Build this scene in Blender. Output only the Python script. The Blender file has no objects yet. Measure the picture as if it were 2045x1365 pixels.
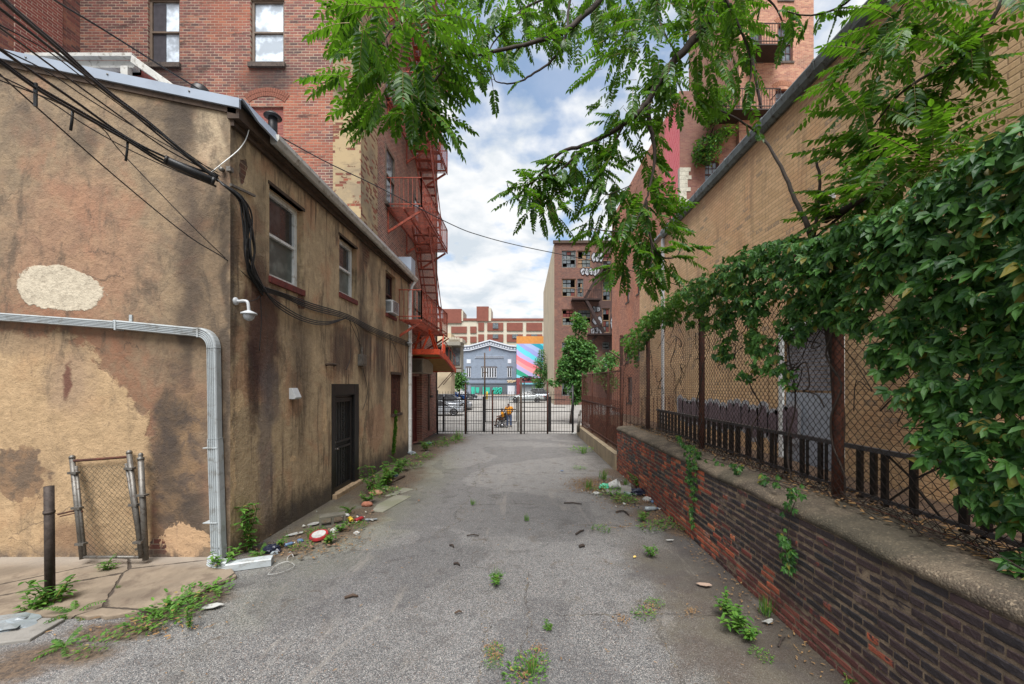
import bpy, math, random
from mathutils import Vector, Matrix, noise as mnoise
random.seed(7)
R = random.Random(11)
# ------------------------------------------------------------------ camera, world, sun, exposure
S = bpy.context.scene
COL = S.collection
F = 790.0; CX = 1045.0; CY = 768.0; CH = 2.4      # focal length, vanishing point in photo pixels, eye height in metres
cam_d = bpy.data.cameras.new('camera'); cam = bpy.data.objects.new('camera', cam_d); COL.objects.link(cam)
cam.location = (0, 0, CH); cam.rotation_euler = (math.radians(90), 0, 0)
cam_d.sensor_width = 36; cam_d.lens = F / 2045 * 36
cam_d.shift_x = -22.5 / 2045; cam_d.shift_y = 85.5 / 2045
cam_d.clip_start = 0.05; cam_d.clip_end = 3000
S.camera = cam
S.view_settings.view_transform = 'Standard'; S.view_settings.look = 'None'
S.view_settings.gamma = 1; S.view_settings.exposure = 1.3
try:
    S.cycles.max_bounces = 8; S.cycles.transparent_max_bounces = 12
except Exception: pass
SUN_EL, SUN_AZ = math.radians(60), math.radians(186)   # azimuth clockwise from +Y
W = bpy.data.worlds.new('World'); S.world = W; W.use_nodes = True
wt = W.node_tree; wn = wt.nodes; wl = wt.links
for n in list(wn): wn.remove(n)
def wmath(op, a, b=None, c=None):
    n = wn.new('ShaderNodeMath'); n.operation = op
    for i, v in enumerate((a, b, c)):
        if v is None: continue
        if isinstance(v, (int, float)): n.inputs[i].default_value = v
        else: wl.new(v, n.inputs[i])
    return n.outputs[0]
sky = wn.new('ShaderNodeTexSky'); sky.sky_type = 'NISHITA'; sky.sun_disc = False
sky.sun_elevation = SUN_EL; sky.sun_rotation = SUN_AZ; sky.air_density = 1.0; sky.dust_density = 0.6; sky.ozone_density = 2.5
tc = wn.new('ShaderNodeTexCoord'); sp = wn.new('ShaderNodeSeparateXYZ'); wl.new(tc.outputs['Generated'], sp.inputs[0])
zz = wmath('ADD', wmath('MAXIMUM', sp.outputs[2], 0.0), 0.22)
cb = wn.new('ShaderNodeCombineXYZ'); wl.new(wmath('DIVIDE', sp.outputs[0], zz), cb.inputs[0]); wl.new(wmath('DIVIDE', sp.outputs[1], zz), cb.inputs[1])
def wnoise(scale, det, rough, dist, off):
    mp = wn.new('ShaderNodeMapping'); mp.inputs['Location'].default_value = off; wl.new(cb.outputs[0], mp.inputs[0])
    n = wn.new('ShaderNodeTexNoise'); n.inputs['Scale'].default_value = scale; n.inputs['Detail'].default_value = det
    n.inputs['Roughness'].default_value = rough; n.inputs['Distortion'].default_value = dist
    wl.new(mp.outputs[0], n.inputs['Vector']); return n.outputs['Fac']
n1 = wnoise(1.3, 3, .5, .2, (3, 1, 0)); n2 = wnoise(8.0, 7, .5, .1, (0, 4, 0)); n3 = wnoise(4.2, 6, .55, .2, (9, 2, 0))
dens = wmath('ADD', wmath('MULTIPLY', n1, .55), wmath('MULTIPLY', n2, .45))
hz = wmath('SUBTRACT', 0.62, sp.outputs[2]); dens = wmath('ADD', dens, wmath('MULTIPLY', hz, .12))
def wramp(fac, stops):
    r = wn.new('ShaderNodeValToRGB'); e = r.color_ramp.elements
    while len(e) < len(stops): e.new(.5)
    for i, (p, c) in enumerate(stops): e[i].position = p; e[i].color = (*c, 1)
    wl.new(fac, r.inputs[0]); return r.outputs[0]
cover = wramp(dens, [(0.41, (.32, .32, .32)), (0.52, (1, 1, 1))])
shade = wramp(n3, [(0.36, (4.9, 5.4, 5.9)), (0.54, (7.0, 7.1, 7.2))])
bl = wn.new('ShaderNodeVectorMath'); bl.operation = 'MULTIPLY'; wl.new(sky.outputs[0], bl.inputs[0]); bl.inputs[1].default_value = (.95, 1.35, 1.5)
mx = wn.new('ShaderNodeMix'); mx.data_type = 'RGBA'; wl.new(cover, mx.inputs[0]); wl.new(bl.outputs[0], mx.inputs[6]); wl.new(shade, mx.inputs[7])
bg = wn.new('ShaderNodeBackground'); bg.inputs[1].default_value = 0.058; wl.new(mx.outputs[2], bg.inputs[0])
wo = wn.new('ShaderNodeOutputWorld'); wl.new(bg.outputs[0], wo.inputs[0])
sd = bpy.data.lights.new('sun', 'SUN'); sd.energy = 2.9; sd.angle = math.radians(40); sd.color = (1, .98, .95)
sun = bpy.data.objects.new('sun', sd); COL.objects.link(sun)
sv = Vector((math.sin(SUN_AZ) * math.cos(SUN_EL), math.cos(SUN_AZ) * math.cos(SUN_EL), math.sin(SUN_EL)))
sun.rotation_euler = sv.to_track_quat('Z', 'Y').to_euler(); sun.location = (0, 0, 40)

# ------------------------------------------------------------------ helpers
def P(px, py, D): return Vector(((px - CX) * D / F, D, CH - (py - CY) * D / F))
def G(px, py, z=0.0):
    D = (CH - z) * F / (py - CY); return Vector(((px - CX) * D / F, D, z))
def PX(px, py, X):                                  # point on the plane x = X
    D = X * F / (px - CX); return Vector((X, D, CH - (py - CY) * D / F))
def C(r, g, b, k=0.88):
    f = lambda v: (v / 255 / 12.92 if v / 255 <= .04045 else ((v / 255 + .055) / 1.055) ** 2.4) * k
    return (f(r), f(g), f(b))

class MB:
    def __init__(s): s.v = []; s.f = []; s.m = []; s.mi = 0; s.sm = []; s.smooth = False
    def add(s, vs, fs):
        o = len(s.v); s.v.extend(Vector(p) for p in vs)
        for f in fs: s.f.append([o + i for i in f]); s.m.append(s.mi); s.sm.append(s.smooth)
    def quad(s, a, b, c, d): s.add([a, b, c, d], [(0, 1, 2, 3)])
    def box(s, x0, x1, y0, y1, z0, z1, M=None):
        vs = [Vector((x, y, z)) for z in (z0, z1) for y in (y0, y1) for x in (x0, x1)]
        if M: vs = [M @ p for p in vs]
        s.add(vs, [(0, 2, 3, 1), (4, 5, 7, 6), (0, 1, 5, 4), (2, 6, 7, 3), (0, 4, 6, 2), (1, 3, 7, 5)])
    def bar(s, a, b, w, h=None, up=(0, 0, 1)):
        a = Vector(a); b = Vector(b); h = h or w; d = (b - a)
        if d.length < 1e-6: return
        d.normalize(); u = Vector(up)
        if abs(d.dot(u)) > .98: u = Vector((0, 1, 0)) if abs(d.y) < .9 else Vector((1, 0, 0))
        r = d.cross(u).normalized(); u = r.cross(d).normalized()
        vs = [p + r * (i * w / 2) + u * (j * h / 2) for p in (a, b) for i, j in ((-1, -1), (1, -1), (1, 1), (-1, 1))]
        s.add(vs, [(3, 2, 1, 0), (4, 5, 6, 7), (0, 1, 5, 4), (1, 2, 6, 5), (2, 3, 7, 6), (3, 0, 4, 7)])
    def tube(s, pts, r, n=6, cap=True):
        pts = [Vector(p) for p in pts]; k = len(pts)
        rs = r if isinstance(r, (list, tuple)) else [r] * k
        rings = []; prev = None
        for i, p in enumerate(pts):
            t = (pts[min(i + 1, k - 1)] - pts[max(i - 1, 0)])
            t = t.normalized() if t.length > 1e-9 else Vector((0, 0, 1))
            if prev is None:
                u = Vector((0, 0, 1)) if abs(t.z) < .9 else Vector((1, 0, 0)); a = t.cross(u).normalized()
            else:
                a = prev - t * prev.dot(t); a = a.normalized() if a.length > 1e-6 else t.orthogonal().normalized()
            prev = a; b = t.cross(a)
            rings.append([p + (a * math.cos(q * 2 * math.pi / n) + b * math.sin(q * 2 * math.pi / n)) * rs[i] for q in range(n)])
        fs = [(i * n + q, i * n + (q + 1) % n, (i + 1) * n + (q + 1) % n, (i + 1) * n + q) for i in range(k - 1) for q in range(n)]
        if cap: fs += [tuple(range(n - 1, -1, -1)), tuple((k - 1) * n + q for q in range(n))]
        sm = s.smooth; s.smooth = True; s.add([p for rg in rings for p in rg], fs); s.smooth = sm
    def lathe(s, c, prof, n=16, axis='Z'):
        c = Vector(c); vs = []
        for r, h in prof:
            for q in range(n):
                x = r * math.cos(q * 2 * math.pi / n); y = r * math.sin(q * 2 * math.pi / n)
                vs.append(c + (Vector((x, y, h)) if axis == 'Z' else Vector((x, h, y)) if axis == 'Y' else Vector((h, x, y))))
        k = len(prof)
        fs = [(i * n + q, i * n + (q + 1) % n, (i + 1) * n + (q + 1) % n, (i + 1) * n + q) for i in range(k - 1) for q in range(n)]
        fs += [tuple(range(n - 1, -1, -1)), tuple((k - 1) * n + q for q in range(n))]
        sm = s.smooth; s.smooth = True; s.add(vs, fs); s.smooth = sm
    def prism(s, pts, d):                            # pts: planar loop, d: extrusion vector
        d = Vector(d); pts = [Vector(p) for p in pts]; n = len(pts)
        s.add(pts + [p + d for p in pts], [tuple(range(n)), tuple(range(2 * n - 1, n - 1, -1))] + [(i, (i + 1) % n, n + (i + 1) % n, n + i)[::-1] for i in range(n)])
ORG = {}
def mk(name, mb, mats, parent=None, origin=None, bevel=0, flip=True):
    me = bpy.data.meshes.new(name)
    off = ORG[parent.name] if parent else Vector(origin or (0, 0, 0))
    me.from_pydata([tuple(p - off) for p in mb.v], [], mb.f)
    if not isinstance(mats, (list, tuple)): mats = [mats]
    for m in mats: me.materials.append(m)
    if me.polygons:
        me.polygons.foreach_set('material_index', mb.m); me.polygons.foreach_set('use_smooth', mb.sm)
    me.update()
    o = bpy.data.objects.new(name, me); COL.objects.link(o)
    if parent: o.parent = parent
    else: o.location = off
    ORG[o.name] = off
    if bevel:
        b = o.modifiers.new('bevel', 'BEVEL'); b.width = bevel; b.segments = 2; b.limit_method = 'ANGLE'
    return o
def tag(o, label=None, cat=None, group=None, kind=None):
    if label: o['label'] = label
    if cat: o['category'] = cat
    if group: o['group'] = group
    if kind: o['kind'] = kind
    return o
def thing(name, label, cat, loc=(0, 0, 0), group=None):
    o = bpy.data.objects.new(name, None); COL.objects.link(o); o.location = loc; o.empty_display_size = .2
    ORG[o.name] = Vector(loc); return tag(o, label, cat, group)
def solo(name, mb, mats, label, cat, origin, group=None, bevel=0):
    return tag(mk(name, mb, mats, None, origin, bevel), label, cat, group)
def copy_thing(o, loc, rotz=0, scale=1, label=None, cat=None):
    r = o.copy(); COL.objects.link(r); r.location = loc; r.rotation_euler = (0, 0, rotz); r.scale = (scale,) * 3
    if label: r['label'] = label
    ORG[r.name] = Vector(loc)
    for ch in o.children:
        c = ch.copy(); COL.objects.link(c); c.parent = r
        for g in ch.children:
            d = g.copy(); COL.objects.link(d); d.parent = c
    return r
def catmull(pts, sub=6):
    pts = [Vector(p) for p in pts]; q = [pts[0]] + pts + [pts[-1]]; out = []
    for i in range(1, len(q) - 2):
        a, b, c, d = q[i - 1:i + 3]
        for k in range(sub):
            t = k / sub
            out.append(.5 * ((2 * b) + (c - a) * t + (2 * a - 5 * b + 4 * c - d) * t * t + (3 * b - a - 3 * c + d) * t ** 3))
    out.append(pts[-1]); return out

# ------------------------------------------------------------------ materials
class NT:
    def __init__(s, name):
        s.mat = bpy.data.materials.new(name); s.mat.use_nodes = True
        s.t = s.mat.node_tree; s.t.nodes.clear(); s.n = s.t.nodes; s.l = s.t.links
        s._pos = None; s.uv = None
    def put(s, sock, v):
        if v is None: return
        if isinstance(v, bpy.types.NodeSocket): s.l.new(v, sock)
        elif isinstance(v, (tuple, list)):
            d = sock.default_value
            sock.default_value = (*v[:3], 1) if len(d) == 4 else v
        else: sock.default_value = v
    def m(s, op, a, b=None, c=None, clamp=False):
        n = s.n.new('ShaderNodeMath'); n.operation = op; n.use_clamp = clamp
        for i, v in enumerate((a, b, c)): s.put(n.inputs[i], v)
        return n.outputs[0]
    def mul(s, a, b): return s.m('MULTIPLY', a, b)
    def addm(s, a, b): return s.m('ADD', a, b)
    def sub(s, a, b): return s.m('SUBTRACT', a, b)
    def mx(s, a, b): return s.m('MAXIMUM', a, b)
    def mn(s, a, b): return s.m('MINIMUM', a, b)
    def pos(s):
        if not s._pos:
            g = s.n.new('ShaderNodeNewGeometry'); s._pos = g.outputs['Position']; s.geo = g
            sp = s.n.new('ShaderNodeSeparateXYZ'); s.l.new(s._pos, sp.inputs[0]); s.x, s.y, s.z = sp.outputs
        return s._pos
    def rnd(s): s.pos(); return s.geo.outputs['Random Per Island']
    def comb(s, a, b, c=0.0):
        n = s.n.new('ShaderNodeCombineXYZ')
        for i, v in enumerate((a, b, c)): s.put(n.inputs[i], v)
        return n.outputs[0]
    def noise(s, scale, det=4, rough=.55, dist=0.0, vec=None, sc=None, off=None):
        v = vec or s.pos()
        if sc or off:
            mp = s.n.new('ShaderNodeMapping'); s.l.new(v, mp.inputs[0])
            if sc: mp.inputs['Scale'].default_value = sc
            if off: mp.inputs['Location'].default_value = off
            v = mp.outputs[0]
        n = s.n.new('ShaderNodeTexNoise'); s.l.new(v, n.inputs['Vector'])
        n.inputs['Scale'].default_value = scale; n.inputs['Detail'].default_value = det
        n.inputs['Roughness'].default_value = rough; n.inputs['Distortion'].default_value = dist
        return n.outputs['Fac']
    def voro(s, scale, feature='F1', out='Distance', vec=None, rand=1.0, sc=None):
        v = vec or s.pos()
        if sc:
            mp = s.n.new('ShaderNodeMapping'); s.l.new(v, mp.inputs[0]); mp.inputs['Scale'].default_value = sc; v = mp.outputs[0]
        n = s.n.new('ShaderNodeTexVoronoi'); n.feature = feature; s.l.new(v, n.inputs['Vector'])
        n.inputs['Scale'].default_value = scale; n.inputs['Randomness'].default_value = rand
        return n.outputs[out]
    def white(s, vec):
        n = s.n.new('ShaderNodeTexWhiteNoise'); s.l.new(vec, n.inputs['Vector']); return n.outputs['Value']
    def rng(s, v, a, b, lo=0.0, hi=1.0, smooth=True):
        n = s.n.new('ShaderNodeMapRange'); n.interpolation_type = 'SMOOTHSTEP' if smooth else 'LINEAR'
        s.put(n.inputs[0], v); n.inputs[1].default_value = a; n.inputs[2].default_value = b
        n.inputs[3].default_value = lo; n.inputs[4].default_value = hi
        return n.outputs[0]
    def mix(s, f, a, b, mode='MIX'):
        n = s.n.new('ShaderNodeMix'); n.data_type = 'RGBA'; n.blend_type = mode
        s.put(n.inputs[0], f); s.put(n.inputs[6], a); s.put(n.inputs[7], b); return n.outputs[2]
    def ramp(s, f, stops, const=False):
        n = s.n.new('ShaderNodeValToRGB'); e = n.color_ramp.elements
        if const: n.color_ramp.interpolation = 'CONSTANT'
        while len(e) < len(stops): e.new(.5)
        for i, (p, c) in enumerate(stops): e[i].position = p; e[i].color = (*c[:3], 1)
        s.put(n.inputs[0], f); return n.outputs[0]
    def ell(s, u, v, cu, cv, ru, rv, soft=.2, nz=None, amp=.5):
        a = s.m('POWER', s.m('ABSOLUTE', s.mul(s.sub(u, cu), 1 / ru)), 2.0); b = s.m('POWER', s.m('ABSOLUTE', s.mul(s.sub(v, cv), 1 / rv)), 2.0)
        d = s.m('SQRT', s.addm(a, b))
        if nz is not None: d = s.addm(d, s.mul(s.sub(nz, .5), amp))
        return s.rng(d, 1 + soft, 1 - soft)
    def done(s, col, rough=.8, h=None, dist=.01, metal=0.0, strength=1.0, spec=None, alpha=None, transl=0, trcol=None, emit=None):
        b = s.n.new('ShaderNodeBsdfPrincipled'); o = s.n.new('ShaderNodeOutputMaterial')
        s.put(b.inputs['Base Color'], col); s.put(b.inputs['Roughness'], rough); s.put(b.inputs['Metallic'], metal)
        if spec is not None: s.put(b.inputs['Specular IOR Level'], spec)
        if alpha is not None: s.put(b.inputs['Alpha'], alpha)
        if h is not None:
            n = s.n.new('ShaderNodeBump'); n.inputs['Strength'].default_value = strength; n.inputs['Distance'].default_value = dist
            s.put(n.inputs['Height'], h); s.l.new(n.outputs[0], b.inputs['Normal'])
        if transl:
            t = s.n.new('ShaderNodeBsdfTranslucent'); s.put(t.inputs[0], trcol if trcol is not None else col)
            x = s.n.new('ShaderNodeMixShader'); x.inputs[0].default_value = transl
            s.l.new(b.outputs[0], x.inputs[1]); s.l.new(t.outputs[0], x.inputs[2]); s.l.new(x.outputs[0], o.inputs[0])
        else: s.l.new(b.outputs[0], o.inputs[0])
        return s.mat
def paint(name, col, rough=.5, metal=0.0, var=.25, bump=0.0, dirt=None, scale=6):
    t = NT(name); n = t.noise(scale, 6, .6); d = tuple(c * (1 - var) for c in col)
    c = t.mix(t.rng(n, .35, .65), d, col)
    if dirt: c = t.mix(t.rng(t.noise(scale * 2.3, 6, .7, .5), .5, .68), c, dirt)
    return t.done(c, rough, t.noise(scale * 12, 3) if bump else None, bump, metal)
def bricks(t, u, v, bw=.215, rh=.075, mort=.009, wob=.006, phase=0.0):
    """returns (brick mask 0..1, per brick random, second per brick random)"""
    w1 = t.mul(t.sub(t.noise(5, 3), .5), wob * 2)
    v = t.addm(v, w1); u = t.addm(t.addm(u, w1), phase)
    row = t.m('FLOOR', t.mul(v, 1 / rh)); par = t.m('FLOORED_MODULO', row, 2.0)
    uu = t.addm(u, t.mul(par, bw / 2)); col = t.m('FLOOR', t.mul(uu, 1 / bw))
    fu = t.m('FRACT', t.mul(uu, 1 / bw)); fv = t.m('FRACT', t.mul(v, 1 / rh))
    du = t.mul(t.mn(fu, t.sub(1.0, fu)), bw); dv = t.mul(t.mn(fv, t.sub(1.0, fv)), rh)
    d = t.addm(t.mn(du, dv), t.mul(t.sub(t.noise(60, 2), .5), .006))
    mask = t.rng(d, mort * .35, mort * .95)
    r1 = t.white(t.comb(row, col, 1.0)); r2 = t.white(t.comb(row, col, 7.0))
    return mask, r1, r2
def brick_mat(name, axis, pal, mortar, bw=.215, rh=.075, mort=.009, stain=None, rough=.9, wob=.006, bump=.006, extra=None, dark=(.02, .016, .014)):
    t = NT(name); t.pos(); u = {'x': t.x, 'y': t.y}[axis]
    mask, r1, r2 = bricks(t, u, t.z, bw, rh, mort, wob)
    k = len(pal); c = t.ramp(r1, [(i / k, p) for i, p in enumerate(pal)], const=True)
    c = t.mix(t.mul(t.rng(t.noise(35, 4), .4, .7), .35), c, t.mix(r2, dark, tuple(min(1, x * 1.6) for x in pal[0])))
    big = t.noise(.55, 5, .6, .4)
    c = t.mix(t.mul(t.rng(big, .5, .72), .45), c, dark)
    mc = t.mix(t.rng(t.noise(3, 5), .35, .7), mortar, tuple(x * .6 for x in mortar))
    c = t.mix(.2, c, (.17, .14, .13)); c = t.mix(mask, mc, c)
    if extra: c = extra(t, c, mask, r1)
    hgt = t.addm(t.mul(mask, 1.0), t.mul(t.noise(90, 3), .35))
    return t.done(c, rough, hgt, bump)
# ------------------------------------------------------------------ shared builders
def basis(O, U, N):
    U = Vector(U).normalized(); N = Vector(N).normalized(); Z = Vector((0, 0, 1)); O = Vector(O)
    return Matrix(((U.x, Z.x, N.x, O.x), (U.y, Z.y, N.y, O.y), (U.z, Z.z, N.z, O.z), (0, 0, 0, 1)))
def wall_holes(mb, M, u0, u1, v0, v1, holes, depth=.2):
    us = sorted({u0, u1, *[h[0] for h in holes], *[h[1] for h in holes]}); vs = sorted({v0, v1, *[h[2] for h in holes], *[h[3] for h in holes]})
    for i in range(len(us) - 1):
        for j in range(len(vs) - 1):
            cu = (us[i] + us[i + 1]) / 2; cv = (vs[j] + vs[j + 1]) / 2
            if any(h[0] < cu < h[1] and h[2] < cv < h[3] for h in holes): continue
            mb.quad(*[M @ Vector(p) for p in ((us[i], vs[j], 0), (us[i + 1], vs[j], 0), (us[i + 1], vs[j + 1], 0), (us[i], vs[j + 1], 0))])
    for a, b, c, d in holes:
        for p, q in (((a, c), (b, c)), ((b, c), (b, d)), ((b, d), (a, d)), ((a, d), (a, c))):
            mb.quad(*[M @ Vector(k) for k in ((p[0], p[1], 0), (q[0], q[1], 0), (q[0], q[1], -depth), (p[0], p[1], -depth))])
def window(parent, M, w, h, fmat, gmat, ft=.05, rec=.12, rail=.5, nx=1, ny=1, sill=None, smat=None, name='window', back=None, blind=None, bmat=None, gmat2=None):
    """double hung window in an opening w x h whose lower left outer corner is the origin of M"""
    f = MB(); z0, z1 = -rec - .07, -rec
    f.box(0, ft, 0, h, z0, z1, M); f.box(w - ft, w, 0, h, z0, z1, M); f.box(ft, w - ft, 0, ft, z0, z1, M); f.box(ft, w - ft, h - ft, h, z0, z1, M)
    if rail: f.box(ft, w - ft, h * rail - .022, h * rail + .022, z0 + .01, z1 + .012, M)
    for k in range(1, nx): x = ft + (w - 2 * ft) * k / nx; f.box(x - .012, x + .012, ft, h - ft, z0 + .02, z1 - .02, M)
    for k in range(1, ny):
        y = ft + (h - 2 * ft) * k / ny
        if rail and abs(y - h * rail) < .06: continue
        f.box(ft, w - ft, y - .012, y + .012, z0 + .02, z1 - .02, M)
    o = mk(name, f, fmat, parent)
    g = MB(); zz = z0 + .025; cut = h * rail if (rail and gmat2) else ft; g.box(ft, w - ft, cut, h - ft, zz - .004, zz, M); mk('pane', g, gmat, o)
    if cut > ft: g = MB(); g.box(ft, w - ft, ft, cut, zz - .004, zz, M); mk('pane', g, gmat2, o)
    if blind:
        b = MB(); b.box(ft + .02, w - ft - .02, h * blind[0], h * blind[1], z1 - .105, z1 - .1, M); mk('blind', b, bmat or gmat, o)
    if sill:
        s = MB(); s.box(-sill[0], w + sill[0], -sill[1], 0, -rec - .02, sill[2], M); mk('sill', s, smat or fmat, o, bevel=.006)
    return o

M_ = {}
M_['white'] = paint('white_vinyl', C(228, 230, 228, .95), .35, 0, .1, dirt=C(190, 186, 176), scale=3)
M_['gutter'] = paint('gutter_white', C(205, 203, 196, .8), .45, 0, .15, dirt=C(120, 112, 100), scale=4)
M_['roofmetal'] = paint('roof_metal', C(172, 182, 196, .8), .35, .2, .12, scale=2)
M_['pipe'] = paint('downspout_white', C(176, 182, 184, .85), .45, 0, .12, dirt=C(138, 138, 134), scale=3)
def glass(name, col=(.012, .014, .017), rough=.06, spec=.8):
    t = NT(name); n = t.noise(3, 3); return t.done(t.mix(t.rng(n, .4, .7), col, tuple(c * 2.2 + .004 for c in col)), rough, t.noise(1.2, 2), .004, 0, .35, spec)
M_['glass'] = glass('window_glass', (.03, .032, .034), .12, .55); M_['glass_reflection'] = glass('screened_reflection_glass', C(92, 98, 94, .8), .35, .3); M_['glass_sky'] = glass('sky_reflection_glass', C(190, 200, 210, .75), .15)  # wall reflection painted into the screened lower panes, sky reflection into the pale ones
M_['glass_mid'] = glass('grey_glass', C(82, 88, 92, .8), .15)
M_['black'] = paint('black_iron', (.013, .013, .014), .45, .3, .3, dirt=(.03, .022, .018))
M_['cable'] = paint('cable_rubber', (.012, .012, .013), .5, 0, .3)
M_['rust'] = paint('rusty_iron', C(92, 50, 34, .9), .85, .1, .5, dirt=C(45, 28, 22), scale=9)
M_['galv'] = paint('galvanised_steel', C(116, 112, 106, .9), .5, .5, .25, dirt=C(70, 56, 46), scale=12)
M_['wood'] = paint('old_wood', C(84, 66, 52, .9), .85, 0, .4, dirt=C(50, 38, 32), scale=7)
M_['redpaint'] = paint('fire_escape_red', C(166, 74, 50, .95), .65, .1, .45, dirt=C(62, 32, 28), scale=5)
M_['orange'] = paint('orange_steel', C(215, 78, 40, .95), .5, 0, .2, dirt=C(140, 50, 30), scale=4)
M_['brickred_paint'] = paint('brick_red_paint', C(112, 45, 38, .9), .75, 0, .3, dirt=C(60, 32, 28), scale=8)
M_['darkroom'] = paint('dark_interior', (.012, .011, .010), .9, 0, .3)
M_['camera_grey'] = paint('camera_housing', C(205, 208, 210, .8), .35, 0, .1)

# stucco -------------------------------------------------------------
XS = -4.0; YG = 5.4
def gx(px): return (px - CX) * YG / F
def gz(py, D=YG): return CH - (py - CY) * D / F
def sy(px): return -XS * F / (CX - px)
def sz(px, py): return CH - (py - CY) * (-XS) / (CX - px)
def stucco_gable():
    t = NT('stucco_gable'); t.pos(); x, z = t.x, t.z
    nA = t.noise(1.1, 5, .62, .5); nB = t.noise(4.5, 6, .65, .6); nC = t.noise(16, 5, .65); nS = t.noise(2.2, 5, .6, .2, sc=(3.2, 3.2, .35)); nE = t.addm(t.mul(t.noise(2.2, 7, .72, .3), 1.5), -.25)
    c = t.mix(t.rng(nB, .3, .7), C(122, 105, 85), C(150, 128, 101))
    c = t.mix(t.mul(t.rng(nA, .5, .64), .5), c, C(154, 112, 86))
    c = t.mix(t.mul(t.ell(x, z, gx(150), gz(520), gx(1045) - gx(905), 1.2, .5, nE, 1.2), .3), c, C(172, 118, 92))
    c = t.mix(t.mul(t.rng(nS, .55, .75), .5), c, C(106, 90, 74))
    xw = t.addm(x, t.mul(t.sub(t.noise(1.7, 3, .6, .6, off=(4, 0, 1)), .5), .55)); zw = t.addm(z, t.mul(t.sub(t.noise(1.9, 3, .6, .6, off=(1, 0, 8)), .5), .5))
    e = lambda a, b, ra, rb, s=.3, am=.9: t.ell(xw, zw, gx(a), gz(b), ra * YG / F, rb * YG / F, s, nE, am)
    dk = C(58, 50, 44); rd = C(122, 72, 52)
    c = t.mix(t.mul(e(410, 700, 70, 420, .8), .35), c, C(104, 84, 66))
    c = t.mix(t.mul(e(378, 470, 22, 190, .7), .62), c, C(66, 54, 48))
    c = t.mix(t.mul(e(372, 690, 16, 90, .7), .6), c, dk)
    c = t.mix(t.mul(e(362, 250, 36, 52, .6, 1.4), .7), c, dk)
    c = t.mix(t.mul(e(330, 225, 90, 22, .7, 1.4), .5), c, dk)
    c = t.mix(t.mul(e(425, 262, 26, 60, .5, 1.0), .6), c, C(196, 176, 146))
    c = t.mix(t.mul(e(60, 250, 50, 45, .7, 1.6), .4), c, C(88, 76, 66)); c = t.mix(t.mul(e(165, 275, 22, 34, .7, 1.4), .6), c, dk)
    c = t.mix(t.mul(e(452, 720, 10, 420, .7, 1.2), .7), c, dk)
    # newer plaster of the lower left, its rim darker red
    low = t.mx(e(60, 945, 246, 285, .03, .35), t.mul(t.rng(x, gx(306), gx(298)), t.rng(z, gz(900), gz(960))))
    rim = t.mx(e(60, 945, 300, 330, .35, .5), t.mul(t.rng(x, gx(330), gx(305)), t.rng(z, gz(880), gz(960))))
    c = t.mix(t.mul(rim, .75), c, t.mix(t.rng(nB, .4, .65), C(128, 78, 52), C(96, 66, 50)))
    lp = t.mix(t.rng(nB, .3, .7), C(160, 134, 101), C(182, 153, 117)); lp = t.mix(t.mul(t.rng(nA, .5, .7), .5), lp, C(170, 132, 96))
    lp = t.mix(t.mul(e(140, 760, 50, 60, .6, 1.0), .7), lp, C(146, 122, 100)); lp = t.mix(t.mul(e(137, 760, 8, 28, .4, 1.2), .9), lp, C(96, 58, 46))
    lp = t.mix(t.mul(e(40, 680, 130, 24, .6, 1.0), .6), lp, C(140, 118, 94))
    c = t.mix(low, c, lp)
    pk = t.ell(t.addm(x, t.mul(t.sub(x, xw), .5)), t.addm(t.addm(z, t.mul(t.sub(z, zw), .5)), t.mul(t.sub(x, gx(120)), .12)), gx(120), gz(578), 93 * YG / F, 43 * YG / F, .03, nE, .55); c = t.mix(pk, c, t.mix(t.rng(nC, .35, .65), C(176, 164, 144), C(202, 190, 168)))
    c = t.mix(t.mul(e(40, 942, 66, 52, .06, .7), .95), c, t.mix(t.rng(nB, .4, .6), C(132, 104, 78), C(96, 80, 66)))
    c = t.mix(t.mul(e(350, 930, 52, 175, .35, 1.1), .8), c, t.mix(t.rng(nB, .38, .62), C(78, 68, 60), C(128, 102, 74)))
    c = t.mix(t.mul(e(340, 900, 26, 120, .5, 1.6), .7), c, dk)
    c = t.mix(t.mul(e(395, 1030, 40, 50, .6, 1.3), .75), c, dk)
    ex = e(325, 1100, 30, 32, .1, 1.6); bm, r1, r2 = bricks(t, x, z); c = t.mix(ex, c, t.mix(bm, C(120, 104, 88), t.mix(r1, C(96, 48, 36), C(60, 44, 38))))
    c = t.mix(t.mul(e(372, 1078, 46, 36, .04, 1.6), .85), c, C(190, 156, 120))
    c = t.mix(t.mul(e(150, 1080, 60, 30, .5, 1.2), .6), c, C(104, 72, 54))
    c = t.mix(t.mul(t.rng(z, .28, .02), t.rng(nB, .35, .6)), c, C(92, 78, 66))
    c = t.mix(t.mul(t.rng(nC, .55, .75), .3), c, C(80, 68, 56))
    c = t.mix(t.mul(t.rng(t.noise(5.0, 6, .7, .1, sc=(1.6, 1, .16)), .57, .7), .35), c, C(92, 78, 66))
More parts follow.
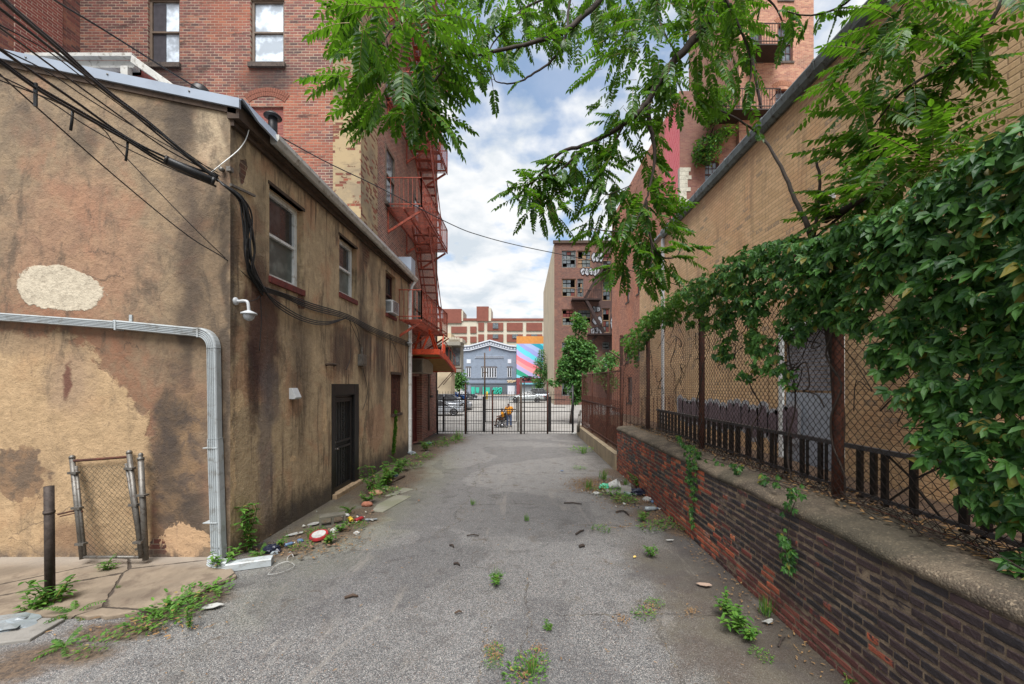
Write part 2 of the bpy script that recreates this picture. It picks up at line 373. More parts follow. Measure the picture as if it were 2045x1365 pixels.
    h = t.addm(t.mul(nC, .9), t.mul(t.noise(5, 6, .62, .5), 1.3)); h = t.addm(h, t.mul(pk, .5)); h = t.addm(h, t.mul(low, .6)); h = t.addm(h, t.mul(t.noise(50, 4), .35)); cw = t.n.new('ShaderNodeVectorMath'); cw.operation = 'ADD'; t.l.new(t.pos(), cw.inputs[0]); t.l.new(t.comb(t.mul(nB, .5), 0.0, t.mul(nA, .6)), cw.inputs[1]); ck = t.mul(t.rng(t.voro(1.1, 'DISTANCE_TO_EDGE', vec=cw.outputs[0]), .008, .002), t.rng(t.noise(1.4, 4), .5, .58)); c = t.mix(t.mul(t.mul(ck, t.sub(1.0, pk)), .55), c, C(64, 54, 46)); gr_ = t.mul(t.rng(t.noise(1.6, 7, .74, .4, sc=(1.5, 1, .6), off=(6, 2, 2)), .5, .66), t.rng(z, 1.6, 3.2, .25, .75)); c = t.mix(t.mul(gr_, t.sub(1.0, pk)), c, C(84, 72, 60)); c = t.mix(t.rng(t.noise(24, 5, .75), .56, .7, 0, .4), c, C(70, 60, 50)); c = c
    return t.done(c, .93, h, .014)
def stucco_side():
    t = NT('stucco_side'); t.pos(); y, z = t.y, t.z
    nA = t.noise(1.0, 5, .62, .5); nB = t.noise(4.0, 6, .65, .5); nC = t.noise(18, 5, .65); nS = t.noise(2.0, 6, .65, .15, sc=(3, 3.4, .28)); nV = t.noise(3.4, 7, .72, .35, sc=(1, 1.3, .22)); nE = t.addm(t.addm(t.mul(t.noise(2.6, 7, .72, .3), .9), t.mul(nV, .9)), -.4)
    c = t.mix(t.rng(nB, .3, .7), C(172, 150, 118), C(198, 174, 138))
    c = t.mix(t.mul(t.rng(nA, .5, .66), .6), c, C(186, 138, 103))
    c = t.mix(t.mul(t.rng(nS, .54, .68), .7), c, C(82, 66, 54))
    yw = t.addm(y, t.mul(t.sub(t.noise(1.7, 3, .6, .6, off=(4, 0, 1)), .5), .4)); zw = t.addm(z, t.mul(t.sub(t.noise(1.5, 3, .6, .6, off=(1, 0, 8)), .5), .5))
    def e(px, py, rx, ry, s=.4, am=.9, top=None):
        k = -XS / (CX - px); D = sy(px); return t.ell(yw, zw, D, sz(px, py), abs(sy(px + rx) - D), ry * k, s, nE, am)
    dk = C(52, 44, 40); rd = C(78, 44, 36)
    c = t.mix(t.mul(t.rng(nV, .5, .74), .5), c, C(112, 94, 76)); up = t.rng(z, 3.6, 3.2); mid = t.mul(t.rng(y, 7.9, 8.3), t.mul(t.rng(z, 4.0, 3.3), t.rng(z, 2.2, 2.9)))
    c = t.mix(t.mul(mid, t.rng(nS, .4, .6, 0, .75)), c, C(104, 70, 54))
    c = t.mix(t.mul(e(462, 520, 12, 190, .8, 1.2), .85), c, C(46, 38, 34))
    c = t.mix(t.mul(e(520, 490, 12, 100, .8, 1.2), .5), c, dk)
    c = t.mix(t.mul(e(527, 660, 36, 130, .45, 1.1), .9), c, rd)
    c = t.mix(t.mul(e(505, 760, 14, 100, .5, 1.4), .8), c, C(60, 34, 30))
    c = t.mix(t.mul(e(600, 720, 20, 110, .6, 1.2), .6), c, C(88, 74, 62))
    c = t.mix(t.mul(e(532, 900, 15, 170, .35, .8), .62), c, C(112, 102, 100)); c = t.mix(t.mul(e(545, 790, 14, 60, .4, .8), .6), c, C(100, 92, 90))
    c = t.mix(t.mul(e(685, 700, 22, 45, .4, 1.6), .75), c, C(78, 56, 46)); c = t.mix(t.mul(e(728, 690, 12, 80, .6, 1.4), .7), c, dk)
    c = t.mix(t.mul(e(760, 720, 9, 110, .6, 1.2), .6), c, dk); c = t.mix(t.mul(e(722, 540, 8, 90, .7, 1.2), .45), c, dk)
    c = t.mix(t.mul(e(745, 520, 8, 60, .7, 1.2), .45), c, dk); c = t.mix(t.mul(e(800, 700, 8, 120, .7), .4), c, C(120, 92, 66))
    for a, b, ra, rb in ((472, 800, 13, 22), (463, 925, 6, 130), (648, 832, 5, 34), (585, 917, 7, 8), (770, 930, 8, 20)):
        c = t.mix(e(a, b, ra, rb, .1, 1.3), c, C(208, 178, 138))
    c = t.mix(t.mul(e(752, 850, 18, 48, .1, .3), .5), c, C(176, 132, 104))
    # soot along the foot, rising towards the far side
    foot = t.rng(t.addm(z, t.mul(t.sub(nE, .5), .9)), .75, .15); foot = t.mul(foot, t.rng(y, 5.9, 6.6)); c = t.mix(t.mul(foot, .9), c, t.mix(t.rng(nB, .4, .6), C(62, 56, 52), C(92, 82, 66)))
    c = t.mix(t.mul(t.mul(t.rng(z, .5, .1), t.rng(nB, .35, .5)), .6), c, C(74, 66, 56))
    # fallen plaster showing brick
    ex = t.mx(t.mx(e(486, 346, 9, 22, .05, .9), e(492, 335, 4, 14, .1, .9)), t.mx(e(730, 465, 8, 60, .3, 1.5), e(600, 600, 8, 14, .1, 1)))
    bm, r1, r2 = bricks(t, y, z); c = t.mix(ex, c, t.mix(bm, C(136, 116, 92), t.mix(r1, C(112, 62, 42), C(86, 66, 52))))
    c = t.mix(t.mul(t.rng(t.addm(z, t.mul(t.sub(nE, .5), .5)), 5.72, 6.0), .7), c, C(70, 56, 46))  # shade under the eave painted into the stucco colour as a dark band
    gr_ = t.rng(t.noise(1.8, 7, .74, .4, sc=(1, 1.5, .4), off=(6, 2, 2)), .5, .64); c = t.mix(t.mul(gr_, .62), c, C(72, 60, 50)); c = t.mix(t.rng(t.noise(26, 5, .75), .55, .7, 0, .45), c, C(62, 52, 44))
    h = t.addm(t.addm(t.mul(nC, .8), t.mul(t.noise(5, 6, .62, .4), 1.2)), t.mul(t.noise(50, 4), .35)); h = t.sub(h, t.mul(ex, 1.2))
    return t.done(c, .92, h, .018)
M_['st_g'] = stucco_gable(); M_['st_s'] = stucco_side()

# ------------------------------------------------------------------ stucco house on the left
house = thing('stucco_house', 'tan stained stucco two-storey house on the left with a black barred door', 'house', (-6, 7, 0))
YE = 13.9; HB = -10.5; EAVE = 6.2
holes = [(6.23, 7.2, 4.12, 5.56), (8.6, 9.5, 4.42, 5.66), (11.5, 12.4, 4.5, 5.75), (8.25, 9.6, -.05, 2.42), (11.95, 12.95, 1.5, 2.72)]
w = MB(); Ms = basis((XS, 0, 0), (0, 1, 0), (1, 0, 0))
wall_holes(w, Ms, YG, YE, -.3, EAVE, holes, .28); w.mi = 0
w.add([(XS + .0, YE, -.3), (HB, YE, -.3), (HB, YE, 7.5), (XS, YE, EAVE)], [(0, 1, 2, 3)])
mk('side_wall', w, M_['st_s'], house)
g = MB(); zL = 6.2 + .215 * (XS - HB)
g.add([(HB, YG, -.3), (XS, YG, -.3), (XS, YG, EAVE), (HB, YG, zL), (HB, YE, -.3), (HB, YE, zL)], [(0, 1, 2, 3), (0, 3, 5, 4)])
mk('gable_wall', g, M_['st_g'], house)
# slightly proud pilaster of render up to the middle of the side wall
r = MB(); zf = lambda X: 6.27 + .207 * (-3.85 - X)
for (a, b) in ((0, .0),):
    r.prism([(HB, YG - .07, zf(HB)), (-3.83, YG - .07, zf(-3.83)), (-3.83, YG - .07, zf(-3.83) - .13), (HB, YG - .07, zf(HB) - .13)], (0, .035, 0))
    r.prism([(HB, YG - .035, zf(HB) + .012), (-3.8, YG - .035, zf(-3.8) + .012), (-3.8, YG - .035, zf(-3.8)), (HB, YG - .035, zf(HB))], (0, YE - YG + .03, 0))
    r.prism([(-3.78, YG - .07, 6.26), (-3.78, 6.05, 6.26), (-3.74, 6.05, 6.10), (-3.74, YG + .2, 6.12)], (-.03, 0, 0))
mk('roof', r, M_['roofmetal'], house)
rs = MB()
for k in range(6): rs = MB(); rs.lathe((-4.5 - k * 1.1, YG - .073, zf(-4.5 - k * 1.1) - .05), [(.012, 0), (.012, -.006)], 8, 'Y'); mk('screw', rs, M_['galv'], house)

f = MB(); f.box(XS - .02, -3.86, YG - .03, YE, 6.02, 6.2); f.box(XS + .002, XS + .05, YG, YE, 5.94, 6.02)
f.prism([(HB, YG - .03, zf(HB) - .13), (XS + .1, YG - .03, zf(XS + .1) - .13), (XS + .1, YG - .03, zf(XS + .1) - .2), (HB, YG - .03, zf(HB) - .2)], (0, .028, 0))
mk('fascia', f, M_['wood'], house)
gt = MB(); prof = [(-3.855, 6.19), (-3.855, 6.06), (-3.80, 6.035), (-3.76, 6.04), (-3.735, 6.09), (-3.715, 6.12), (-3.715, 6.185), (-3.725, 6.19)]
gt.prism([(a, 6.02, b + .02) for a, b in prof], (0, 13.98 - 6.02, -.05)); mk('gutter', gt, M_['gutter'], house, bevel=.003)
d = MB(); d.tube([(-3.8, 13.85, 6.0), (-3.88, 13.8, 5.85), (-3.93, 13.75, 5.6)], .05, 8); d.box(-3.97, -3.885, 13.68, 13.82, .0, 5.62)
for z in (1.2, 3.4, 5.3): d.box(-3.975, -3.878, 13.67, 13.83, z, z + .03)
mk('downspout', d, M_['white'], house, bevel=.006)
# windows
def side_win(i, mat_glass, rail=.52, bl=None):
    a, b, c, e_ = holes[i]; Mx = basis((XS, a, c), (0, 1, 0), (1, 0, 0)); return Mx, b - a, e_ - c
blindm = paint('window_blind', C(120, 122, 118), .7, 0, .2)
for i, sill in ((0, .1), (1, .1)):
    Mx, w_, h_ = side_win(i, M_['glass'])
    o = window(house, Mx, w_, h_, M_['white'], M_['glass'], .085, .12, .5, sill=None, gmat2=M_['glass_reflection'])
    s = MB(); s.box(-.02, w_ + .02, -.11, 0, -.1, .03, Mx); mk('sill', s, M_['brickred_paint'], o, bevel=.008)
    l = MB(); l.box(-.03, w_ + .03, h_, h_ + .05, -.08, .015, Mx); mk('lintel', l, M_['wood'], o)
Mx, w_, h_ = side_win(2, M_['glass']); redwin = paint('dark_red_frame', C(74, 34, 30), .6, 0, .3)
o = window(house, Mx, w_, h_, redwin, M_['glass'], .07, .12, .5, nx=2); s = MB(); s.box(-.02, w_ + .02, -.1, 0, -.1, .04, Mx); mk('sill', s, M_['brickred_paint'], o)
Mx, w_, h_ = side_win(4, M_['glass']); o = window(house, Mx, w_, h_, redwin, M_['glass'], .07, .14, .5)
b_ = MB()
for k in range(8): b_.box(.06 + k * (w_ - .14) / 7, .085 + k * (w_ - .14) / 7, 0, h_, -.03, -.005, Mx)
for k in range(4): b_.box(0, w_, .12 + k * h_ / 4, .145 + k * h_ / 4, -.034, -.031, Mx)
mk('window_bars', b_, M_['rust'], o)
s = MB(); s.box(-.04, w_ + .04, h_, h_ + .08, -.1, .02, Mx); mk('lintel', s, M_['wood'], o); s = MB(); s.box(-.03, w_ + .03, -.08, 0, -.1, .04, Mx); mk('sill', s, M_['wood'], o)
# barred security door with its steel surround
a, b, c, e_ = holes[3]; Mx = basis((XS, a, 0), (0, 1, 0), (1, 0, 0)); w_ = b - a; steel = M_['black']
fr = MB(); fr.box(0, .13, -.05, 2.42, -.26, .012, Mx); fr.box(w_ - .24, w_, -.05, 2.42, -.26, .012, Mx); fr.box(.13, w_ - .24, 2.17, 2.42, -.26, .01, Mx)
fr.box(.13, .17, .1, 2.17, -.2, -.05, Mx); fr.box(w_ - .28, w_ - .24, .1, 2.17, -.2, -.06, Mx); fr.box(.17, w_ - .28, 2.12, 2.17, -.2, -.05, Mx)
mk('door_frame', fr, steel, house, bevel=.004)
dr = MB(); d0, d1 = .175, w_ - .285; N0, N1 = -.075, -.035
for (u0, u1, v0, v1) in ((d0, d0 + .09, .1, 2.115), (d1 - .09, d1, .1, 2.115), (d0 + .09, d1 - .09, .1, .2), (d0 + .09, d1 - .09, 2.02, 2.115), (d0 + .09, d1 - .09, 1.0, 1.05), (d0 + .09, d1 - .09, 1.13, 1.18)): dr.box(u0, u1, v0, v1, N0, N1, Mx)
door = mk('door', dr, steel, house, bevel=.003)
br = MB(); n = 9
for k in range(n):
    u = d0 + .09 + (d1 - d0 - .18) * (k + .5) / n
    for v0, v1 in ((.2, 1.0), (1.18, 2.02)): br.box(u - .008, u + .008, v0, v1, N0 + .008, N0 + .026, Mx)
for vc in (.6, 1.6):
    for k in range(5):
        v = vc - .28 + k * .14
        for sx in (-1, 1):
            pts = [Mx @ Vector(((d0 + d1) / 2 + sx * (.01 + .055 * math.sin(q / 8 * math.pi * 1.6)), v + .1 * (q / 8 - .5), N1 - .005)) for q in range(9)]
            br.tube(pts, .006, 4)
for k in range(3): br.box(d0 + .09, d1 - .09, 1.06 + k * .025, 1.068 + k * .025, N0 + .008, N0 + .026, Mx)
mk('door_bars', br, steel, door)
bk = MB(); bk.box(d0, d1, .1, 2.115, -.14, -.135, Mx); mk('door_panel', bk, paint('door_backing', C(128, 134, 132, .9), .4, 0, .3), door)
kn = MB(); kn.lathe(Mx @ Vector((d0 + .045, 1.02, N1)), [(.03, 0), (.03, .008), (.012, .012), (.012, .04), (.028, .05), (.028, .075), (.012, .085)], 12, 'X'); mk('handle', kn, M_['galv'], door); kn = MB(); kn.lathe(Mx @ Vector((d0 + .045, 1.16, N1)), [(.026, 0), (.026, .012), (.02, .016)], 12, 'X'); mk('lock', kn, M_['galv'], door)
st = MB(); st.box(.02, w_ + .05, -.1, .1, -.26, .1, Mx); mk('door_step', st, paint('pale_stone', C(176, 150, 118), .85, 0, .3, .004, C(110, 92, 72)), house, bevel=.012)
# small fittings of the side wall
vh = MB(); c0 = PX(583, 786, XS); vh.prism([c0 + Vector((0, -.09, -.09)), c0 + Vector((0, -.09, .1)), c0 + Vector((.05, -.09, .1)), c0 + Vector((.12, -.09, -.06)), c0 + Vector((.1, -.09, -.09))], (0, .18, 0)); mk('vent_hood', vh, M_['camera_grey'], house, bevel=.006)
eb = MB(); c0 = PX(719, 719, XS); eb.box(XS, XS + .11, c0.y - .14, c0.y + .14, c0.z - .14, c0.z + .14); eb.box(XS + .11, XS + .12, c0.y - .1, c0.y + .1, c0.z - .1, c0.z + .1); eb.tube([(XS + .05, c0.y, c0.z + .14), (XS + .05, c0.y, c0.z + .32)], .022, 8); mk('meter_box', eb, M_['galv'], house, bevel=.008)
pb = MB(); c0 = PX(657, 729, XS); pb.tube([c0 + Vector((0, -.15, 0)), c0 + Vector((.06, -.12, .02)), c0 + Vector((.06, .16, .02)), c0 + Vector((0, .2, .01))], .03, 8); mk('pipe_stub', pb, M_['wood'], house)
# roof pipes and the grey flashing box
vp = MB(); c0 = P(545, 262, 8.2); vp.lathe((c0.x, c0.y, c0.z - .4), [(.085, 0), (.085, .68), (.07, .7)], 14); vp.lathe((c0.x, c0.y, c0.z), [(.07, .28), (.17, .29), (.165, .31), (.1, .37), (.02, .4)], 16); mk('roof_vent', vp, M_['black'], house)
vp = MB(); c0 = P(400, 180, 7.0); vp.lathe((c0.x, c0.y, c0.z - .3), [(.14, 0), (.14, .25), (.13, .33), (.08, .38), (.01, .4)], 16); mk('roof_cowl', vp, M_['black'], house)
# rear roof bay with white gutter seen above the rake
rb = MB(); A = P(165, 118, 7.6); B = P(268, 118, 7.6)
rb.box(A.x - 1, B.x, 7.6, 7.72, A.z - .16, A.z - .02); rb.box(A.x - 1, B.x + .05, 7.5, 7.6, A.z - .02, A.z + .05); rb.box(B.x - .22, B.x - .08, 7.55, 7.65, A.z - .7, A.z - .16)
q0 = P(262, 108, 7.5); q1 = P(352, 172, 7.5); rb.prism([q0, q1, q1 + Vector((-.02, 0, -.12)), q0 + Vector((-.02, 0, -.14))], (0, .12, 0)); mk('rear_roof_trim', rb, M_['gutter'], house, bevel=.006)
rw = MB(); rw.add([(A.x - 1, 7.74, A.z - 1.2), (q1.x - .05, 7.74, A.z - 1.2), (q1.x - .05, 7.74, q1.z - .1), (B.x, 7.74, A.z)], [(0, 1, 2, 3)]); rw.add([(A.x - 1, 7.74, A.z - .2), (B.x, 7.74, A.z - .2), (B.x, 7.74, A.z), (A.x - 1, 7.74, A.z)], [(0, 1, 2, 3)])
mk('rear_bay', rw, M_['brickred_paint'], house)
fb = MB(); p0 = P(800, 518, 13.6); fb.box(p0.x, p0.x + .45, 13.3, 13.8, p0.z - .55, p0.z); fb.prism([(-4.4, 9.5, 6.2), (-4.4, 13.2, 6.2), (-4.4, 13.2, 6.5), (-4.4, 9.5, 6.45)], (.03, 0, 0)); mk('roof_flashing', fb, M_['roofmetal'], house)
# rain pipes on the gable
dp = MB()
def ribbed(mb, pts, w_, dpt, nrm=(0, -1, 0)):
    pts = [Vector(p) for p in pts]; N = Vector(nrm); k = len(pts); rings = []
    prof = [(-.5, -.5), (-.5, .35), (-.42, .5)] + [q for j in range(4) for q in ((-.30 + j * .18, .5), (-.27 + j * .18, .36), (-.21 + j * .18, .36), (-.18 + j * .18, .5))] + [(.42, .5), (.5, .35), (.5, -.5)]
    for i, p in enumerate(pts):
        t = (pts[min(i + 1, k - 1)] - pts[max(i - 1, 0)]).normalized(); s_ = t.cross(N).normalized()
        rings.append([p + s_ * (a * w_) + N * (b * dpt) for a, b in prof])
    n_ = len(prof); mb.add([p for rg in rings for p in rg], [(i * n_ + q, i * n_ + (q + 1) % n_, (i + 1) * n_ + (q + 1) % n_, (i + 1) * n_ + q) for i in range(k - 1) for q in range(n_)] + [tuple(range(n_)), tuple((k - 1) * n_ + q for q in range(n_ - 1, -1, -1))])
DP = YG - .075
ribbed(dp, [P(-60, 628, DP), P(235, 649, DP)], .105, .085); ribbed(dp, [P(232, 648, DP), P(402, 664, DP)], .118, .095)
ang = [P(400, 664, DP) + Vector((.0, 0, 0))]
c1 = P(398, 695, DP)
ribbed(dp, [c1 + Vector((math.sin(a) * .19, 0, math.cos(a) * .21)) for a in [i * math.pi / 2 / 8 for i in range(9)]], .13, .1)
ribbed(dp, [c1 + Vector((.19, 0, 0)), P(429, 880, DP)], .13, .1); ribbed(dp, [P(429, 875, DP), P(436, 1095, DP)], .145, .11)
for px, py in ((237, 650), (400, 664)): q = P(px, py, DP); dp.box(q.x - .012, q.x + .012, DP - .055, DP + .06, q.z - .065, q.z + .065)
q = P(252, 640, DP); dp.box(q.x - .02, q.x + .02, YG - .02, YG, q.z, q.z + .09)
for z in (.55, 1.55): dp.box(-4.27, -4.08, DP - .06, DP + .06, z, z + .012)
mk('rain_pipe', dp, M_['pipe'], house, bevel=.003)
sh = MB(); e0 = G(440, 1132); ribbed(sh, [P(436, 1090, DP), P(437, 1112, DP), Vector((-4.12, 5.2, .09)), Vector((-3.98, 5.12, .065)), Vector((-3.8, 5.1, .06))], .145, .11)
ribbed(sh, [Vector((-3.82, 5.1, .06)), Vector((-3.35, 5.28, .06))], .14, .1, (0, 0, 1)); sh2 = mk('pipe_shoe', sh, M_['pipe'], house, bevel=.003)

# things fixed to the house
ac = MB(); c0 = PX(778, 607, XS); ac.box(XS - .1, XS + .17, 11.6, 12.2, 4.52, 4.9); acm = M_['camera_grey']
acu = thing('window_air_conditioner', 'small white air conditioner sticking out of the third upper window of the stucco house', 'air conditioner', (XS + .1, 11.95, 4.52)); mk('case', ac, acm, acu, bevel=.01)
gr = MB(); 
for k in range(9): gr.box(XS - .05, XS + .13, 11.592, 11.598, 4.57 + k * .033, 4.585 + k * .033); gr.box(XS + .171, XS + .177, 11.66, 12.14, 4.57 + k * .037, 4.585 + k * .037)
mk('grille', gr, M_['glass_mid'], acu)
cm = thing('security_camera', 'white dome security camera on a bent arm, on the stucco house corner', 'security camera', P(470, 601, 5.55))
b0 = PX(470, 601, XS); am = MB(); am.lathe(b0, [(.055, 0), (.055, .012), (.03, .03)], 14, 'X')
hd = P(497, 622, 5.5); arm = catmull([b0 + Vector((.01, 0, 0)), b0 + Vector((.06, 0, .0)), Vector(((b0.x + hd.x) / 2 + .03, b0.y, b0.z + .005)), Vector((hd.x - .015, hd.y, b0.z - .02)), Vector((hd.x, hd.y, hd.z + .0))], 5); am.tube(arm, .02, 10); mk('arm', am, M_['camera_grey'], cm)
hs = MB(); hs.lathe(hd, [(.02, .02), (.06, .0), (.098, -.02), (.1, -.035), (.075, -.04)], 20); ho = mk('housing', hs, M_['camera_grey'], cm)
dm = MB(); dm.lathe(hd, [(.074, -.041), (.073, -.06), (.06, -.095), (.035, -.12), (.005, -.13)], 20); mk('dome', dm, glass('camera_dome', C(120, 122, 124), .1), ho)
cm2 = thing('security_camera', 'tiny white dome camera on the far downspout of the stucco house', 'security camera', (-3.85, 13.7, 3.7))
q = P(818, 684, 13.55); hs = MB(); hs.tube([q + Vector((-.1, .1, .05)), q + Vector((-.02, 0, .07)), q + Vector((0, 0, .0))], .018, 8); mk('arm', hs, M_['camera_grey'], cm2); hs = MB(); hs.lathe(q, [(.03, .02), (.1, 0), (.1, -.03), (.07, -.04), (.05, -.1), (.01, -.12)], 14); mk('housing', hs, M_['camera_grey'], cm2)
# ------------------------------------------------------------------ red brick building behind the stucco house
red_pal = [C(128, 66, 56), C(146, 78, 62), C(104, 56, 50), C(156, 92, 70), C(86, 50, 46), C(134, 70, 60), C(116, 60, 52), C(168, 106, 80)]
def ex_front(t, c, mask, r1):
    n = t.noise(.9, 5, .6, .5, off=(3, 0, 2)); c = t.mix(t.mul(t.rng(n, .5, .62), .5), c, t.mix(mask, C(150, 120, 98), C(172, 96, 66)))
    st = t.noise(1.1, 5, .7, .2, sc=(1, 1, 3)); c = t.mix(t.mul(t.rng(st, .56, .66), .75), c, C(62, 46, 42))
    for a in (-9.75, -6.95):
        c = t.mix(t.mul(t.ell(t.x, t.z, a, 10.75, .7, .42, .7, t.noise(3, 5), 1.2), .8), c, C(46, 36, 34))
    return c
M_['brick_front'] = brick_mat('brick_weathered_red', 'x', red_pal, C(186, 166, 146), mort=.011, stain=None, extra=ex_front)
M_['brick_wing'] = brick_mat('brick_wing_red', 'y', red_pal, C(150, 120, 104))
M_['brick_side'] = brick_mat('brick_side_brown', 'y', [C(150, 86, 70), C(128, 74, 62), C(162, 102, 82), C(108, 66, 58), C(140, 88, 74)], C(196, 172, 150), mort=.011)
M_['brick_repoint'] = brick_mat('brick_repointed', 'y', [C(150, 66, 52), C(160, 76, 60), C(140, 60, 50)], C(196, 170, 152), mort=.012)
M_['brick_infill'] = brick_mat('brick_infill', 'x', [C(148, 70, 58), C(156, 78, 64), C(138, 64, 54)], C(170, 120, 104), mort=.008)
def buff(axis):
    t = NT('buff_render_' + axis); t.pos(); u = t.x if axis == 'x' else t.y
    n = t.noise(2.2, 6, .65, .5); c = t.mix(t.rng(t.noise(.9, 5, .6), .4, .62), C(172, 150, 114), C(140, 124, 100)); c = t.mix(t.mul(t.rng(t.noise(3, 5, .7, sc=(1, 1, 2.5)), .52, .7), .5), c, C(104, 90, 74))
    m, r1, r2 = bricks(t, u, t.z); show = t.rng(t.addm(t.mul(r1, .55), t.mul(n, .9)), .86, .90)
    c = t.mix(show, c, t.mix(m, C(150, 128, 100), t.mix(r2, C(140, 76, 54), C(96, 56, 46))))
    return t.done(c, .92, t.addm(t.mul(show, -1.0), t.mul(t.noise(40, 4), .5)), .01)
M_['buff_x'] = buff('x'); M_['buff_y'] = buff('y')
XB = -4.4; YF = 10.75; YB = 20.2; ZT = 27; XW = -12.04
bb = thing('brick_building', 'tall red brick apartment building rising behind the stucco house, with a buff plastered corner', 'building', (-8, 14, 0))
fx = lambda px: (px - CX) * YF / F; fz = lambda py: CH - (py - CY) * YF / F
fh = [(fx(295), fx(359), fz(127), 12.93), (fx(500), fx(568), fz(126), 12.9), (fx(501), fx(566), fz(300), fz(212))]
for k in range(1, 4): fh += [(h[0], h[1], h[2] + 3.3 * k, h[3] + 3.3 * k) for h in fh[:2]]
w = MB(); Mf = basis((0, YF, 0), (1, 0, 0), (0, -1, 0)); wall_holes(w, Mf, XW, XB - .0, 0, ZT, fh, .2); mk('front_wall', w, M_['brick_front'], bb)
# blocked window with arch
q = fh[2]; w = MB(); w.box(q[0], q[1], -.12, -.1, 0, 0); w = MB(); Mq = basis((0, YF, 0), (1, 0, 0), (0, -1, 0)); w.box(q[0], q[1], q[2], q[3], -.09, -.06, Mq); mk('bricked_up_window', w, M_['brick_infill'], bb)
ar = MB(); cx = (q[0] + q[1]) / 2; rad = .78; zc = q[3] - .48
for row in (0, 1):
    r0 = rad + row * .12
    for k in range(19):
        a0 = math.radians(52 + k * 4); a1 = a0 + math.radians(3.5); pts = [(cx - rr * math.cos(aa), zc + rr * math.sin(aa) - .02) for rr, aa in ((r0, a0), (r0, a1), (r0 + .11, a1), (r0 + .11, a0))]
        ar.prism([(a, YF - .012, b) for a, b in pts], (0, .03, 0))
mk('arch', ar, paint('arch_brick', C(150, 92, 72), .9, 0, .4, .003, C(90, 56, 48), 30), bb)
# side wall towards the alley
sh_ = [(15.6, 16.75, .02, 2.75), (12.6, 13.5, 8.25, 10.1), (15.9, 16.9, 8.2, 10.1), (12.6, 13.5, 11.7, 13.5), (15.9, 16.9, 11.7, 13.5), (12.6, 13.5, 15.1, 16.9), (15.9, 16.9, 15.1, 16.9), (15.9, 16.9, 4.6, 6.4), (12.6, 13.5, 18.5, 20.3), (18.6, 18.9, 1.9, 3.1)]
w = MB(); Msd = basis((XB, 0, 0), (0, 1, 0), (1, 0, 0)); wall_holes(w, Msd, 11.86, YB, 0, ZT, sh_, .22); mk('side_wall', w, M_['brick_side'], bb)
w = MB(); w.add([(XB, YB, 0), (XB - 14, YB, 0), (XB - 14, YB, ZT), (XB, YB, ZT)], [(0, 1, 2, 3)]); w.add([(XW - 6, YF - 6, ZT), (XB, YF, ZT), (XB, YB, ZT), (XW - 6, YB, ZT)], [(0, 1, 2, 3)]); mk('rear_wall', w, M_['brick_front'], bb)
w = MB(); w.box(fx(669), XB + .03, YF - .12, YF + .02, 0, ZT); mk('plaster_strip', w, M_['buff_x'], bb)
w = MB(); w.box(XB, XB + .034, YF - .116, 11.86, 0, ZT - .01); mk('plaster_return', w, M_['buff_y'], bb)
w = MB(); w.add([(XW, 4, 0), (XW, YF, 0), (XW, YF, ZT), (XW, 4, ZT)], [(0, 1, 2, 3)]); mk('wing_wall', w, M_['brick_wing'], bb)
w = MB(); w.box(XW, XW + .02, 9.35, 10.32, 8, 22); mk('repointed_panel', w, M_['brick_repoint'], bb)
fr_b = paint('window_frame_brown', C(112, 94, 78, .9), .6, 0, .25); stone = paint('sooty_stone', C(96, 84, 76), .9, 0, .35, .004, C(48, 42, 40), 5); curtain = paint('dark_curtain', C(70, 66, 72), .9, 0, .3)
for i, h in enumerate(fh):
    if i == 2: continue
    Mw = basis((h[0], YF, h[2]), (1, 0, 0), (0, -1, 0)); ww, hh = h[1] - h[0], h[3] - h[2]
    o = window(bb, Mw, ww, hh, fr_b, M_['glass_sky'], .07, .06, .5, sill=(.04, .13, .07), smat=stone)
    if i == 0: b_ = MB(); b_.box(.08, .42, .1, hh - .1, -.095, -.088, Mw); mk('curtain', b_, curtain, o)
for i, h in enumerate(sh_):
    Mw = basis((XB, h[0], h[2]), (0, 1, 0), (1, 0, 0)); ww, hh = h[1] - h[0], h[3] - h[2]
    if i == 0:
        d = MB(); d.box(0, ww, 0, hh, -.2, -.16, Mw); d.box(0, .1, 0, hh, -.16, -.1, Mw); d.box(ww - .1, ww, 0, hh, -.16, -.1, Mw); d.box(.1, ww - .1, 1.3, 1.4, -.16, -.12, Mw); mk('door', d, M_['brickred_paint'], bb)
    else: window(bb, Mw, ww, hh, fr_b, M_['glass_mid'], .08, -.02 if i != 9 else .05, .5, sill=(.05, .1, .1), smat=stone)
pl = MB(); pl.box(XB, XB + .1, 16.78, 17.1, 0, 2.9); pl.box(XB, XB + .04, 17.1, YB, 0, .18); mk('pilaster', pl, M_['brick_side'], bb)
pc = MB(); pc.tube([(XB + .06, 18.2, .3), (XB + .06, 18.2, 3.2)], .035, 8); pc.tube([(XB + .05, 19.9, 0), (XB + .05, 19.9, 26)], .03, 8); mk('conduit', pc, M_['galv'], bb)
acw = thing('wall_air_conditioner', 'large beige air conditioner on the brick wall above the dark red door', 'air conditioner', (XB, 15.9, 2.95)); a_ = MB(); a_.box(XB + .0, XB + .55, 15.2, 16.9, 2.86, 3.42); mk('case', a_, paint('beige_metal', C(168, 158, 140), .6, 0, .2), acw, bevel=.015)
a_ = MB()
for k in range(12): a_.box(XB + .05, XB + .5, 15.19, 15.197, 2.9 + k * .04, 2.92 + k * .04)
mk('grille', a_, M_['darkroom'], acw)

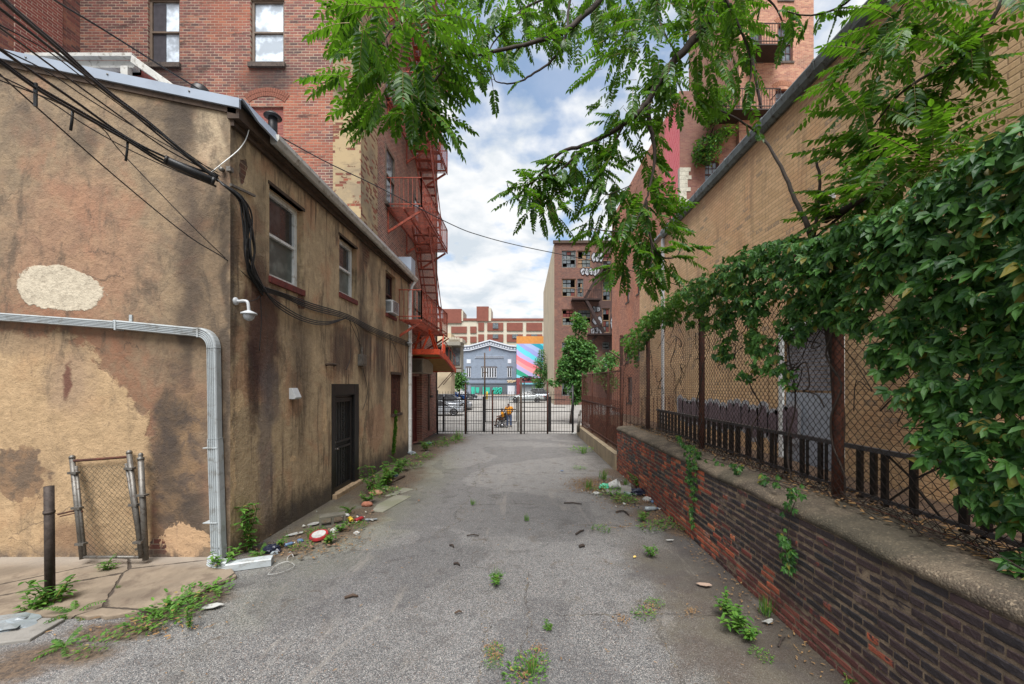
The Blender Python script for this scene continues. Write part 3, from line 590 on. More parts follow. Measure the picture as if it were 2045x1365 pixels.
# fire escape ---------------------------------------------------------
fe = thing('fire_escape', 'red iron fire escape zigzagging down the brick building beside the alley', 'fire escape', (XB, 15, 0)); XO = -3.27
def platform(z, y0=12.7, y1=17.0, mat=None):
    mat = mat or M_['redpaint']; p = MB(); n = int((y1 - y0) / .065)
    for k in range(n + 1): y = y0 + (y1 - y0) * k / n; p.box(XB + .04, XO, y - .012, y + .012, z - .012, z)
    for x in (XB + .06, (XB + XO) / 2, XO): p.box(x - .02, x + .02, y0 - .02, y1 + .02, z - .07, z - .013)
    mk('platform', p, mat, fe)
    r = MB()
    for zz in (z + .1, z + .95): r.bar((XO, y0, zz), (XO, y1, zz), .03); r.bar((XB, y0, zz), (XO, y0, zz), .03); r.bar((XB, y1, zz), (XO, y1, zz), .03)
    for k in range(31): y = y0 + (y1 - y0) * k / 30; r.bar((XO, y, z), (XO, y, z + .95), .016 if k % 10 else .035)
    for k in range(1, 9): x = XB + (XO - XB) * k / 8; r.bar((x, y0, z), (x, y0, z + .95), .014 if k < 8 else .035); r.bar((x, y1, z), (x, y1, z + .95), .014)
    mk('railing', r, mat, fe)
    for y in (y0 + .1, (y0 + y1) / 2, y1 - .1): b = MB(); b.bar((XB + .03, y, z - .75), (XO - .05, y, z - .08), .05, .07); b.bar((XB + .03, y, z - .8), (XB + .03, y, z), .04); mk('bracket', b, mat, fe)
    []
def stair(x0, x1, ya, za, yb, zb, mat=None):
    s = MB(); n = int(abs(za - zb) / .24)
    for x in (x0, x1): s.bar((x, ya, za), (x, yb, zb), .03, .14); s.bar((x, ya, za + .85), (x, yb, zb + .85), .03); [s.bar((x, ya + (yb - ya) * t_, za + (zb - za) * t_), (x, ya + (yb - ya) * t_, za + (zb - za) * t_ + .85), .022) for t_ in (0, .33, .66, 1)]
    for k in range(1, n): t_ = k / n; y = ya + (yb - ya) * t_; z = za + (zb - za) * t_; s.box(x0, x1, y - .09, y + .09, z - .015, z)
    mk('stair', s, mat or M_['redpaint'], fe)
levels = [4.5, 8.1, 11.5, 14.9, 18.3, 21.7]
for z in levels: platform(z)
for i in range(5): stair(-3.98, -3.42, 14.2, levels[i + 1], 16.7, levels[i])
lo = MB()
for (y0, z0, y1, z1) in ((14.6, 3.62, 15.6, 3.5), (15.6, 3.55, 18.2, 3.05)):
    for x in (XB + .1, -3.12): lo.bar((x, y0, z0), (x, y1, z1), .07, .2)
    lo.bar((XB + .1, y0, z0), (-3.12, y0, z0), .07, .2); lo.bar((XB + .1, y1, z1), (-3.12, y1, z1), .06, .14)
lo.bar((-3.12, 15.6, 3.4), (-3.12, 15.6, 4.0), .08, .12); mk('drop_frame', lo, M_['orange'], fe)
lw = MB(); lw.add([(XB + .12, 14.62, 3.6), (-3.14, 14.62, 3.6), (-3.14, 15.6, 3.48), (XB + .12, 15.6, 3.48)], [(0, 1, 2, 3)]); lw.prism([(XB + .12, 15.62, 3.5), (-3.14, 15.62, 3.5), (-3.14, 18.18, 3.02), (XB + .12, 18.18, 3.02)], (0, 0, .02)); mk('boards', lw, paint('yellowed_board', C(172, 128, 62), .8, 0, .25), fe)
ls = MB()
for a, b in (((-3.9, 15.0, 3.6), (-3.6, 15.3, 4.45)), ((-3.35, 15.2, 3.6), (-3.5, 14.7, 4.45)), ((-3.2, 15.6, 3.7), (-3.27, 16.2, 4.45)), ((-3.3, 15.6, 3.5), (-3.5, 15.0, 4.45)), ((-4.2, 15.2, 3.6), (-3.9, 14.9, 4.4))): ls.bar(a, b, .05, .06)
mk('strut', ls, M_['orange'], fe)
ls = MB(); ls.bar((XB, 16.9, 3.55), (-3.2, 17.0, 4.4), .05); ls.bar((-3.1, 15.7, 4.1), (-3.1, 18.0, 3.7), .025); [ls.bar((-3.1, y, 4.1 - (y - 15.7) * .17), (-3.1, y, 3.4 - (y - 15.7) * .2), .02) for y in (15.7, 16.5, 17.3, 18.0)]; mk('handrail', ls, M_['redpaint'], fe)

# ------------------------------------------------------------------ tan painted building on the right
XT = 5.0
def tan_paint():
    t = NT('tan_painted_brick'); t.pos(); m, r1, r2 = bricks(t, t.y, t.z, mort=.011, wob=.004)
    c = t.mix(t.rng(r1, .2, .9), C(222, 184, 138), C(238, 200, 154)); n = t.noise(.7, 5, .6, .4); c = t.mix(t.mul(t.rng(n, .45, .65), .5), c, C(232, 176, 130))
    s = t.noise(1.5, 6, .65, .2, sc=(1, 2.6, .22)); c = t.mix(t.mul(t.rng(s, .52, .7), .5), c, C(150, 120, 90)); c = t.mix(t.mul(t.rng(t.noise(9, 5, .7), .58, .75), .35), c, C(128, 108, 90))
    c = t.mix(t.mul(t.sub(1.0, m), .45), c, C(140, 108, 80)); c = t.mix(t.mul(t.rng(t.noise(.45, 6, .68, .3, off=(2, 2, 2)), .5, .64), .35), c, C(150, 124, 98)); pk = t.rng(t.addm(r2, t.mul(t.noise(20, 3), .4)), 1.12, 1.2); c = t.mix(t.mul(pk, .6), c, C(130, 122, 112))
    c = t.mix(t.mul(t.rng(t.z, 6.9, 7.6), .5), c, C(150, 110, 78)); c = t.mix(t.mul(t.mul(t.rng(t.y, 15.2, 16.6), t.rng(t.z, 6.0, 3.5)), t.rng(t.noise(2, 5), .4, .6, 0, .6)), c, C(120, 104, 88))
    return t.done(c, .72, t.addm(t.mul(m, 1.0), t.mul(t.noise(60, 4), .4)), .007)
tb = thing('tan_building', 'long tan painted brick building along the right side with a grey gutter', 'building', (8, 8, 0))
th = [(6.15, 7.72, .5, 3.42)]
w = MB(); Mt = basis((XT, 17.0, 0), (0, -1, 0), (-1, 0, 0)); wall_holes(w, Mt, 0, 23, -.3, 7.66, [(17 - 7.72, 17 - 6.15, .5, 3.42)], .22)
tanm = tan_paint(); mk('alley_wall', w, tanm, tb)
w = MB(); w.add([(XT, 17, -.3), (XT, 17, 7.66), (20, 17, 7.66), (20, 17, -.3)], [(0, 1, 2, 3)]); w.add([(XT, -6, 7.7), (20, -6, 7.7), (20, 17, 7.7), (XT, 17, 7.7)], [(0, 1, 2, 3)]); w.add([(XT, -6, -.3), (20, -6, -.3), (20, -6, 7.66), (XT, -6, 7.66)], [(0, 1, 2, 3)]); mk('end_wall', w, tanm, tb)
g = MB(); prof = [(XT, 7.84), (4.86, 7.84), (4.84, 7.80), (4.86, 7.66), (4.94, 7.60), (XT, 7.60)]; g.prism([(a, -6, b) for a, b in prof], (0, 20.0, 0))
for k in range(14): y = -5 + k * 1.45; g.prism([(a - .012, y, b + .005) for a, b in prof], (0, .05, 0))
mk('gutter', g, paint('weathered_gutter', C(112, 122, 122, .9), .5, .35, .3, dirt=C(66, 62, 56), scale=3), tb)
g = MB(); g.box(4.96, 5.3, -6, 17, 7.845, 7.9); mk('roof_edge', g, paint('roof_edge_grey', C(150, 158, 168, .9), .4, .2, .2), tb)
g = MB(); g.box(4.93, XT - .001, 14, 14.15, .3, 7.6); mk('joint_strip', g, M_['camera_grey'], tb); 
d = MB(); d.box(XT - .02, XT + .06, 6.15, 7.72, 3.42, 3.52); d.box(XT - .02, XT + .03, 7.62, 7.72, .5, 3.42); d.box(XT - .02, XT + .03, 6.15, 6.24, .5, 3.42); dfm = mk('door_frame', d, M_['white'], tb)
d = MB()
for k in range(16): d.box(XT + .08, XT + .12, 6.24, 7.62, 2.3 + k * .07, 2.36 + k * .07)
mk('shutter', d, paint('shutter_grey', C(150, 150, 158), .6, 0, .3, dirt=C(100, 96, 98)), tb)
d = MB(); d.box(XT + .06, XT + .1, 6.24, 7.62, .5, 2.26); d.box(XT + .05, XT + .06, 6.3, 6.9, .6, 2.2); mk('door', d, paint('pale_blue_door', C(176, 184, 196), .5, 0, .12, dirt=C(130, 132, 140)), tb)
d = MB(); d.box(XT - .012, XT, 6.33, 6.45, 5.4, 5.52); mk('paint_patch', d, M_['white'], tb)

# ------------------------------------------------------------------ orange brick building with the tower (far right)
def mural_face(t, c, mask, r1):
    nz = t.noise(1.6, 5, .65, .4); pk = t.ell(t.y, t.z, 21.9, 15.2, 1.5, 4.2, .12, nz, .8)
    wv = t.rng(t.m('ABSOLUTE', t.sub(t.m('FRACT', t.mul(t.addm(t.addm(t.z, t.mul(t.y, 1.3)), t.mul(nz, 1.2)), 1.9)), .5)), .05, .12)
    c = t.mix(t.mul(pk, .85), c, t.mix(wv, C(226, 74, 96), C(238, 128, 138)))
    blotch = t.rng(t.noise(.4, 4), .4, .6); return t.mix(t.mul(t.sub(1.0, pk), t.mul(blotch, .35)), c, C(196, 120, 88))  # noise-driven patches of a second orange brick tone
M_['mural_brick'] = brick_mat('brick_orange_mural', 'y', [C(186, 118, 90), C(196, 130, 100), C(172, 110, 88), C(156, 96, 78), C(204, 138, 106)], C(180, 140, 118), extra=mural_face)
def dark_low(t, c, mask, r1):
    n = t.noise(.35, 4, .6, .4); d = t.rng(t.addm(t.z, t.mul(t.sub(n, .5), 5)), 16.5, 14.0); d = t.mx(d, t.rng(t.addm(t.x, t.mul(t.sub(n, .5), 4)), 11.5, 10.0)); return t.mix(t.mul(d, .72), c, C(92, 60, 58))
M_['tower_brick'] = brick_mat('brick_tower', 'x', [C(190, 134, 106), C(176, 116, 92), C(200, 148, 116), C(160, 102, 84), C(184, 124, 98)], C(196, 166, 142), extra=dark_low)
M_['twigiron'] = paint('dark_balcony_iron', C(58, 46, 42, .8), .7, .2, .3)
ob = thing('mural_building', 'orange brick factory building with a pink painted mural and a tower, on the right', 'building', (11, 24, 0)); X8 = 8.3; Y21 = 21.0
tx = lambda px: (px - CX) * Y21 / F; tz = lambda py: CH - (py - CY) * Y21 / F
th_ = [(tx(1474), tx(1503), tz(240), tz(188)), (tx(1408), tx(1436), tz(372), tz(318))]
Mo = basis((0, Y21, 0), (1, 0, 0), (0, -1, 0)); w = MB(); wall_holes(w, Mo, X8, 15.2, 0, 18, th_, .3)
th2 = [(tx(1547), tx(1576), tz(131), tz(58)), (tx(1542), tx(1571), tz(238), tz(186)), (tx(1547), tx(1576), tz(10), tz(-60)), (tx(1492), tx(1515), tz(131), tz(70))]
w2 = MB(); wall_holes(w2, basis((0, Y21 - .3, 0), (1, 0, 0), (0, -1, 0)), tx(1470), 15.2, 12, 30, th2, .3)
w2.add([(tx(1470), Y21 - .3, 12), (tx(1470), Y21 - .3, 30), (tx(1470), 27, 30), (tx(1470), 27, 12)], [(0, 1, 2, 3)]); w2.add([(15.2, Y21 - .3, 0), (15.2, Y21 - .3, 30), (15.2, 34, 30), (15.2, 34, 0)], [(3, 2, 1, 0)])
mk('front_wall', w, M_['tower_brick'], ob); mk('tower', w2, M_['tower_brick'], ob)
w = MB(); wh = [(22.5, 23.3, 9, 11), (25.5, 26.3, 9, 11), (28, 29, 4.2, 6.2), (31, 32, 4.2, 6.2), (25.5, 26.3, 4.2, 6.2), (28, 29, 9, 11), (31, 32, 9, 11), (30.2, 31.6, 1.0, 3.0)]
Mo2 = basis((X8, 37, 0), (0, -1, 0), (-1, 0, 0)); wall_holes(w, Mo2, 0, 16, 0, 18, [(37 - b, 37 - a, c, d) for a, b, c, d in wh], .3); mk('mural_wall', w, M_['mural_brick'], ob)
w = MB(); w.box(X8 + .02, 15, Y21 + .5, 36.9, 17.9, 17.98); mk('roof', w, M_['galv'], ob)
for (a, b, c, d) in th_: window(ob, basis((a, Y21, c), (1, 0, 0), (0, -1, 0)), b - a, d - c, redwin, M_['glass_mid'], .07, .15, .5, nx=3, ny=4, sill=(.05, .12, .05), smat=stone)
for (a, b, c, d) in th2: window(ob, basis((a, Y21 - .3, c), (1, 0, 0), (0, -1, 0)), b - a, d - c, redwin, M_['glass_mid'], .07, .12, .5, nx=3, ny=4, sill=(.05, .12, .05), smat=stone)
for (a, b, c, d) in wh: window(ob, basis((X8, b, c), (0, -1, 0), (-1, 0, 0)), b - a, d - c, redwin, M_['glass_mid'], .07, .1, .5, sill=(.05, .12, .05), smat=stone)
archm = paint('arch_orange', C(176, 120, 92), .9, 0, .4, .003, C(120, 80, 64), 20)
for (a, b, c, d), yy in [(h, Y21) for h in th_] + [(h, Y21 - .3) for h in th2]:
    cx = (a + b) / 2; rr = (b - a) * .8
    w = MB()
    for k in range(13): an = math.radians(48 + k * 7); w.prism([(cx - q_ * math.cos(an + e), yy - .015, d - rr * .66 + q_ * math.sin(an + e)) for q_, e in ((rr, -.05), (rr, .05), (rr + .24, .05), (rr + .24, -.05))], (0, .04, 0))
    mk('arch', w, archm, ob)
w = MB(); rr = random.Random(3)
for k in range(13): z = 11.2 + k * .21; a = rr.uniform(.35, .62); w.box(X8 - .01, X8 + a, Y21 - .03, Y21 + .2, z, z + .2)
mk('block_corner', w, paint('grey_block', C(188, 186, 172), .9, 0, .2, .004, C(130, 126, 116)), ob)
w = MB(); z = tz(245); a, b = tx(1408), tx(1532)
w.box(a, b, Y21 - 1.1, Y21 - .0, z - .06, z)
for zz in (z + .12, z + 1.0): w.bar((a, Y21 - 1.1, zz), (b, Y21 - 1.1, zz), .035); w.bar((a, Y21 - 1.1, zz), (a, Y21, zz), .035); w.bar((b, Y21 - 1.1, zz), (b, Y21, zz), .035)
for k in range(25): x = a + (b - a) * k / 24; w.bar((x, Y21 - 1.1, z), (x, Y21 - 1.1, z + 1), .02)
for x in (a + .2, b - .2): w.bar((x, Y21, z - 1), (x, Y21 - 1.05, z - .05), .05)
z = tz(132); a, b = tx(1478), tx(1540)
w.box(a, b, Y21 - 1.4, Y21 - .3, z - .06, z)
for zz in (z + .12, z + 1.0): w.bar((a, Y21 - 1.4, zz), (b, Y21 - 1.4, zz), .035)
for k in range(13): x = a + (b - a) * k / 12; w.bar((x, Y21 - 1.4, z), (x, Y21 - 1.4, z + 1), .02)
w.bar((tx(1500), Y21 - .9, tz(240)), (tx(1480), Y21 - .9, tz(132)), .06, .16)
mk('balcony', w, M_['twigiron'], ob)

# ------------------------------------------------------------------ derelict brick building at the end, right
D4 = 46.0; zx = lambda px: (px - CX) * D4 / F; zy = lambda py: CH - (py - CY) * D4 / F
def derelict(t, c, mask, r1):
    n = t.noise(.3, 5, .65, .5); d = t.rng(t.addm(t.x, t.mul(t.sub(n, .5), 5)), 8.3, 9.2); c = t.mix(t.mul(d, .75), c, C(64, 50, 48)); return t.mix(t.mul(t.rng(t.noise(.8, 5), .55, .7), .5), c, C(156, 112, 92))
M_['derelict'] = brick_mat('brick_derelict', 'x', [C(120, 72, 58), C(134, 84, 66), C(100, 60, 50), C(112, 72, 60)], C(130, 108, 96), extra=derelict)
def conc(name, a, b, s=1.0):
    t = NT(name); n = t.noise(.6 * s, 6, .65, .4); m = t.noise(1.2 * s, 6, .7, .2, sc=(1, 1, .2)); c = t.mix(t.rng(n, .35, .65), a, b); c = t.mix(t.mul(t.rng(m, .55, .72), .5), c, tuple(x * .5 for x in a)); return t.done(c, .92, t.noise(30, 4), .006)
db = thing('derelict_building', 'derelict five-storey brick building with broken windows and silver graffiti', 'building', (7, 50, 0))
wins = [(1122, 1150, 500, 534), (1153, 1181, 500, 534), (1122, 1150, 556, 592), (1153, 1165, 556, 592), (1122, 1147, 617, 650), (1153, 1181, 617, 650), (1122, 1140, 683, 700), (1203, 1220, 560, 600), (1203, 1218, 615, 664), (1203, 1217, 683, 697), (1203, 1222, 505, 533), (1203, 1216, 704, 740), (1122, 1142, 740, 790)]
hh4 = [(zx(a), zx(b), zy(d), zy(c)) for a, b, c, d in wins]
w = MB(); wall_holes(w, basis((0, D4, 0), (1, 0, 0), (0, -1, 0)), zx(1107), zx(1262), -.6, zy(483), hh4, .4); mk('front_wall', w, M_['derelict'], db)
w = MB(); w.add([(zx(1107), D4, -.6), (zx(1107), 71, -.6), (zx(1107), 71, zy(483)), (zx(1107), D4, zy(483))], [(3, 2, 1, 0)]); w.add([(zx(1107), D4, zy(483)), (zx(1107), 71, zy(483)), (14, 71, zy(483)), (14, D4, zy(483))], [(0, 1, 2, 3)]); mk('rendered_side', w, conc('tan_render', C(196, 178, 150), C(180, 164, 140), .5), db)
w = MB(); w.box(zx(1107) - .15, zx(1262), D4 - .2, D4 + .1, zy(486), zy(483) + .15); mk('cornice', w, M_['wood'], db)
pale = paint('broken_pane', C(112, 118, 116), .4, 0, .4); board = paint('board', C(150, 120, 92), .85, 0, .3); rr = random.Random(5)
for i, (a, b, c, d) in enumerate(hh4):
    f = MB(); Mw = basis((a, D4, c), (1, 0, 0), (0, -1, 0)); ww, h_ = b - a, d - c
    for u0, u1, v0, v1 in ((0, .1, 0, h_), (ww - .1, ww, 0, h_), (.1, ww - .1, 0, .1), (.1, ww - .1, h_ - .1, h_), (.1, ww - .1, h_ * .5 - .05, h_ * .5 + .05)): f.box(u0, u1, v0, v1, -.2, -.1, Mw)
    o = mk('window', f, board if i % 3 else pale, db)
    nx = 3 if ww > 1.3 else 2; f = MB(); g2 = MB(); bd = MB()
    for p in range(nx):
        for q in range(4):
            k = rr.random(); tgt = f if k < .22 else bd if k < .5 else None if k < .7 else g2
            if tgt: tgt.box(.1 + (ww - .2) * p / nx + .03, .1 + (ww - .2) * (p + 1) / nx - .03, h_ * q / 4 + .05, h_ * (q + 1) / 4 - .05, -.18, -.15, Mw)
    for mbx, mt in ((f, pale), (g2, M_['glass_mid']), (bd, board if i % 2 else M_['brickred_paint'])):
        if mbx.v: mk('pane', mbx, mt, o)
w = MB(); w.box(zx(1112), zx(1225), D4 + 1.2, D4 + 1.3, 0, zy(490)); mk('dark_interior', w, M_['darkroom'], db)
dark_br = paint('dark_iron_escape', C(58, 40, 36), .8, .1, .4)
dfe = thing('fire_escape', 'dark rusted fire escape on the derelict building in the distance', 'fire escape', (zx(1180), D4, 0)); w = MB()
for a, b, y in ((1140, 1196, 600), (1172, 1226, 668), (1200, 1226, 538)):
    w = MB(); w.box(zx(a), zx(b), D4 - 1.3, D4 - .05, zy(y) - .15, zy(y)); w.bar((zx(a), D4 - 1.3, zy(y) + .95), (zx(b), D4 - 1.3, zy(y) + .95), .05)
    for k in range(16): x = zx(a) + (zx(b) - zx(a)) * k / 15; w.bar((x, D4 - 1.3, zy(y)), (x, D4 - 1.3, zy(y) + .95), .025)
    mk('platform', w, dark_br, dfe)
for p, q in (((1202, 536), (1166, 598)), ((1166, 600), (1203, 666))):
    w = MB()
    for dy in (-1.2, -.6): w.bar((zx(p[0]), D4 + dy, zy(p[1])), (zx(q[0]), D4 + dy, zy(q[1])), .06, .3)
    mk('stair', w, dark_br, dfe)
w = MB(); w.bar((zx(1160), D4 - .9, zy(705)), (zx(1190), D4 - .9, zy(670)), .06, .3); mk('stair', w, dark_br, dfe)
def bubbles(A, U, w_, h_, seed, parent, n=4, nrm=(0, -1, 0)):
    q = random.Random(seed); A = Vector(A); U = Vector(U); N = Vector(nrm); w = MB(); k_ = MB(); dx = w_ / n
    for i in range(n):
        c = A + U * (dx * (i + .5)) + Vector((0, 0, h_ * q.uniform(.42, .58))); rx, rz = dx * .62, h_ * .48; ph = q.uniform(0, 6)
        lp = lambda s_, o: [c + U * (rx * s_ * math.cos(a) * (1 + .16 * math.sin(3 * a + ph))) + Vector((0, 0, rz * s_ * math.sin(a) * (1 + .14 * math.sin(2 * a + ph)))) + N * o for a in [2 * math.pi * j / 14 for j in range(14)]]
        w.prism(lp(1, .02 + .004 * i), N * .003); l2 = lp(.98, .045); k_.tube(l2 + [l2[0]], min(.035, dx * .09), 4, False)
        k_.tube([c + U * (rx * q.uniform(-.5, .5)) + Vector((0, 0, rz * q.uniform(-.5, .6))) + N * .045 for _ in range(3)], min(.035, dx * .09), 4)
    g = mk('graffiti', w, silver, parent); mk('outline', k_, M_['black'], g)
def scribble(mb, A, U, V, w_, h_, seed, r=.05, n=6, nrm=(0, -1, 0)):
    q = random.Random(seed); A = Vector(A); U = Vector(U); V = Vector(V); N = Vector(nrm)
    for k in range(n):
        pts = []; u0 = w_ * k / n
        for j in range(7): pts.append(A + U * (u0 + (w_ / n) * (.5 + .55 * math.sin(j * 1.9 + q.uniform(-.8, .8)))) + V * (h_ * (.5 + .48 * math.cos(j * 1.25 + q.uniform(-.7, .7)))) + N * .03)
        mb.tube(catmull(pts, 4), r, 4)
silver = paint('silver_spray', C(178, 180, 186), .6, 0, .25)
for a, b, c, d, s in ((1182, 1204, 503, 522, 1), (1160, 1200, 535, 550, 2), (1183, 1198, 610, 623, 3), (1180, 1204, 652, 668, 4), (1184, 1202, 632, 648, 5), (1220, 1232, 632, 660, 6)): bubbles((zx(a), D4 - .01, zy(d)), (1, 0, 0), zx(b) - zx(a), zy(c) - zy(d), s, db, max(2, int((b - a) / 7)))
# ------------------------------------------------------------------ background beyond the gate
def pface(mb, x0, x1, y0, y1, D, dep=.3): a = P(x0, y1, D - dep); b = P(x1, y0, D - dep); mb.box(a.x, b.x, D - dep, D, a.z, b.z)
brickfar = paint('far_brick', C(142, 84, 70, .7), .9, 0, .15, scale=1); cream = paint('far_cream', C(214, 206, 186, .72), .85, 0, .1, scale=.6)
wb = thing('warehouse', 'long cream and red brick warehouse with gridded front on the skyline', 'building', (-5, 130, 0))
w = MB(); D = 130
for a, b, c, d in ((872, 1100, 640, 800),): A = P(a, d, D); B = P(b, c, D); w.box(A.x, B.x, D, D + 20, -.5, B.z)
mk('frame', w, cream, wb); w = MB(); A = P(872, 640, D); B = P(1100, 635.5, D); w.box(A.x, B.x, D - .3, D + 20, A.z, B.z)
for a, b, c, d in ((952, 976, 612, 641), (885, 922, 617, 645)): q0 = P(a, d, D); q1 = P(b, c, D); w.box(q0.x, q1.x, D - .5, D + 8, q0.z, q1.z)
mk('parapet', w, brickfar, wb); w = MB()
for k in (0, 1):
    y0, y1 = ((644, 660), (667, 682))[k]
    for a, b in ((901, 932), (939, 951.5), (955, 966.5), (973, 1005), (1012, 1044), (1051, 1083)):
        o = 7.5 if a < 950 else 0; w = MB(); pface(w, a, b, y0 + o * (1 - k * .4), y1 + o * (1 - k * .4) - 3 * (a < 950), D, .35); mk('brick_panel', w, brickfar, wb)
w = MB()
for a, b, c, d in ((984, 995, 644.5, 655.5), (984, 995, 667, 675), (1023, 1034, 667, 675), (1061, 1073, 667, 673)): w = MB(); pface(w, a, b, c, d, D, .6); mk('window', w, M_['glass_mid'], wb)
w = MB(); q0 = P(976, 641, D); w.box(q0.x - .1, q0.x + .8, D - .4, D + 8, q0.z, q0.z + 4.3); q0 = P(922, 641, D); w.box(q0.x, q0.x + .5, D - .4, D + 8, q0.z, q0.z + 3.5); mk('cream_edge', w, cream, wb)
# grey hall with gabled parapet
D = 85; gb = thing('grey_hall', 'blue grey hall with a white patterned gabled parapet across the street', 'building', (-8, 85, 0)); greyp = paint('blue_grey_paint', C(128, 140, 156), .85, 0, .1, scale=1.0, dirt=C(112, 122, 136))
out = [(921, 795), (921, 691), (938, 690), (953, 686), (978, 679), (1003, 686), (1018, 690), (1031, 691), (1031, 795)]
w = MB(); w.prism([P(a, b, D) for a, b in out], (0, 14, 0)); mk('front_wall', w, greyp, gb)
w = MB(); wp = paint('hall_white', C(205, 210, 218), .8, 0, .1); top = [(921, 691), (938, 690), (953, 686), (978, 679), (1003, 686), (1018, 690), (1031, 691)]
for (a, b), (c, d) in zip(top, top[1:]):
    for off, th in ((0, .25), (9.0, .18)): w.bar(P(a, b + off, D - .2), P(c, d + off, D - .2), .3, th)
    n = max(2, int((c - a) / 4.6))
    for k in range(n): t_ = (k + .5) / n; q = P(a + (c - a) * t_, b + (d - b) * t_ + 4.6, D - .1); w.box(q.x - .2, q.x + .2, D - .12, D, q.z - .22, q.z + .22)
w.bar(P(950, 711, D - .1), P(1006, 711, D - .1), .1, .06); w.bar(P(948, 714, D - .1), P(1006, 714, D - .1), .1, .06)
for a, b in ((932, 940), (1014, 1021)): pface(w, a, b, 717, 725, D, .06)
mk('cornice', w, wp, gb)
for a, b, c, d in ((961.5, 991.5, 733, 753.5), (931, 940, 733, 753), (1013, 1022, 733, 753)):
    f = MB(); pface(f, a, b, c, d, D, .12); o = mk('window', f, wp, gb); f = MB(); n = 6 if b - a > 15 else 2; ww = (b - a) / n
    for k in range(n): 
        for (v0, v1) in ((.06, .36), (.38, .66), (.68, .94)): pface(f, a + ww * k + ww * .2, a + ww * (k + 1) - ww * .2, c + (d - c) * v0, c + (d - c) * v1, D - .12, .04)
    mk('pane', f, M_['glass'], o); f = MB(); pface(f, a - 1, b + 1, c - 1.5, c, D, .2); mk('lintel', f, M_['wood'], o)
f = MB(); pface(f, 940, 1012, 768, 789, D, .15); mk('shopfront', f, paint('shop_grey', C(84, 92, 100), .7, 0, .2), gb)
f = MB(); pface(f, 1014, 1028, 770, 789, D, .15); mk('door', f, wp, gb); f = MB(); pface(f, 921, 1031, 764, 766, D, .2); pface(f, 921, 1031, 755, 756, D, .12); mk('band', f, paint('band_dark', C(92, 100, 112), .8), gb)
f = MB()
for a, b, c, d in ((941, 948, 772, 786), (950, 957, 773, 784), (964, 968, 772, 787), (970, 978, 773, 785)): pface(f, a, b, c, d, D - .15, .05)
for k, (a, b) in enumerate(((984, 1002),)): scribble(f, P(a, 786, D - .2), (1, 0, 0), (0, 0, 1), 1.9, 1.3, 8, .13, 4)
mk('teal_graffiti', f, paint('teal_spray', C(40, 168, 146), .7, 0, .1), gb); f = MB(); scribble(f, P(1012, 764, D - .1), (1, 0, 0), (0, 0, 1), 2.0, .55, 9, .08, 5); mk('cream_graffiti', f, paint('cream_spray', C(226, 204, 168), .7), gb)
f = MB(); pface(f, 977, 979, 692, 700, D, .05); mk('emblem', f, paint('coral', C(206, 110, 104), .7), gb)
# building with striped mural
def stripes():
    t = NT('mural_stripes'); t.pos(); s = t.addm(t.mul(t.z, 1.0), t.mul(t.x, .62)); s = t.addm(s, t.mul(t.sub(t.noise(.25, 2), .5), 1.2))
    pal = [C(120, 200, 214), C(120, 200, 214), C(40, 150, 118), C(176, 164, 206), C(240, 150, 150), C(240, 120, 130), C(178, 168, 212), C(96, 202, 214), C(150, 156, 210), C(160, 178, 216), C(30, 150, 172), C(90, 205, 220), C(214, 96, 80), C(90, 205, 220)]
    c = t.ramp(t.rng(s, 2.0, 15.0, smooth=False), [(i / len(pal), p) for i, p in enumerate(pal)], True); return t.done(c, .8)
D = 87; mb_ = thing('striped_building', 'building with a pastel diagonal striped mural under an orange top band', 'building', (2, 87, 0)); w = MB(); pface(w, 1031.5, 1100, 686, 754, D, 10); mk('mural', w, stripes(), mb_)
w = MB(); pface(w, 1031.5, 1100, 671, 686, D, 10); mk('orange_band', w, paint('orange_boards', C(206, 138, 66), .8, 0, .15, scale=2), mb_)
w = MB(); pface(w, 1031.5, 1100, 754, 792, D, 10); mk('ground_floor', w, paint('maroon_paint', C(128, 54, 60), .8, 0, .12), mb_); w = MB(); pface(w, 1040, 1095, 766, 789, D - 10, .2); mk('shopfront', w, paint('shop_pale', C(150, 156, 160), .6, 0, .2), mb_)
w = MB(); pface(w, 1038, 1098, 764, 767, D - 10, .8); mk('awning', w, paint('awning_blue', C(120, 190, 206), .7), mb_); w = MB(); scribble(w, P(1043, 760, D - 10), (1, 0, 0), (0, 0, 1), 2.3, .9, 12, .07, 6); mk('script_sign', w, M_['black'], mb_)
# cream building on the left behind the fire escape
D = 42; cb = thing('cream_building', 'cream low building with black openings left of the grey hall', 'building', (-8, 42, 0)); w = MB(); A = P(860, 665, D)
w.box(A.x - 8, P(901, 0, D).x, D, D + 2.2, -.7, A.z); mk('wall', w, paint('cream_wall', C(206, 188, 158), .85, 0, .15, scale=1), cb)
w = MB(); q0 = P(901, 742, D); q1 = P(920, 688, D); w.box(q0.x, q1.x, D + .3, D + 2, q0.z, q1.z); q0 = P(872, 690, D); q1 = P(921, 683, D); w.box(q0.x, q1.x, D - .6, D + 2, q0.z, q1.z); mk('upper_storey', w, paint('grey_cream', C(150, 146, 134), .85, 0, .15), cb)
w = MB(); q0 = P(898, 690, D); 
for k in range(7): w.box(q0.x + k * .17, q0.x + k * .17 + .1, D - .62, D - .5, q0.z + .6, q0.z + .85)
q1 = P(900, 676, D); w.box(q1.x - .3, q1.x + 1.3, D - .4, D + 2, q0.z + .36, q1.z); mk('cornice', w, cream, cb)
w = MB(); pface(w, 873, 901, 693, 728, D, .1); mk('opening', w, M_['darkroom'], cb); w = MB(); pface(w, 905, 918, 694, 728, D + .3, .1); mk('window', w, M_['glass_mid'], cb)
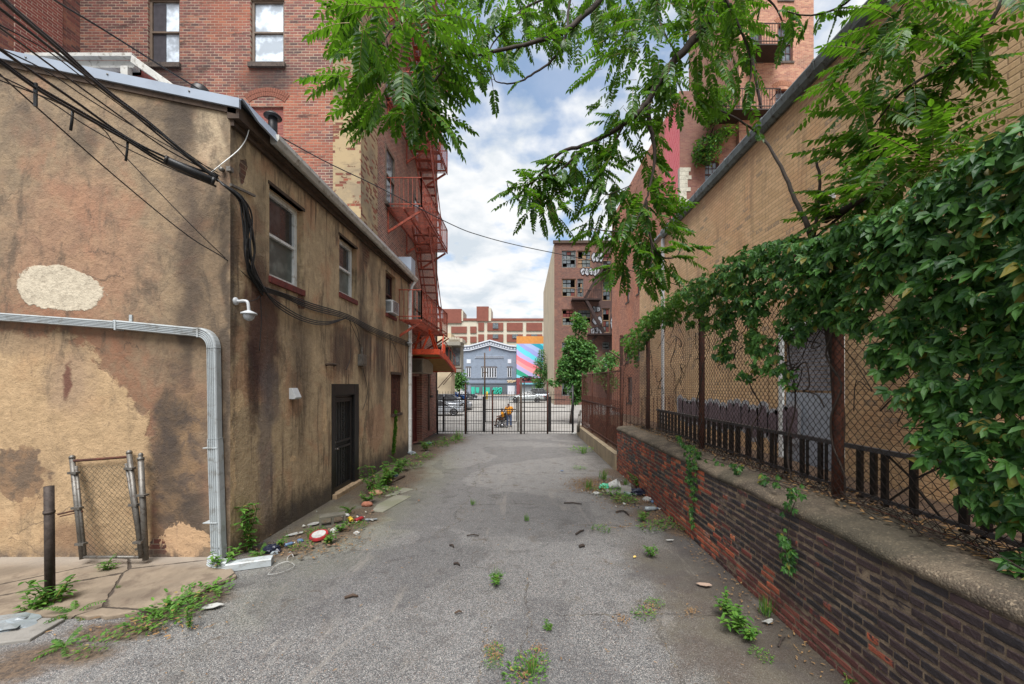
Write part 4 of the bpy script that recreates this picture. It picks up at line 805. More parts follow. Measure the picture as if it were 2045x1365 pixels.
w = MB(); w.bar(P(872, 700, D - 1.2), P(902, 731, D - 1.2), .06); w.bar(P(868, 735, D - 1), P(921, 735, D - 1), .5, .12); w.bar(P(874, 775, D - 1), P(905, 740, D - 1), .08); w.bar(P(885, 768, D - 1), P(905, 745, D - 1), .08); mk('stair', w, M_['wood'], cb)
# poles
pole = MB(); b = Vector((P(968, 800, 60).x, 60, 0)); pole.tube([(b.x, 60, -.3), (b.x, 60, P(968, 704, 60).z)], [.14, .1], 8); pole.box(b.x - .3, b.x + .3, 59.9, 60, 4.2, 4.35); solo('utility_pole', pole, M_['wood'], 'thin dark utility pole standing in front of the grey hall', 'pole', (b.x, 60, 0))
bo = MB(); q = P(972.5, 797, 55); bo.lathe((q.x, 55, q.z), [(.12, 0), (.12, .95), (.1, 1.05), (.03, 1.08)], 12); solo('bollard', bo, paint('yellow_paint', C(236, 200, 40), .6, 0, .1), 'yellow bollard at the far edge of the parking lot', 'bollard', (q.x, 55, q.z))

# ------------------------------------------------------------------ ground
def gzf(y):
    K = [(-40, 0), (19.4, 0), (23, -.3), (28, -.6), (38, -.5), (47, .1), (60, .2), (900, .2)]
    for (a, p), (b, q) in zip(K, K[1:]):
        if y <= b: t_ = (y - a) / (b - a); t_ = t_ * t_ * (3 - 2 * t_); return p + (q - p) * t_
    return .2
def asphalt():
    t = NT('asphalt_weathered'); t.pos(); x, y = t.x, t.y
    n1 = t.noise(.5, 5, .6, .3); n2 = t.noise(2.2, 5, .6); sp = t.voro(170, 'F1', 'Color'); ssp = t.n.new('ShaderNodeSeparateColor'); t.l.new(sp, ssp.inputs[0]); g = ssp.outputs[0]
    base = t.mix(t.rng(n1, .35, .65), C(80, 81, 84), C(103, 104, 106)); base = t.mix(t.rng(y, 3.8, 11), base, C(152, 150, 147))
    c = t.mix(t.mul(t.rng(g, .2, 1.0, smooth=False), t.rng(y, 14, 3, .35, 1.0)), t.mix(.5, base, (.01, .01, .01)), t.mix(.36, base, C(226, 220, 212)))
    c = t.mix(t.rng(g, .965, .98, 0, .6), c, C(214, 206, 196)); c = t.mix(t.rng(ssp.outputs[1], .955, .97, 0, .5), c, C(150, 110, 84))
    c = t.mix(t.rng(t.noise(42, 4, .7), .5, .68, 0, .55), c, C(66, 64, 64)); c = t.mix(t.rng(n2, .55, .75, 0, .35), c, C(92, 82, 76))
    wn_ = t.noise(1.3, 6, .65, .6); edge = t.rng(t.addm(x, t.mul(t.sub(wn_, .5), 2.2)), .9, 1.9); edge = t.mul(edge, t.rng(y, 6.4, 5.2, .25, 1)); c = t.mix(t.mul(edge, .72), c, t.mix(t.rng(n2, .4, .6), C(84, 74, 56), C(72, 58, 44)))
    c = t.mix(t.mul(t.rng(t.addm(x, t.mul(t.sub(wn_, .5), 2)), 1.9, 2.6), .5), c, C(52, 42, 34))
    le = t.mul(t.rng(t.addm(x, t.mul(t.sub(wn_, .5), 1.5)), -2.9, -3.7), t.rng(y, 5, 7)); c = t.mix(t.mul(le, .75), c, t.mix(t.rng(n2, .4, .6), C(104, 96, 70), C(84, 70, 56)))
    c = t.mix(t.mul(t.ell(x, y, -2.9, 9.5, .9, 4.2, .6, wn_, 1.2), .4), c, C(118, 118, 80)); c = t.mix(t.mul(t.rng(wn_, .6, .68), .3), c, C(100, 84, 62))
    wp_ = t.n.new('ShaderNodeVectorMath'); wp_.operation = 'ADD'; t.l.new(t.pos(), wp_.inputs[0]); t.l.new(t.comb(t.mul(t.noise(2.5, 5), .9), t.mul(t.noise(2.1, 5, off=(5, 0, 0)), .9)), wp_.inputs[1]); ck = t.rng(t.voro(.3, 'DISTANCE_TO_EDGE', vec=wp_.outputs[0]), .007, .002); c = t.mix(t.mul(ck, t.rng(n2, .5, .6, 0, .6)), c, C(84, 70, 54))
    pt = t.noise(.28, 3, .5, .8, off=(7, 3, 0)); c = t.mix(t.mul(t.rng(pt, .52, .54), .3), c, C(66, 64, 66)); c = t.mix(t.mul(t.rng(t.noise(4.5, 6, .72, .3, off=(1, 6, 0)), .52, .66), .38), c, C(58, 54, 54)); c = t.mix(t.mul(t.rng(t.noise(1.1, 6, .7, 1.2, sc=(1.6, .35, 1)), .56, .7), .4), c, C(150, 142, 132))
    c = t.mix(t.mul(t.rng(t.noise(.9, 5, .65, .5, off=(2, 9, 0)), .58, .7), .4), c, C(70, 66, 64))
    def crack(ax, at, lo, hi, amp=.5, wd=.012, ph=0.0):
        nn = t.mul(t.sub(t.noise(1.3, 6, .7, .4, off=(ph, ph, 0)), .5), amp); p, o_ = (y, x) if ax == 'y' else (x, y)
        return t.mul(t.rng(t.m('ABSOLUTE', t.sub(t.addm(p, nn), at)), wd, wd * .3), t.mul(t.rng(o_, lo, lo + .2), t.rng(o_, hi, hi - .2)))
    cks = None
    for a_ in (('y', 4.12, .2, 2.5, .4, .010, 1.0), ('y', 6.75, .8, 2.6, .5, .014, 4.0), ('x', .02, 1.9, 5.2, .7, .010, 7.0), ('y', 7.9, -1.4, .6, .5, .012, 2.0), ('x', 1.3, 2.4, 4.6, .8, .008, 5.0), ('x', -.35, 2.2, 4.4, .6, .007, 9.0), ('y', 10.6, -2.5, 2.2, .8, .02, 3.0), ('x', -1.2, 6.5, 15, 1.0, .014, 8.0)):
        e_ = crack(*a_); cks = e_ if cks is None else t.mx(cks, e_)
    c = t.mix(t.mul(cks, .8), c, t.mix(t.rng(t.noise(6, 4), .45, .6), C(48, 42, 36), C(96, 82, 56)))
    nD = t.noise(2.4, 7, .72, .3); dc = t.mix(t.rng(t.noise(30, 5, .7), .35, .65), C(60, 47, 36), C(112, 90, 68)); dm = None
    def dpx(px, py, rx, ry): q_ = G(px, py); k_ = q_.y / F; return t.ell(x, y, q_.x, q_.y, rx * k_, ry * q_.y / (py - CY), .45, nD, 1.5)
    for a_ in ((400, 1195, 60, 20), (320, 1225, 70, 20), (230, 1262, 80, 22), (110, 1310, 110, 26), (0, 1345, 90, 26), (480, 1125, 50, 10), (560, 1098, 60, 20), (640, 1068, 70, 26), (710, 1035, 50, 26), (780, 960, 60, 36), (835, 905, 50, 26), (880, 880, 50, 14), (1200, 968, 60, 16), (1260, 990, 55, 22), (1320, 1030, 60, 18), (1370, 1060, 40, 12), (1230, 945, 26, 10)):
        e_ = dpx(*a_); dm = e_ if dm is None else t.mx(dm, e_)
    c = t.mix(t.mul(dm, .88), c, dc)
    h = t.addm(t.addm(t.mul(g, 1.0), t.mul(t.noise(60, 3), .6)), t.mul(dm, t.noise(22, 5, .7), )); h = t.addm(h, t.mul(dm, 1.5)); return t.done(c, .85, h, .006)
def grid(mb, x0, x1, ys, zoff, nx=1):
    for (a, b) in zip(ys, ys[1:]): mb.quad((x0, a, gzf(a) + zoff), (x1, a, gzf(a) + zoff), (x1, b, gzf(b) + zoff), (x0, b, gzf(b) + zoff))
ysl = [19.3 + k * 1.0 for k in range(42)]
w = MB(); grid(w, -500, 500, [-60, 19.3] + ysl[1:] + [80, 150, 900], -.02); g_ = mk('ground', w, conc('dusty_ground', C(128, 120, 108), C(110, 104, 94)), None); tag(g_, kind='structure')
w = MB(); nX, nY = 60, 180
for i in range(nX):
    for j in range(nY):
        pass
al = MB(); xs = [-13 + 17 * i / 40 for i in range(41)]; ya = [-6 + 25.4 * j / 60 for j in range(61)]
hz_ = lambda x, y: .004 + .018 * mnoise.noise(Vector((x * .7, y * .7, 0))) * max(0, min(1, (19.3 - y) / 2)) - .0
al.smooth = True; al.add([(x, y, max(.0, hz_(x, y)) + .002) for y in ya for x in xs], [(j * 41 + i, j * 41 + i + 1, (j + 1) * 41 + i + 1, (j + 1) * 41 + i) for j in range(60) for i in range(40)])
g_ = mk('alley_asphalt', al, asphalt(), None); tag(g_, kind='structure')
w = MB(); grid(w, -30, 14, ysl, .0); g_ = mk('parking_lot', w, conc('pale_lot', C(158, 154, 148), C(142, 138, 132)), None); tag(g_, kind='structure')
w = MB(); grid(w, -60, 60, [61, 66, 72, 79], .006); g_ = mk('road', w, conc('street_asphalt', C(120, 120, 122), C(134, 132, 130)), None); tag(g_, kind='structure')
w = MB(); w.box(-60, 60, 79.2, 84.8, .1, .34); g_ = mk('pavement', w, conc('sidewalk', C(176, 160, 146), C(160, 150, 140)), None); tag(g_, kind='structure')
# cracked concrete apron, lower left
def apron():
    t = NT('apron_concrete'); t.pos(); n = t.noise(1.6, 6, .65, .5); m = t.noise(6, 5, .6); c = t.mix(t.rng(n, .35, .65), C(112, 99, 84), C(136, 121, 103)); c = t.mix(t.mul(t.rng(t.noise(2.5, 5, .7, .3), .48, .66), .7), c, C(88, 74, 62))
    c = t.mix(t.mul(t.rng(t.y, 5.0, 5.35), .5), c, C(158, 150, 140)); ck = t.rng(t.addm(t.voro(.8, 'DISTANCE_TO_EDGE'), t.mul(t.sub(m, .5), .05)), .012, .003); c = t.mix(t.mul(ck, .85), c, C(52, 42, 34)); c = t.mix(t.mul(t.rng(m, .55, .7), .3), c, C(120, 100, 84))
    return t.done(c, .9, t.sub(t.addm(t.mul(m, .6), t.mul(t.noise(70, 4), .3)), t.mul(ck, 2)), .01)
rr = random.Random(2)
def jag(pts, n, amp): 
    out = []
    for a, b in zip(pts, pts[1:]):
        for k in range(n): p = a.lerp(b, k / n); out.append(p + Vector((rr.uniform(-amp, amp), rr.uniform(-amp, amp), 0)))
    out.append(pts[-1]); return out
front = jag([G(468, 1158), G(400, 1188), G(320, 1222), G(215, 1238), G(120, 1240), G(-200, 1243)], 5, .02)
w = MB(); w.prism([Vector((-8.5, 5.42, 0)), Vector((-4.15, 5.42, 0)), G(455, 1130)] + front + [Vector((-8.5, front[-1].y, 0))], (0, 0, .05)); g_ = mk('concrete_apron', w, apron(), None, bevel=.012); tag(g_, kind='structure')
dirtm = NT('dirt_litter'); n = dirtm.noise(8, 6, .7, .4); c = dirtm.mix(dirtm.rng(n, .35, .6), C(66, 50, 38), C(112, 88, 68)); c = dirtm.mix(dirtm.rng(dirtm.noise(40, 5, .7), .55, .7, 0, .8), c, C(150, 126, 100)); dirtm = dirtm.done(c, .95, dirtm.noise(50, 5, .7), .03)
def dirt_patch(pts, name='dirt_strip', z=.022):
    return
    m = MB(); q = jag([G(*p) for p in pts] + [G(*pts[0])], 6, .03); q.pop(); m.prism([Vector((p.x, p.y, 0)) for p in q], (0, 0, z)); g = mk(name, m, dirtm, None); tag(g, kind='structure')
dirt_patch([(440, 1168), (470, 1165), (420, 1205), (330, 1250), (230, 1300), (120, 1350), (-60, 1370), (-60, 1310), (60, 1285), (200, 1258), (320, 1225)])
dirt_patch([(470, 1118), (640, 1012), (700, 998), (735, 1035), (700, 1075), (640, 1090), (560, 1118), (520, 1130)], z=.028)
dirt_patch([(722, 985), (800, 918), (838, 882), (868, 868), (905, 875), (880, 905), (840, 940), (790, 985)], z=.026)
dirt_patch([(1120, 972), (1200, 950), (1238, 948), (1300, 985), (1370, 1050), (1340, 1058), (1260, 1020), (1180, 1000)], z=.026)
for q_ in (((752, 1010), (790, 990), (822, 992), (765, 1024), (742, 1022)), ((768, 992), (806, 975), (826, 978), (792, 989))):
    m = MB(); m.prism([G(*p) for p in q_], (0, 0, .025)); g = mk('concrete_slab', m, conc('worn_slab', C(112, 112, 92), C(136, 132, 120), 3), None, bevel=.01); tag(g, kind='structure')
for q_ in (((1205, 978), (1260, 968), (1262, 985), (1215, 990)), ((-60, 1250), (60, 1240), (130, 1243), (60, 1285), (-60, 1300))):
    m = MB(); m.prism([G(*p) for p in q_], (0, 0, .045)); g = mk('concrete_slab', m, conc('grey_slab', C(112, 108, 102), C(134, 130, 124), 3), None, bevel=.01); tag(g, kind='structure')

# ------------------------------------------------------------------ retaining wall, right
XR = 2.62; YR0, YR1 = .6, 11.07; ZR = 1.14
rw = thing('retaining_wall', 'low black and red brick retaining wall with a crumbling concrete coping, lower right', 'wall', (XR, 6, 0))
w = MB(); w.box(XR + .0015, XR + .5, YR0, YR1 - .01, -.1, ZR); 
def mortar():
    t = NT('old_mortar'); n = t.noise(12, 6, .7); c = t.mix(t.rng(n, .35, .65), C(136, 118, 98), C(90, 76, 64)); c = t.mix(t.mul(t.rng(t.noise(1.4, 4), .5, .65), .4), c, C(60, 52, 46)); return t.done(c, .95, t.noise(90, 5, .7), .008)
mk('mortar', w, mortar(), rw)
bm = MB(); rr = random.Random(21); row = 0; z = .0; rh = .076
while z < ZR - .02:
    y = YR0 - rr.uniform(0, .2); 
    while y < YR1:
        L = (.206 if row % 6 else .098) + rr.uniform(-.012, .008); gap = rr.uniform(.010, .017); y1 = min(y + L, YR1)
        if y1 - y > .04:
            ero = 0.0; nz = mnoise.noise(Vector((y * .9, z * 2.2, 5)))
            if nz > .25 and rr.random() < .45: ero = rr.uniform(.002, .006)
            o = rr.uniform(-.005, .0) + ero * .5; sag = .004 * mnoise.noise(Vector((y * 1.3, row * .2, 0))); z0 = z + .0055 + sag + rr.uniform(-.003, .003); z1 = z + rh - .0065 + sag + rr.uniform(-.003, .002)
            nseg = 4; vs = []; fs = []
            for a in range(nseg + 1):
                yy = y + (y1 - y) * a / nseg; j = lambda s=.0016: rr.uniform(-s, s); en = .005 if a in (0, nseg) else 0
                vs += [(XR + .035, yy, z0 + j()), (XR + o + .006 + j() + en * .6, yy, z0 + j() + .002), (XR + o + j(), yy, z0 + .012 + j()), (XR + o + j(.0015), yy, (z0 + z1) / 2), (XR + o + j(), yy, z1 - .012 + j()), (XR + o + .006 + j() + en * .6, yy, z1 + j() - .002), (XR + .035, yy, z1 + j())]
            for a in range(nseg): fs += [(a * 7 + k, a * 7 + k + 1, (a + 1) * 7 + k + 1, (a + 1) * 7 + k) for k in range(6)]
            fs += [tuple(range(6, -1, -1)), tuple(nseg * 7 + k for k in range(7))]; bm.add(vs, fs)
        y = y1 + gap
    z += rh; row += 1
def bmat():
    t = NT('black_painted_brick'); t.pos(); r = t.rnd(); nz = t.noise(1.1, 5, .65, .5); nf = t.noise(16, 6, .7, .3); k = t.white(t.comb(r, 3.0, 0.0)); k2 = t.white(t.comb(r, 9.0, 0.0))
    red = t.ramp(k, [(0, C(142, 66, 48)), (.25, C(172, 88, 58)), (.4, C(110, 52, 44)), (.6, C(150, 78, 56)), (.78, C(184, 108, 74)), (.86, C(96, 48, 44))], True); red = t.mix(t.rng(nf, .5, .72, 0, .6), red, C(70, 42, 38))
    blk = t.mix(k2, C(38, 37, 42), C(64, 48, 50)); blk = t.mix(t.rng(nf, .55, .75, 0, .5), blk, C(92, 84, 84))
    far = t.rng(t.y, 2.8, 8.0, -.1, .17); low = t.rng(t.z, .6, .15, 0, .16); wear = t.addm(t.addm(t.mul(k2, .34), t.mul(nz, .55)), t.addm(far, low)); wear = t.addm(wear, t.mul(t.sub(nf, .5), .35))
    c = t.mix(t.rng(wear, .54, .6), blk, red); lowm = t.rng(t.addm(t.z, t.mul(t.sub(nz, .5), .5)), .38, .12); c = t.mix(t.mul(lowm, t.rng(t.y, 6, 4, 0, .7)), c, t.mix(k, C(92, 52, 50), C(116, 66, 58)))
    c = t.mix(t.mul(t.rng(t.noise(2.4, 5, .7), .6, .72), .4), c, C(172, 150, 140)); h = t.addm(t.mul(nf, .8), t.mul(t.noise(80, 4), .4)); return t.done(c, t.rng(wear, .5, .62, .55, .9), h, .01)
mk('bricks', bm, bmat(), rw)
cp = MB(); n = 110; prof0 = [(.004, -.01), (-.012, .0), (-.012, .05), (.03, .085), (.16, .105), (.36, .12), (.5, .12), (.8, .1)]; cp.smooth = True; vs = []
for i in range(n + 1):
    y = YR0 + (YR1 - YR0) * i / n
    for k, (a, b) in enumerate(prof0):
        q = mnoise.noise(Vector((y * 5, k * 1.7, 3))) * .008 + mnoise.noise(Vector((y * 1.6, k * .3, 9))) * .018 + mnoise.noise(Vector((y * 16, k * 2.1, 1))) * .006; dz = q if k else q * 1.3
        vs.append((XR + a + (q * .6 if k < 4 else 0), y, ZR + b * (1 + 0 * y) + (dz if k < 6 else .01 + q)))
m_ = len(prof0); cp.add(vs, [(i * m_ + k, (i + 1) * m_ + k, (i + 1) * m_ + k + 1, i * m_ + k + 1) for i in range(n) for k in range(m_ - 1)] + [tuple(n * m_ + k for k in range(m_))])
def coping():
    t = NT('coping_concrete'); t.pos(); n = t.noise(3, 6, .65, .4); c = t.mix(t.rng(n, .35, .65), C(80, 71, 60), C(108, 96, 80)); g = t.voro(80, 'F1', 'Color'); s_ = t.n.new('ShaderNodeSeparateColor'); t.l.new(g, s_.inputs[0]); c = t.mix(t.rng(s_.outputs[0], .75, 1, 0, .45), c, C(168, 150, 126)); c = t.mix(t.rng(s_.outputs[1], .78, .95, 0, .6), c, C(80, 66, 54))
    c = t.mix(t.mul(t.rng(t.noise(7, 5, .7), .52, .68), .7), c, C(54, 44, 36)); c = t.mix(t.mul(t.rng(t.noise(1.2, 5), .48, .6), .5), c, C(60, 58, 44)); return t.done(c, .95, t.addm(t.mul(t.voro(75), -.6), t.noise(30, 6, .75)), .012)
cpm = coping(); mk('coping', cp, cpm, rw)
# ground behind the retaining wall
w = MB(); w.box(XR + .5, XT - .01, -2, 18.6, 0, 1.0); w.box(XR + .25, XT + 3.2, 11.1, 19.0, 0, .32); g_ = mk('raised_ground', w, dirtm, None); tag(g_, kind='structure')
# low concrete kerb wall beyond
kw = MB(); kw.box(XR - .06, XR + .22, 11.08, 19.0, -.05, .46); 
for k in range(6): kw.box(XR - .066, XR - .06, 11.9 + k * 1.25, 12.0 + k * 1.25, 0, .455)
solo('concrete_kerb_wall', kw, conc('kerb_concrete', C(150, 134, 108), C(128, 114, 94), 2), 'low stained concrete kerb wall between brick retaining wall and gate', 'wall', (XR, 15, 0), bevel=.02)
# ------------------------------------------------------------------ fences, gate, railings
def chain(mb, O, U, W_, H_, c=.04, r=.0022, N=(1, 0, 0)):
    O = Vector(O); U = Vector(U).normalized(); N = Vector(N); n = int(W_ / c); k = int(H_ / c)
    for i in range(n):
        pts = [O + U * ((i + ((i + j) % 2)) * c) + Vector((0, 0, j * c)) + N * (r * (1 if (j % 2) else -1)) for j in range(k + 1)]
        vs = []; 
        for j, p in enumerate(pts):
            d = U * (.7 if j % 2 == 0 else -.7)
            vs += [p + N * r, p - N * r * .6 + U * r, p - N * r * .6 - U * r]
        mb.add(vs, [(j * 3 + a, j * 3 + (a + 1) % 3, (j + 1) * 3 + (a + 1) % 3, (j + 1) * 3 + a) for j in range(k) for a in range(3)])
XFn = 3.15
cf = thing('chain_link_fence', 'tall rusty chain-link fence on top of the retaining wall, half covered by creeper', 'fence', (XFn, 7, 1.2))
darkwire = paint('dark_wire', C(42, 34, 32, .9), .6, .3, .3, dirt=C(64, 42, 34), scale=4)
w = MB(); chain(w, (XFn - .05, 1.9, 1.27), (0, 1, 0), 10.9, 2.65, .044, .0036); mk('mesh', w, darkwire, cf)
for y in (1.2, 3.97, 7.0, 10.0, 12.7):
    w = MB(); w.tube([(XFn, y, 1.0), (XFn + .01, y, 2.4), (XFn, y, 3.95)], .05, 12); w.lathe((XFn, y, 3.95), [(.056, 0), (.056, .03), (.03, .06), (.005, .07)], 12); mk('post', w, M_['rust'], cf)
w = MB(); w.tube([(XFn - .01, 1, 3.88), (XFn - .01, 12.8, 3.88)], .024, 8); w.tube([(XFn - .04, 1, 1.3), (XFn - .04, 12.8, 1.28)], .006, 6); mk('rail', w, M_['rust'], cf)
# iron railing behind it
ir = thing('iron_railing', 'black iron railing of flat bars behind the chain-link fence on the wall', 'railing', (3.45, 6, 1.25)); XI = 3.44
w = MB(); w.box(XI - .012, XI + .035, 1.0, 10.2, 1.735, 1.78); w.box(XI - .008, XI + .03, 1.0, 10.2, 1.27, 1.31); mk('rail', w, paint('grey_iron', C(92, 92, 96), .5, .4, .3, dirt=C(52, 46, 44), scale=15), ir)
w = MB(); y = 4.3; k = 0
while y < 10.1: w.box(XI - .006, XI + .006, y - .02, y + .02, 1.2, 1.74) if k % 2 else w.box(XI + .0, XI + .03, y - .028, y + .028, 1.2, 1.74); y += (.11 if k % 2 else .19) if y < 6.2 else .1; k += 1
for y in (4.06, 3.9, 3.78, 3.5, 3.1, 2.95, 2.7, 2.3, 2.15, 1.9, 1.5, 1.35): w.box(XI, XI + .03, y - .03, y + .03, 1.2, 1.74)
for s_, yc in ((-1, 3.5), (1, 3.5), (-1, 2.7), (1, 2.7), (-1, 1.9)):
    for a, b in (((yc, 1.56), (yc + s_ * .26, 1.74)), ((yc + s_ * .02, 1.5), (yc + s_ * .26, 1.28))) : w.bar((XI + .01, a[0], a[1]), (XI + .01, b[0], b[1]), .014)
mk('bars', w, M_['black'], ir)
# rusty screen fence with pickets on the kerb wall
rf = thing('rusty_fence', 'leaning rust-brown picket and mesh fence on the concrete kerb, beside the gate', 'fence', (2.75, 15, .46))
w = MB(); chain(w, (2.78, 11.4, .75), (0, 1, 0), 7.2, 2.1, .05, .004); chain(w, (2.85, 12.6, .8), (1, .18, 0), 2.2, 2.2, .05, .004, (0, 1, 0)); chain(w, (3.1, 14.2, .3), (.2, 1, 0), 4.5, 2.5, .045, .0045); mk('mesh', w, M_['rust'], rf)
w = MB(); y = 11.3
while y < 18.6: w.box(2.72, 2.74, y - .01, y + .01, .46, 1.95); y += .17
for z in (.62, 1.7): w.box(2.715, 2.745, 11.2, 18.6, z, z + .04)
for y in (11.3, 13.2, 15.9, 18.6): w.tube([(2.78, y, .3), (2.78 + (.06 if y < 14 else 0), y, 2.95)], .035, 8)
w.bar((2.8, 11.4, 3.15), (2.8, 12.9, 3.5), .03); w.bar((2.8, 11.5, 2.9), (3.6, 14, 3.1), .03); w.bar((2.75, 18.6, 2.85), (2.8, 11.3, 2.8), .03); w.bar((2.74, 13.0, .9), (2.74, 15.5, 1.7), .02)
mk('pickets', w, M_['rust'], rf)
w = MB()
for k in range(16):
    x = 3.3 + k * .13; w.box(x, x + .016, 13.2, 13.216, .3, 2.0)
for k in range(22): w.box(3.0 + k * .1, 3.012 + k * .1, 18.9, 18.912, .3, 2.9)
mk('inner_bars', w, M_['rust'], rf)
w = MB(); q = G(1160, 846, .2); w.tube([(2.5, 18.0, .25), (2.55, 18.0, 1.0)], .06, 10); w.tube([(2.55, 18, 1.0), (2.64, 18.2, 1.2)], [.06, .045], 10); solo('pipe', w, M_['galv'], 'short grey metal pipe standing at the end of the concrete kerb wall', 'pipe', (2.5, 18, .2))
# the gate across the alley
YGt = 19.2; gxx = lambda px: (px - CX) * YGt / F
gate = thing('iron_gate', 'tall black iron picket gate closing the end of the alley', 'gate', (-.8, YGt, 0))
for a, b in ((873, 928), (931, 982), (985, 1038), (1042, 1092), (1095, 1143)):
    w = MB(); x0, x1 = gxx(a), gxx(b); n = max(4, round((x1 - x0) / .128))
    for k in range(n + 1): x = x0 + (x1 - x0) * k / n; w.box(x - .0065, x + .0065, YGt - .0065, YGt + .0065, .04, 2.02); w.lathe((x, YGt, 2.02), [(.011, 0), (.011, .02), (.001, .09)], 5)
    p = mk('panel', w, M_['black'], gate); w = MB()
    for z in (.14, .52, 1.1, 1.66, 1.92): w.box(x0, x1, YGt - .016, YGt + .016, z - (.016 if z in (1.1, .14) else .008), z + (.016 if z in (1.1, .14) else .008))
    mk('rails', w, M_['black'], p)
for px, h, r_, mt in ((873.5, 2.1, .04, 'black'), (929.5, 2.45, .035, 'rust'), (932.5, 2.4, .02, 'black'), (983.5, 2.1, .035, 'rust'), (1040.5, 2.75, .05, 'wood'), (1047, 2.6, .03, 'black'), (1093.5, 2.55, .035, 'rust'), (1144, 2.35, .05, 'black')):
    w = MB(); x = gxx(px); w.tube([(x, YGt + .03, 0), (x, YGt + .03, h)], r_, 10); w.lathe((x, YGt + .03, h), [(r_ * 1.1, 0), (r_ * .8, .03), (.003, .05)], 10); mk('post', w, M_[mt], gate)
ig = thing('barrier_gate', 'square black frame gate standing just behind the tall picket gate', 'gate', (-1.2, 22.5, -.3)); YI = 22.5; x0, x1 = (969.5 - CX) * YI / F, (1031 - CX) * YI / F; w = MB(); zb = CH - (842 - CY) * YI / F; zt = CH - (792 - CY) * YI / F
for a, b in (((x0, zb), (x0, zt)), ((x1, zb), (x1, zt)), ((x0, zb), (x1, zb)), ((x0, (zb + zt) / 2), (x1, (zb + zt) / 2)), ((x0, zt), (x1, zt))): w.bar((a[0], YI, a[1]), (b[0], YI, b[1]), .05, .05)
mk('frame', w, M_['black'], ig); w = MB()
for k in range(1, 14): x = x0 + (x1 - x0) * k / 14; w.bar((x, YI, zb), (x, YI, zt), .014)
mk('bars', w, M_['black'], ig)
for px, a in ((966.5, .075), (886, .05), (1098, .075), (1035, .05)):
    w = MB(); x = (px - CX) * YI / F; w.box(x - a, x + a, YI - a, YI + a, gzf(YI) - .1, zt + .02); mk('post', w, M_['black'] if px != 1035 else M_['galv'], ig, bevel=.01)
w = MB()
for k in range(30): x = -5.0 + k * .135; w.bar((x, YI + .1, gzf(YI)), (x, YI + .1, zt - .1), .012) if x < x0 - .2 else None
for z in (zb + .05, zt - .6, zt - .15): w.bar((-5.2, YI + .1, z), (x0 - .2, YI + .1, z), .03); w.bar((x1 + .3, YI + .1, z), (2.4, YI + .1, z), .03)
for k in range(12): x = x1 + .35 + k * .14; w.bar((x, YI + .1, gzf(YI)), (x, YI + .1, zt - .1), .012)
mk('side_bars', w, M_['black'], ig)

# leaning chain-link gate leaf and posts by the gable
lg = thing('gate_leaf', 'old chain-link gate leaf leaning against the stucco gable wall', 'gate', (-5.6, 5.25, .05))
LP = lambda x, y: P(x, y, 5.16 + (1118 - y) / 206 * .17)
w = MB(); w.tube([LP(144, 914), LP(165, 1116)], .03, 10); w.tube([LP(258, 904), LP(283, 1114)], .03, 10); w.tube([LP(165, 1112), LP(283, 1112)], .02, 8)
for a in (LP(144, 914), LP(258, 904)): w.lathe(a, [(.034, -.01), (.034, .015), (.02, .035), (.004, .04)], 10)
w.tube([LP(152, 930), LP(170, 1110)], .018, 8); w.tube([LP(252, 925), LP(274, 1060)], .018, 8)
for t_ in (.15, .5, .85): q = LP(144, 914).lerp(LP(165, 1116), t_); w.box(q.x - .045, q.x + .07, q.y - .04, q.y + .02, q.z - .015, q.z + .015); q = LP(258, 904).lerp(LP(283, 1114), t_); w.box(q.x - .06, q.x + .05, q.y - .04, q.y + .02, q.z - .015, q.z + .015)
mk('frame', w, M_['galv'], lg); w = MB(); w.tube([LP(146, 920), LP(256, 912)], .018, 8); w.tube([LP(116, 1027), LP(145, 1020), LP(165, 1021)], .012, 6); w.tube([LP(120, 1031), LP(160, 1022)], .008, 6); mk('top_rail', w, M_['rust'], lg)
w = MB(); A, B, Cc, Dd = LP(157, 932), LP(252, 926), LP(172, 1112), LP(278, 1110); n, m = 19, 32
def bil(u, v): return A.lerp(B, u).lerp(Cc.lerp(Dd, u), v)
for i in range(n): w.tube([bil(min(1, (i + ((i + j) % 2)) / n), j / m) + Vector((0, (.002 if j % 2 else -.002), 0)) for j in range(m + 1)], .0022, 3, False)
mk('mesh', w, paint('green_wire', C(62, 74, 66, .9), .6, .3, .4, dirt=C(84, 66, 54), scale=8), lg)
w = MB(); a, b = P(281, 915, 5.3), P(291, 1118, 5.2); w.tube([a, b], .034, 12); w.lathe(a, [(.04, -.02), (.04, .01), (.022, .02), (.03, .045), (.02, .07), (.004, .078)], 12)
for y in (988, 1094): q = P(285, y, 5.25); w.box(q.x - .06, q.x + .06, q.y - .045, q.y + .03, q.z - .012, q.z + .012)
solo('fence_post', w, M_['galv'], 'grey steel fence post with ball top beside the leaning gate leaf', 'post', (b.x, b.y, .05))
w = MB(); b = G(100, 1198); b.z = 0; w.tube([b, b + Vector((-.012, 0, 1.27))], .042, 14); w.lathe(b + Vector((-.01, 0, .98)), [(.047, -.015), (.05, 0), (.047, .015)], 12); w.box(b.x - .06, b.x - .04, b.y - .02, b.y + .02, .96, 1.0)
solo('fence_post', w, paint('rusty_dark_post', C(72, 62, 56, .9), .7, .4, .4, dirt=C(48, 36, 30), scale=14), 'dark rusty pipe post standing alone in the concrete apron, lower left', 'post', b)

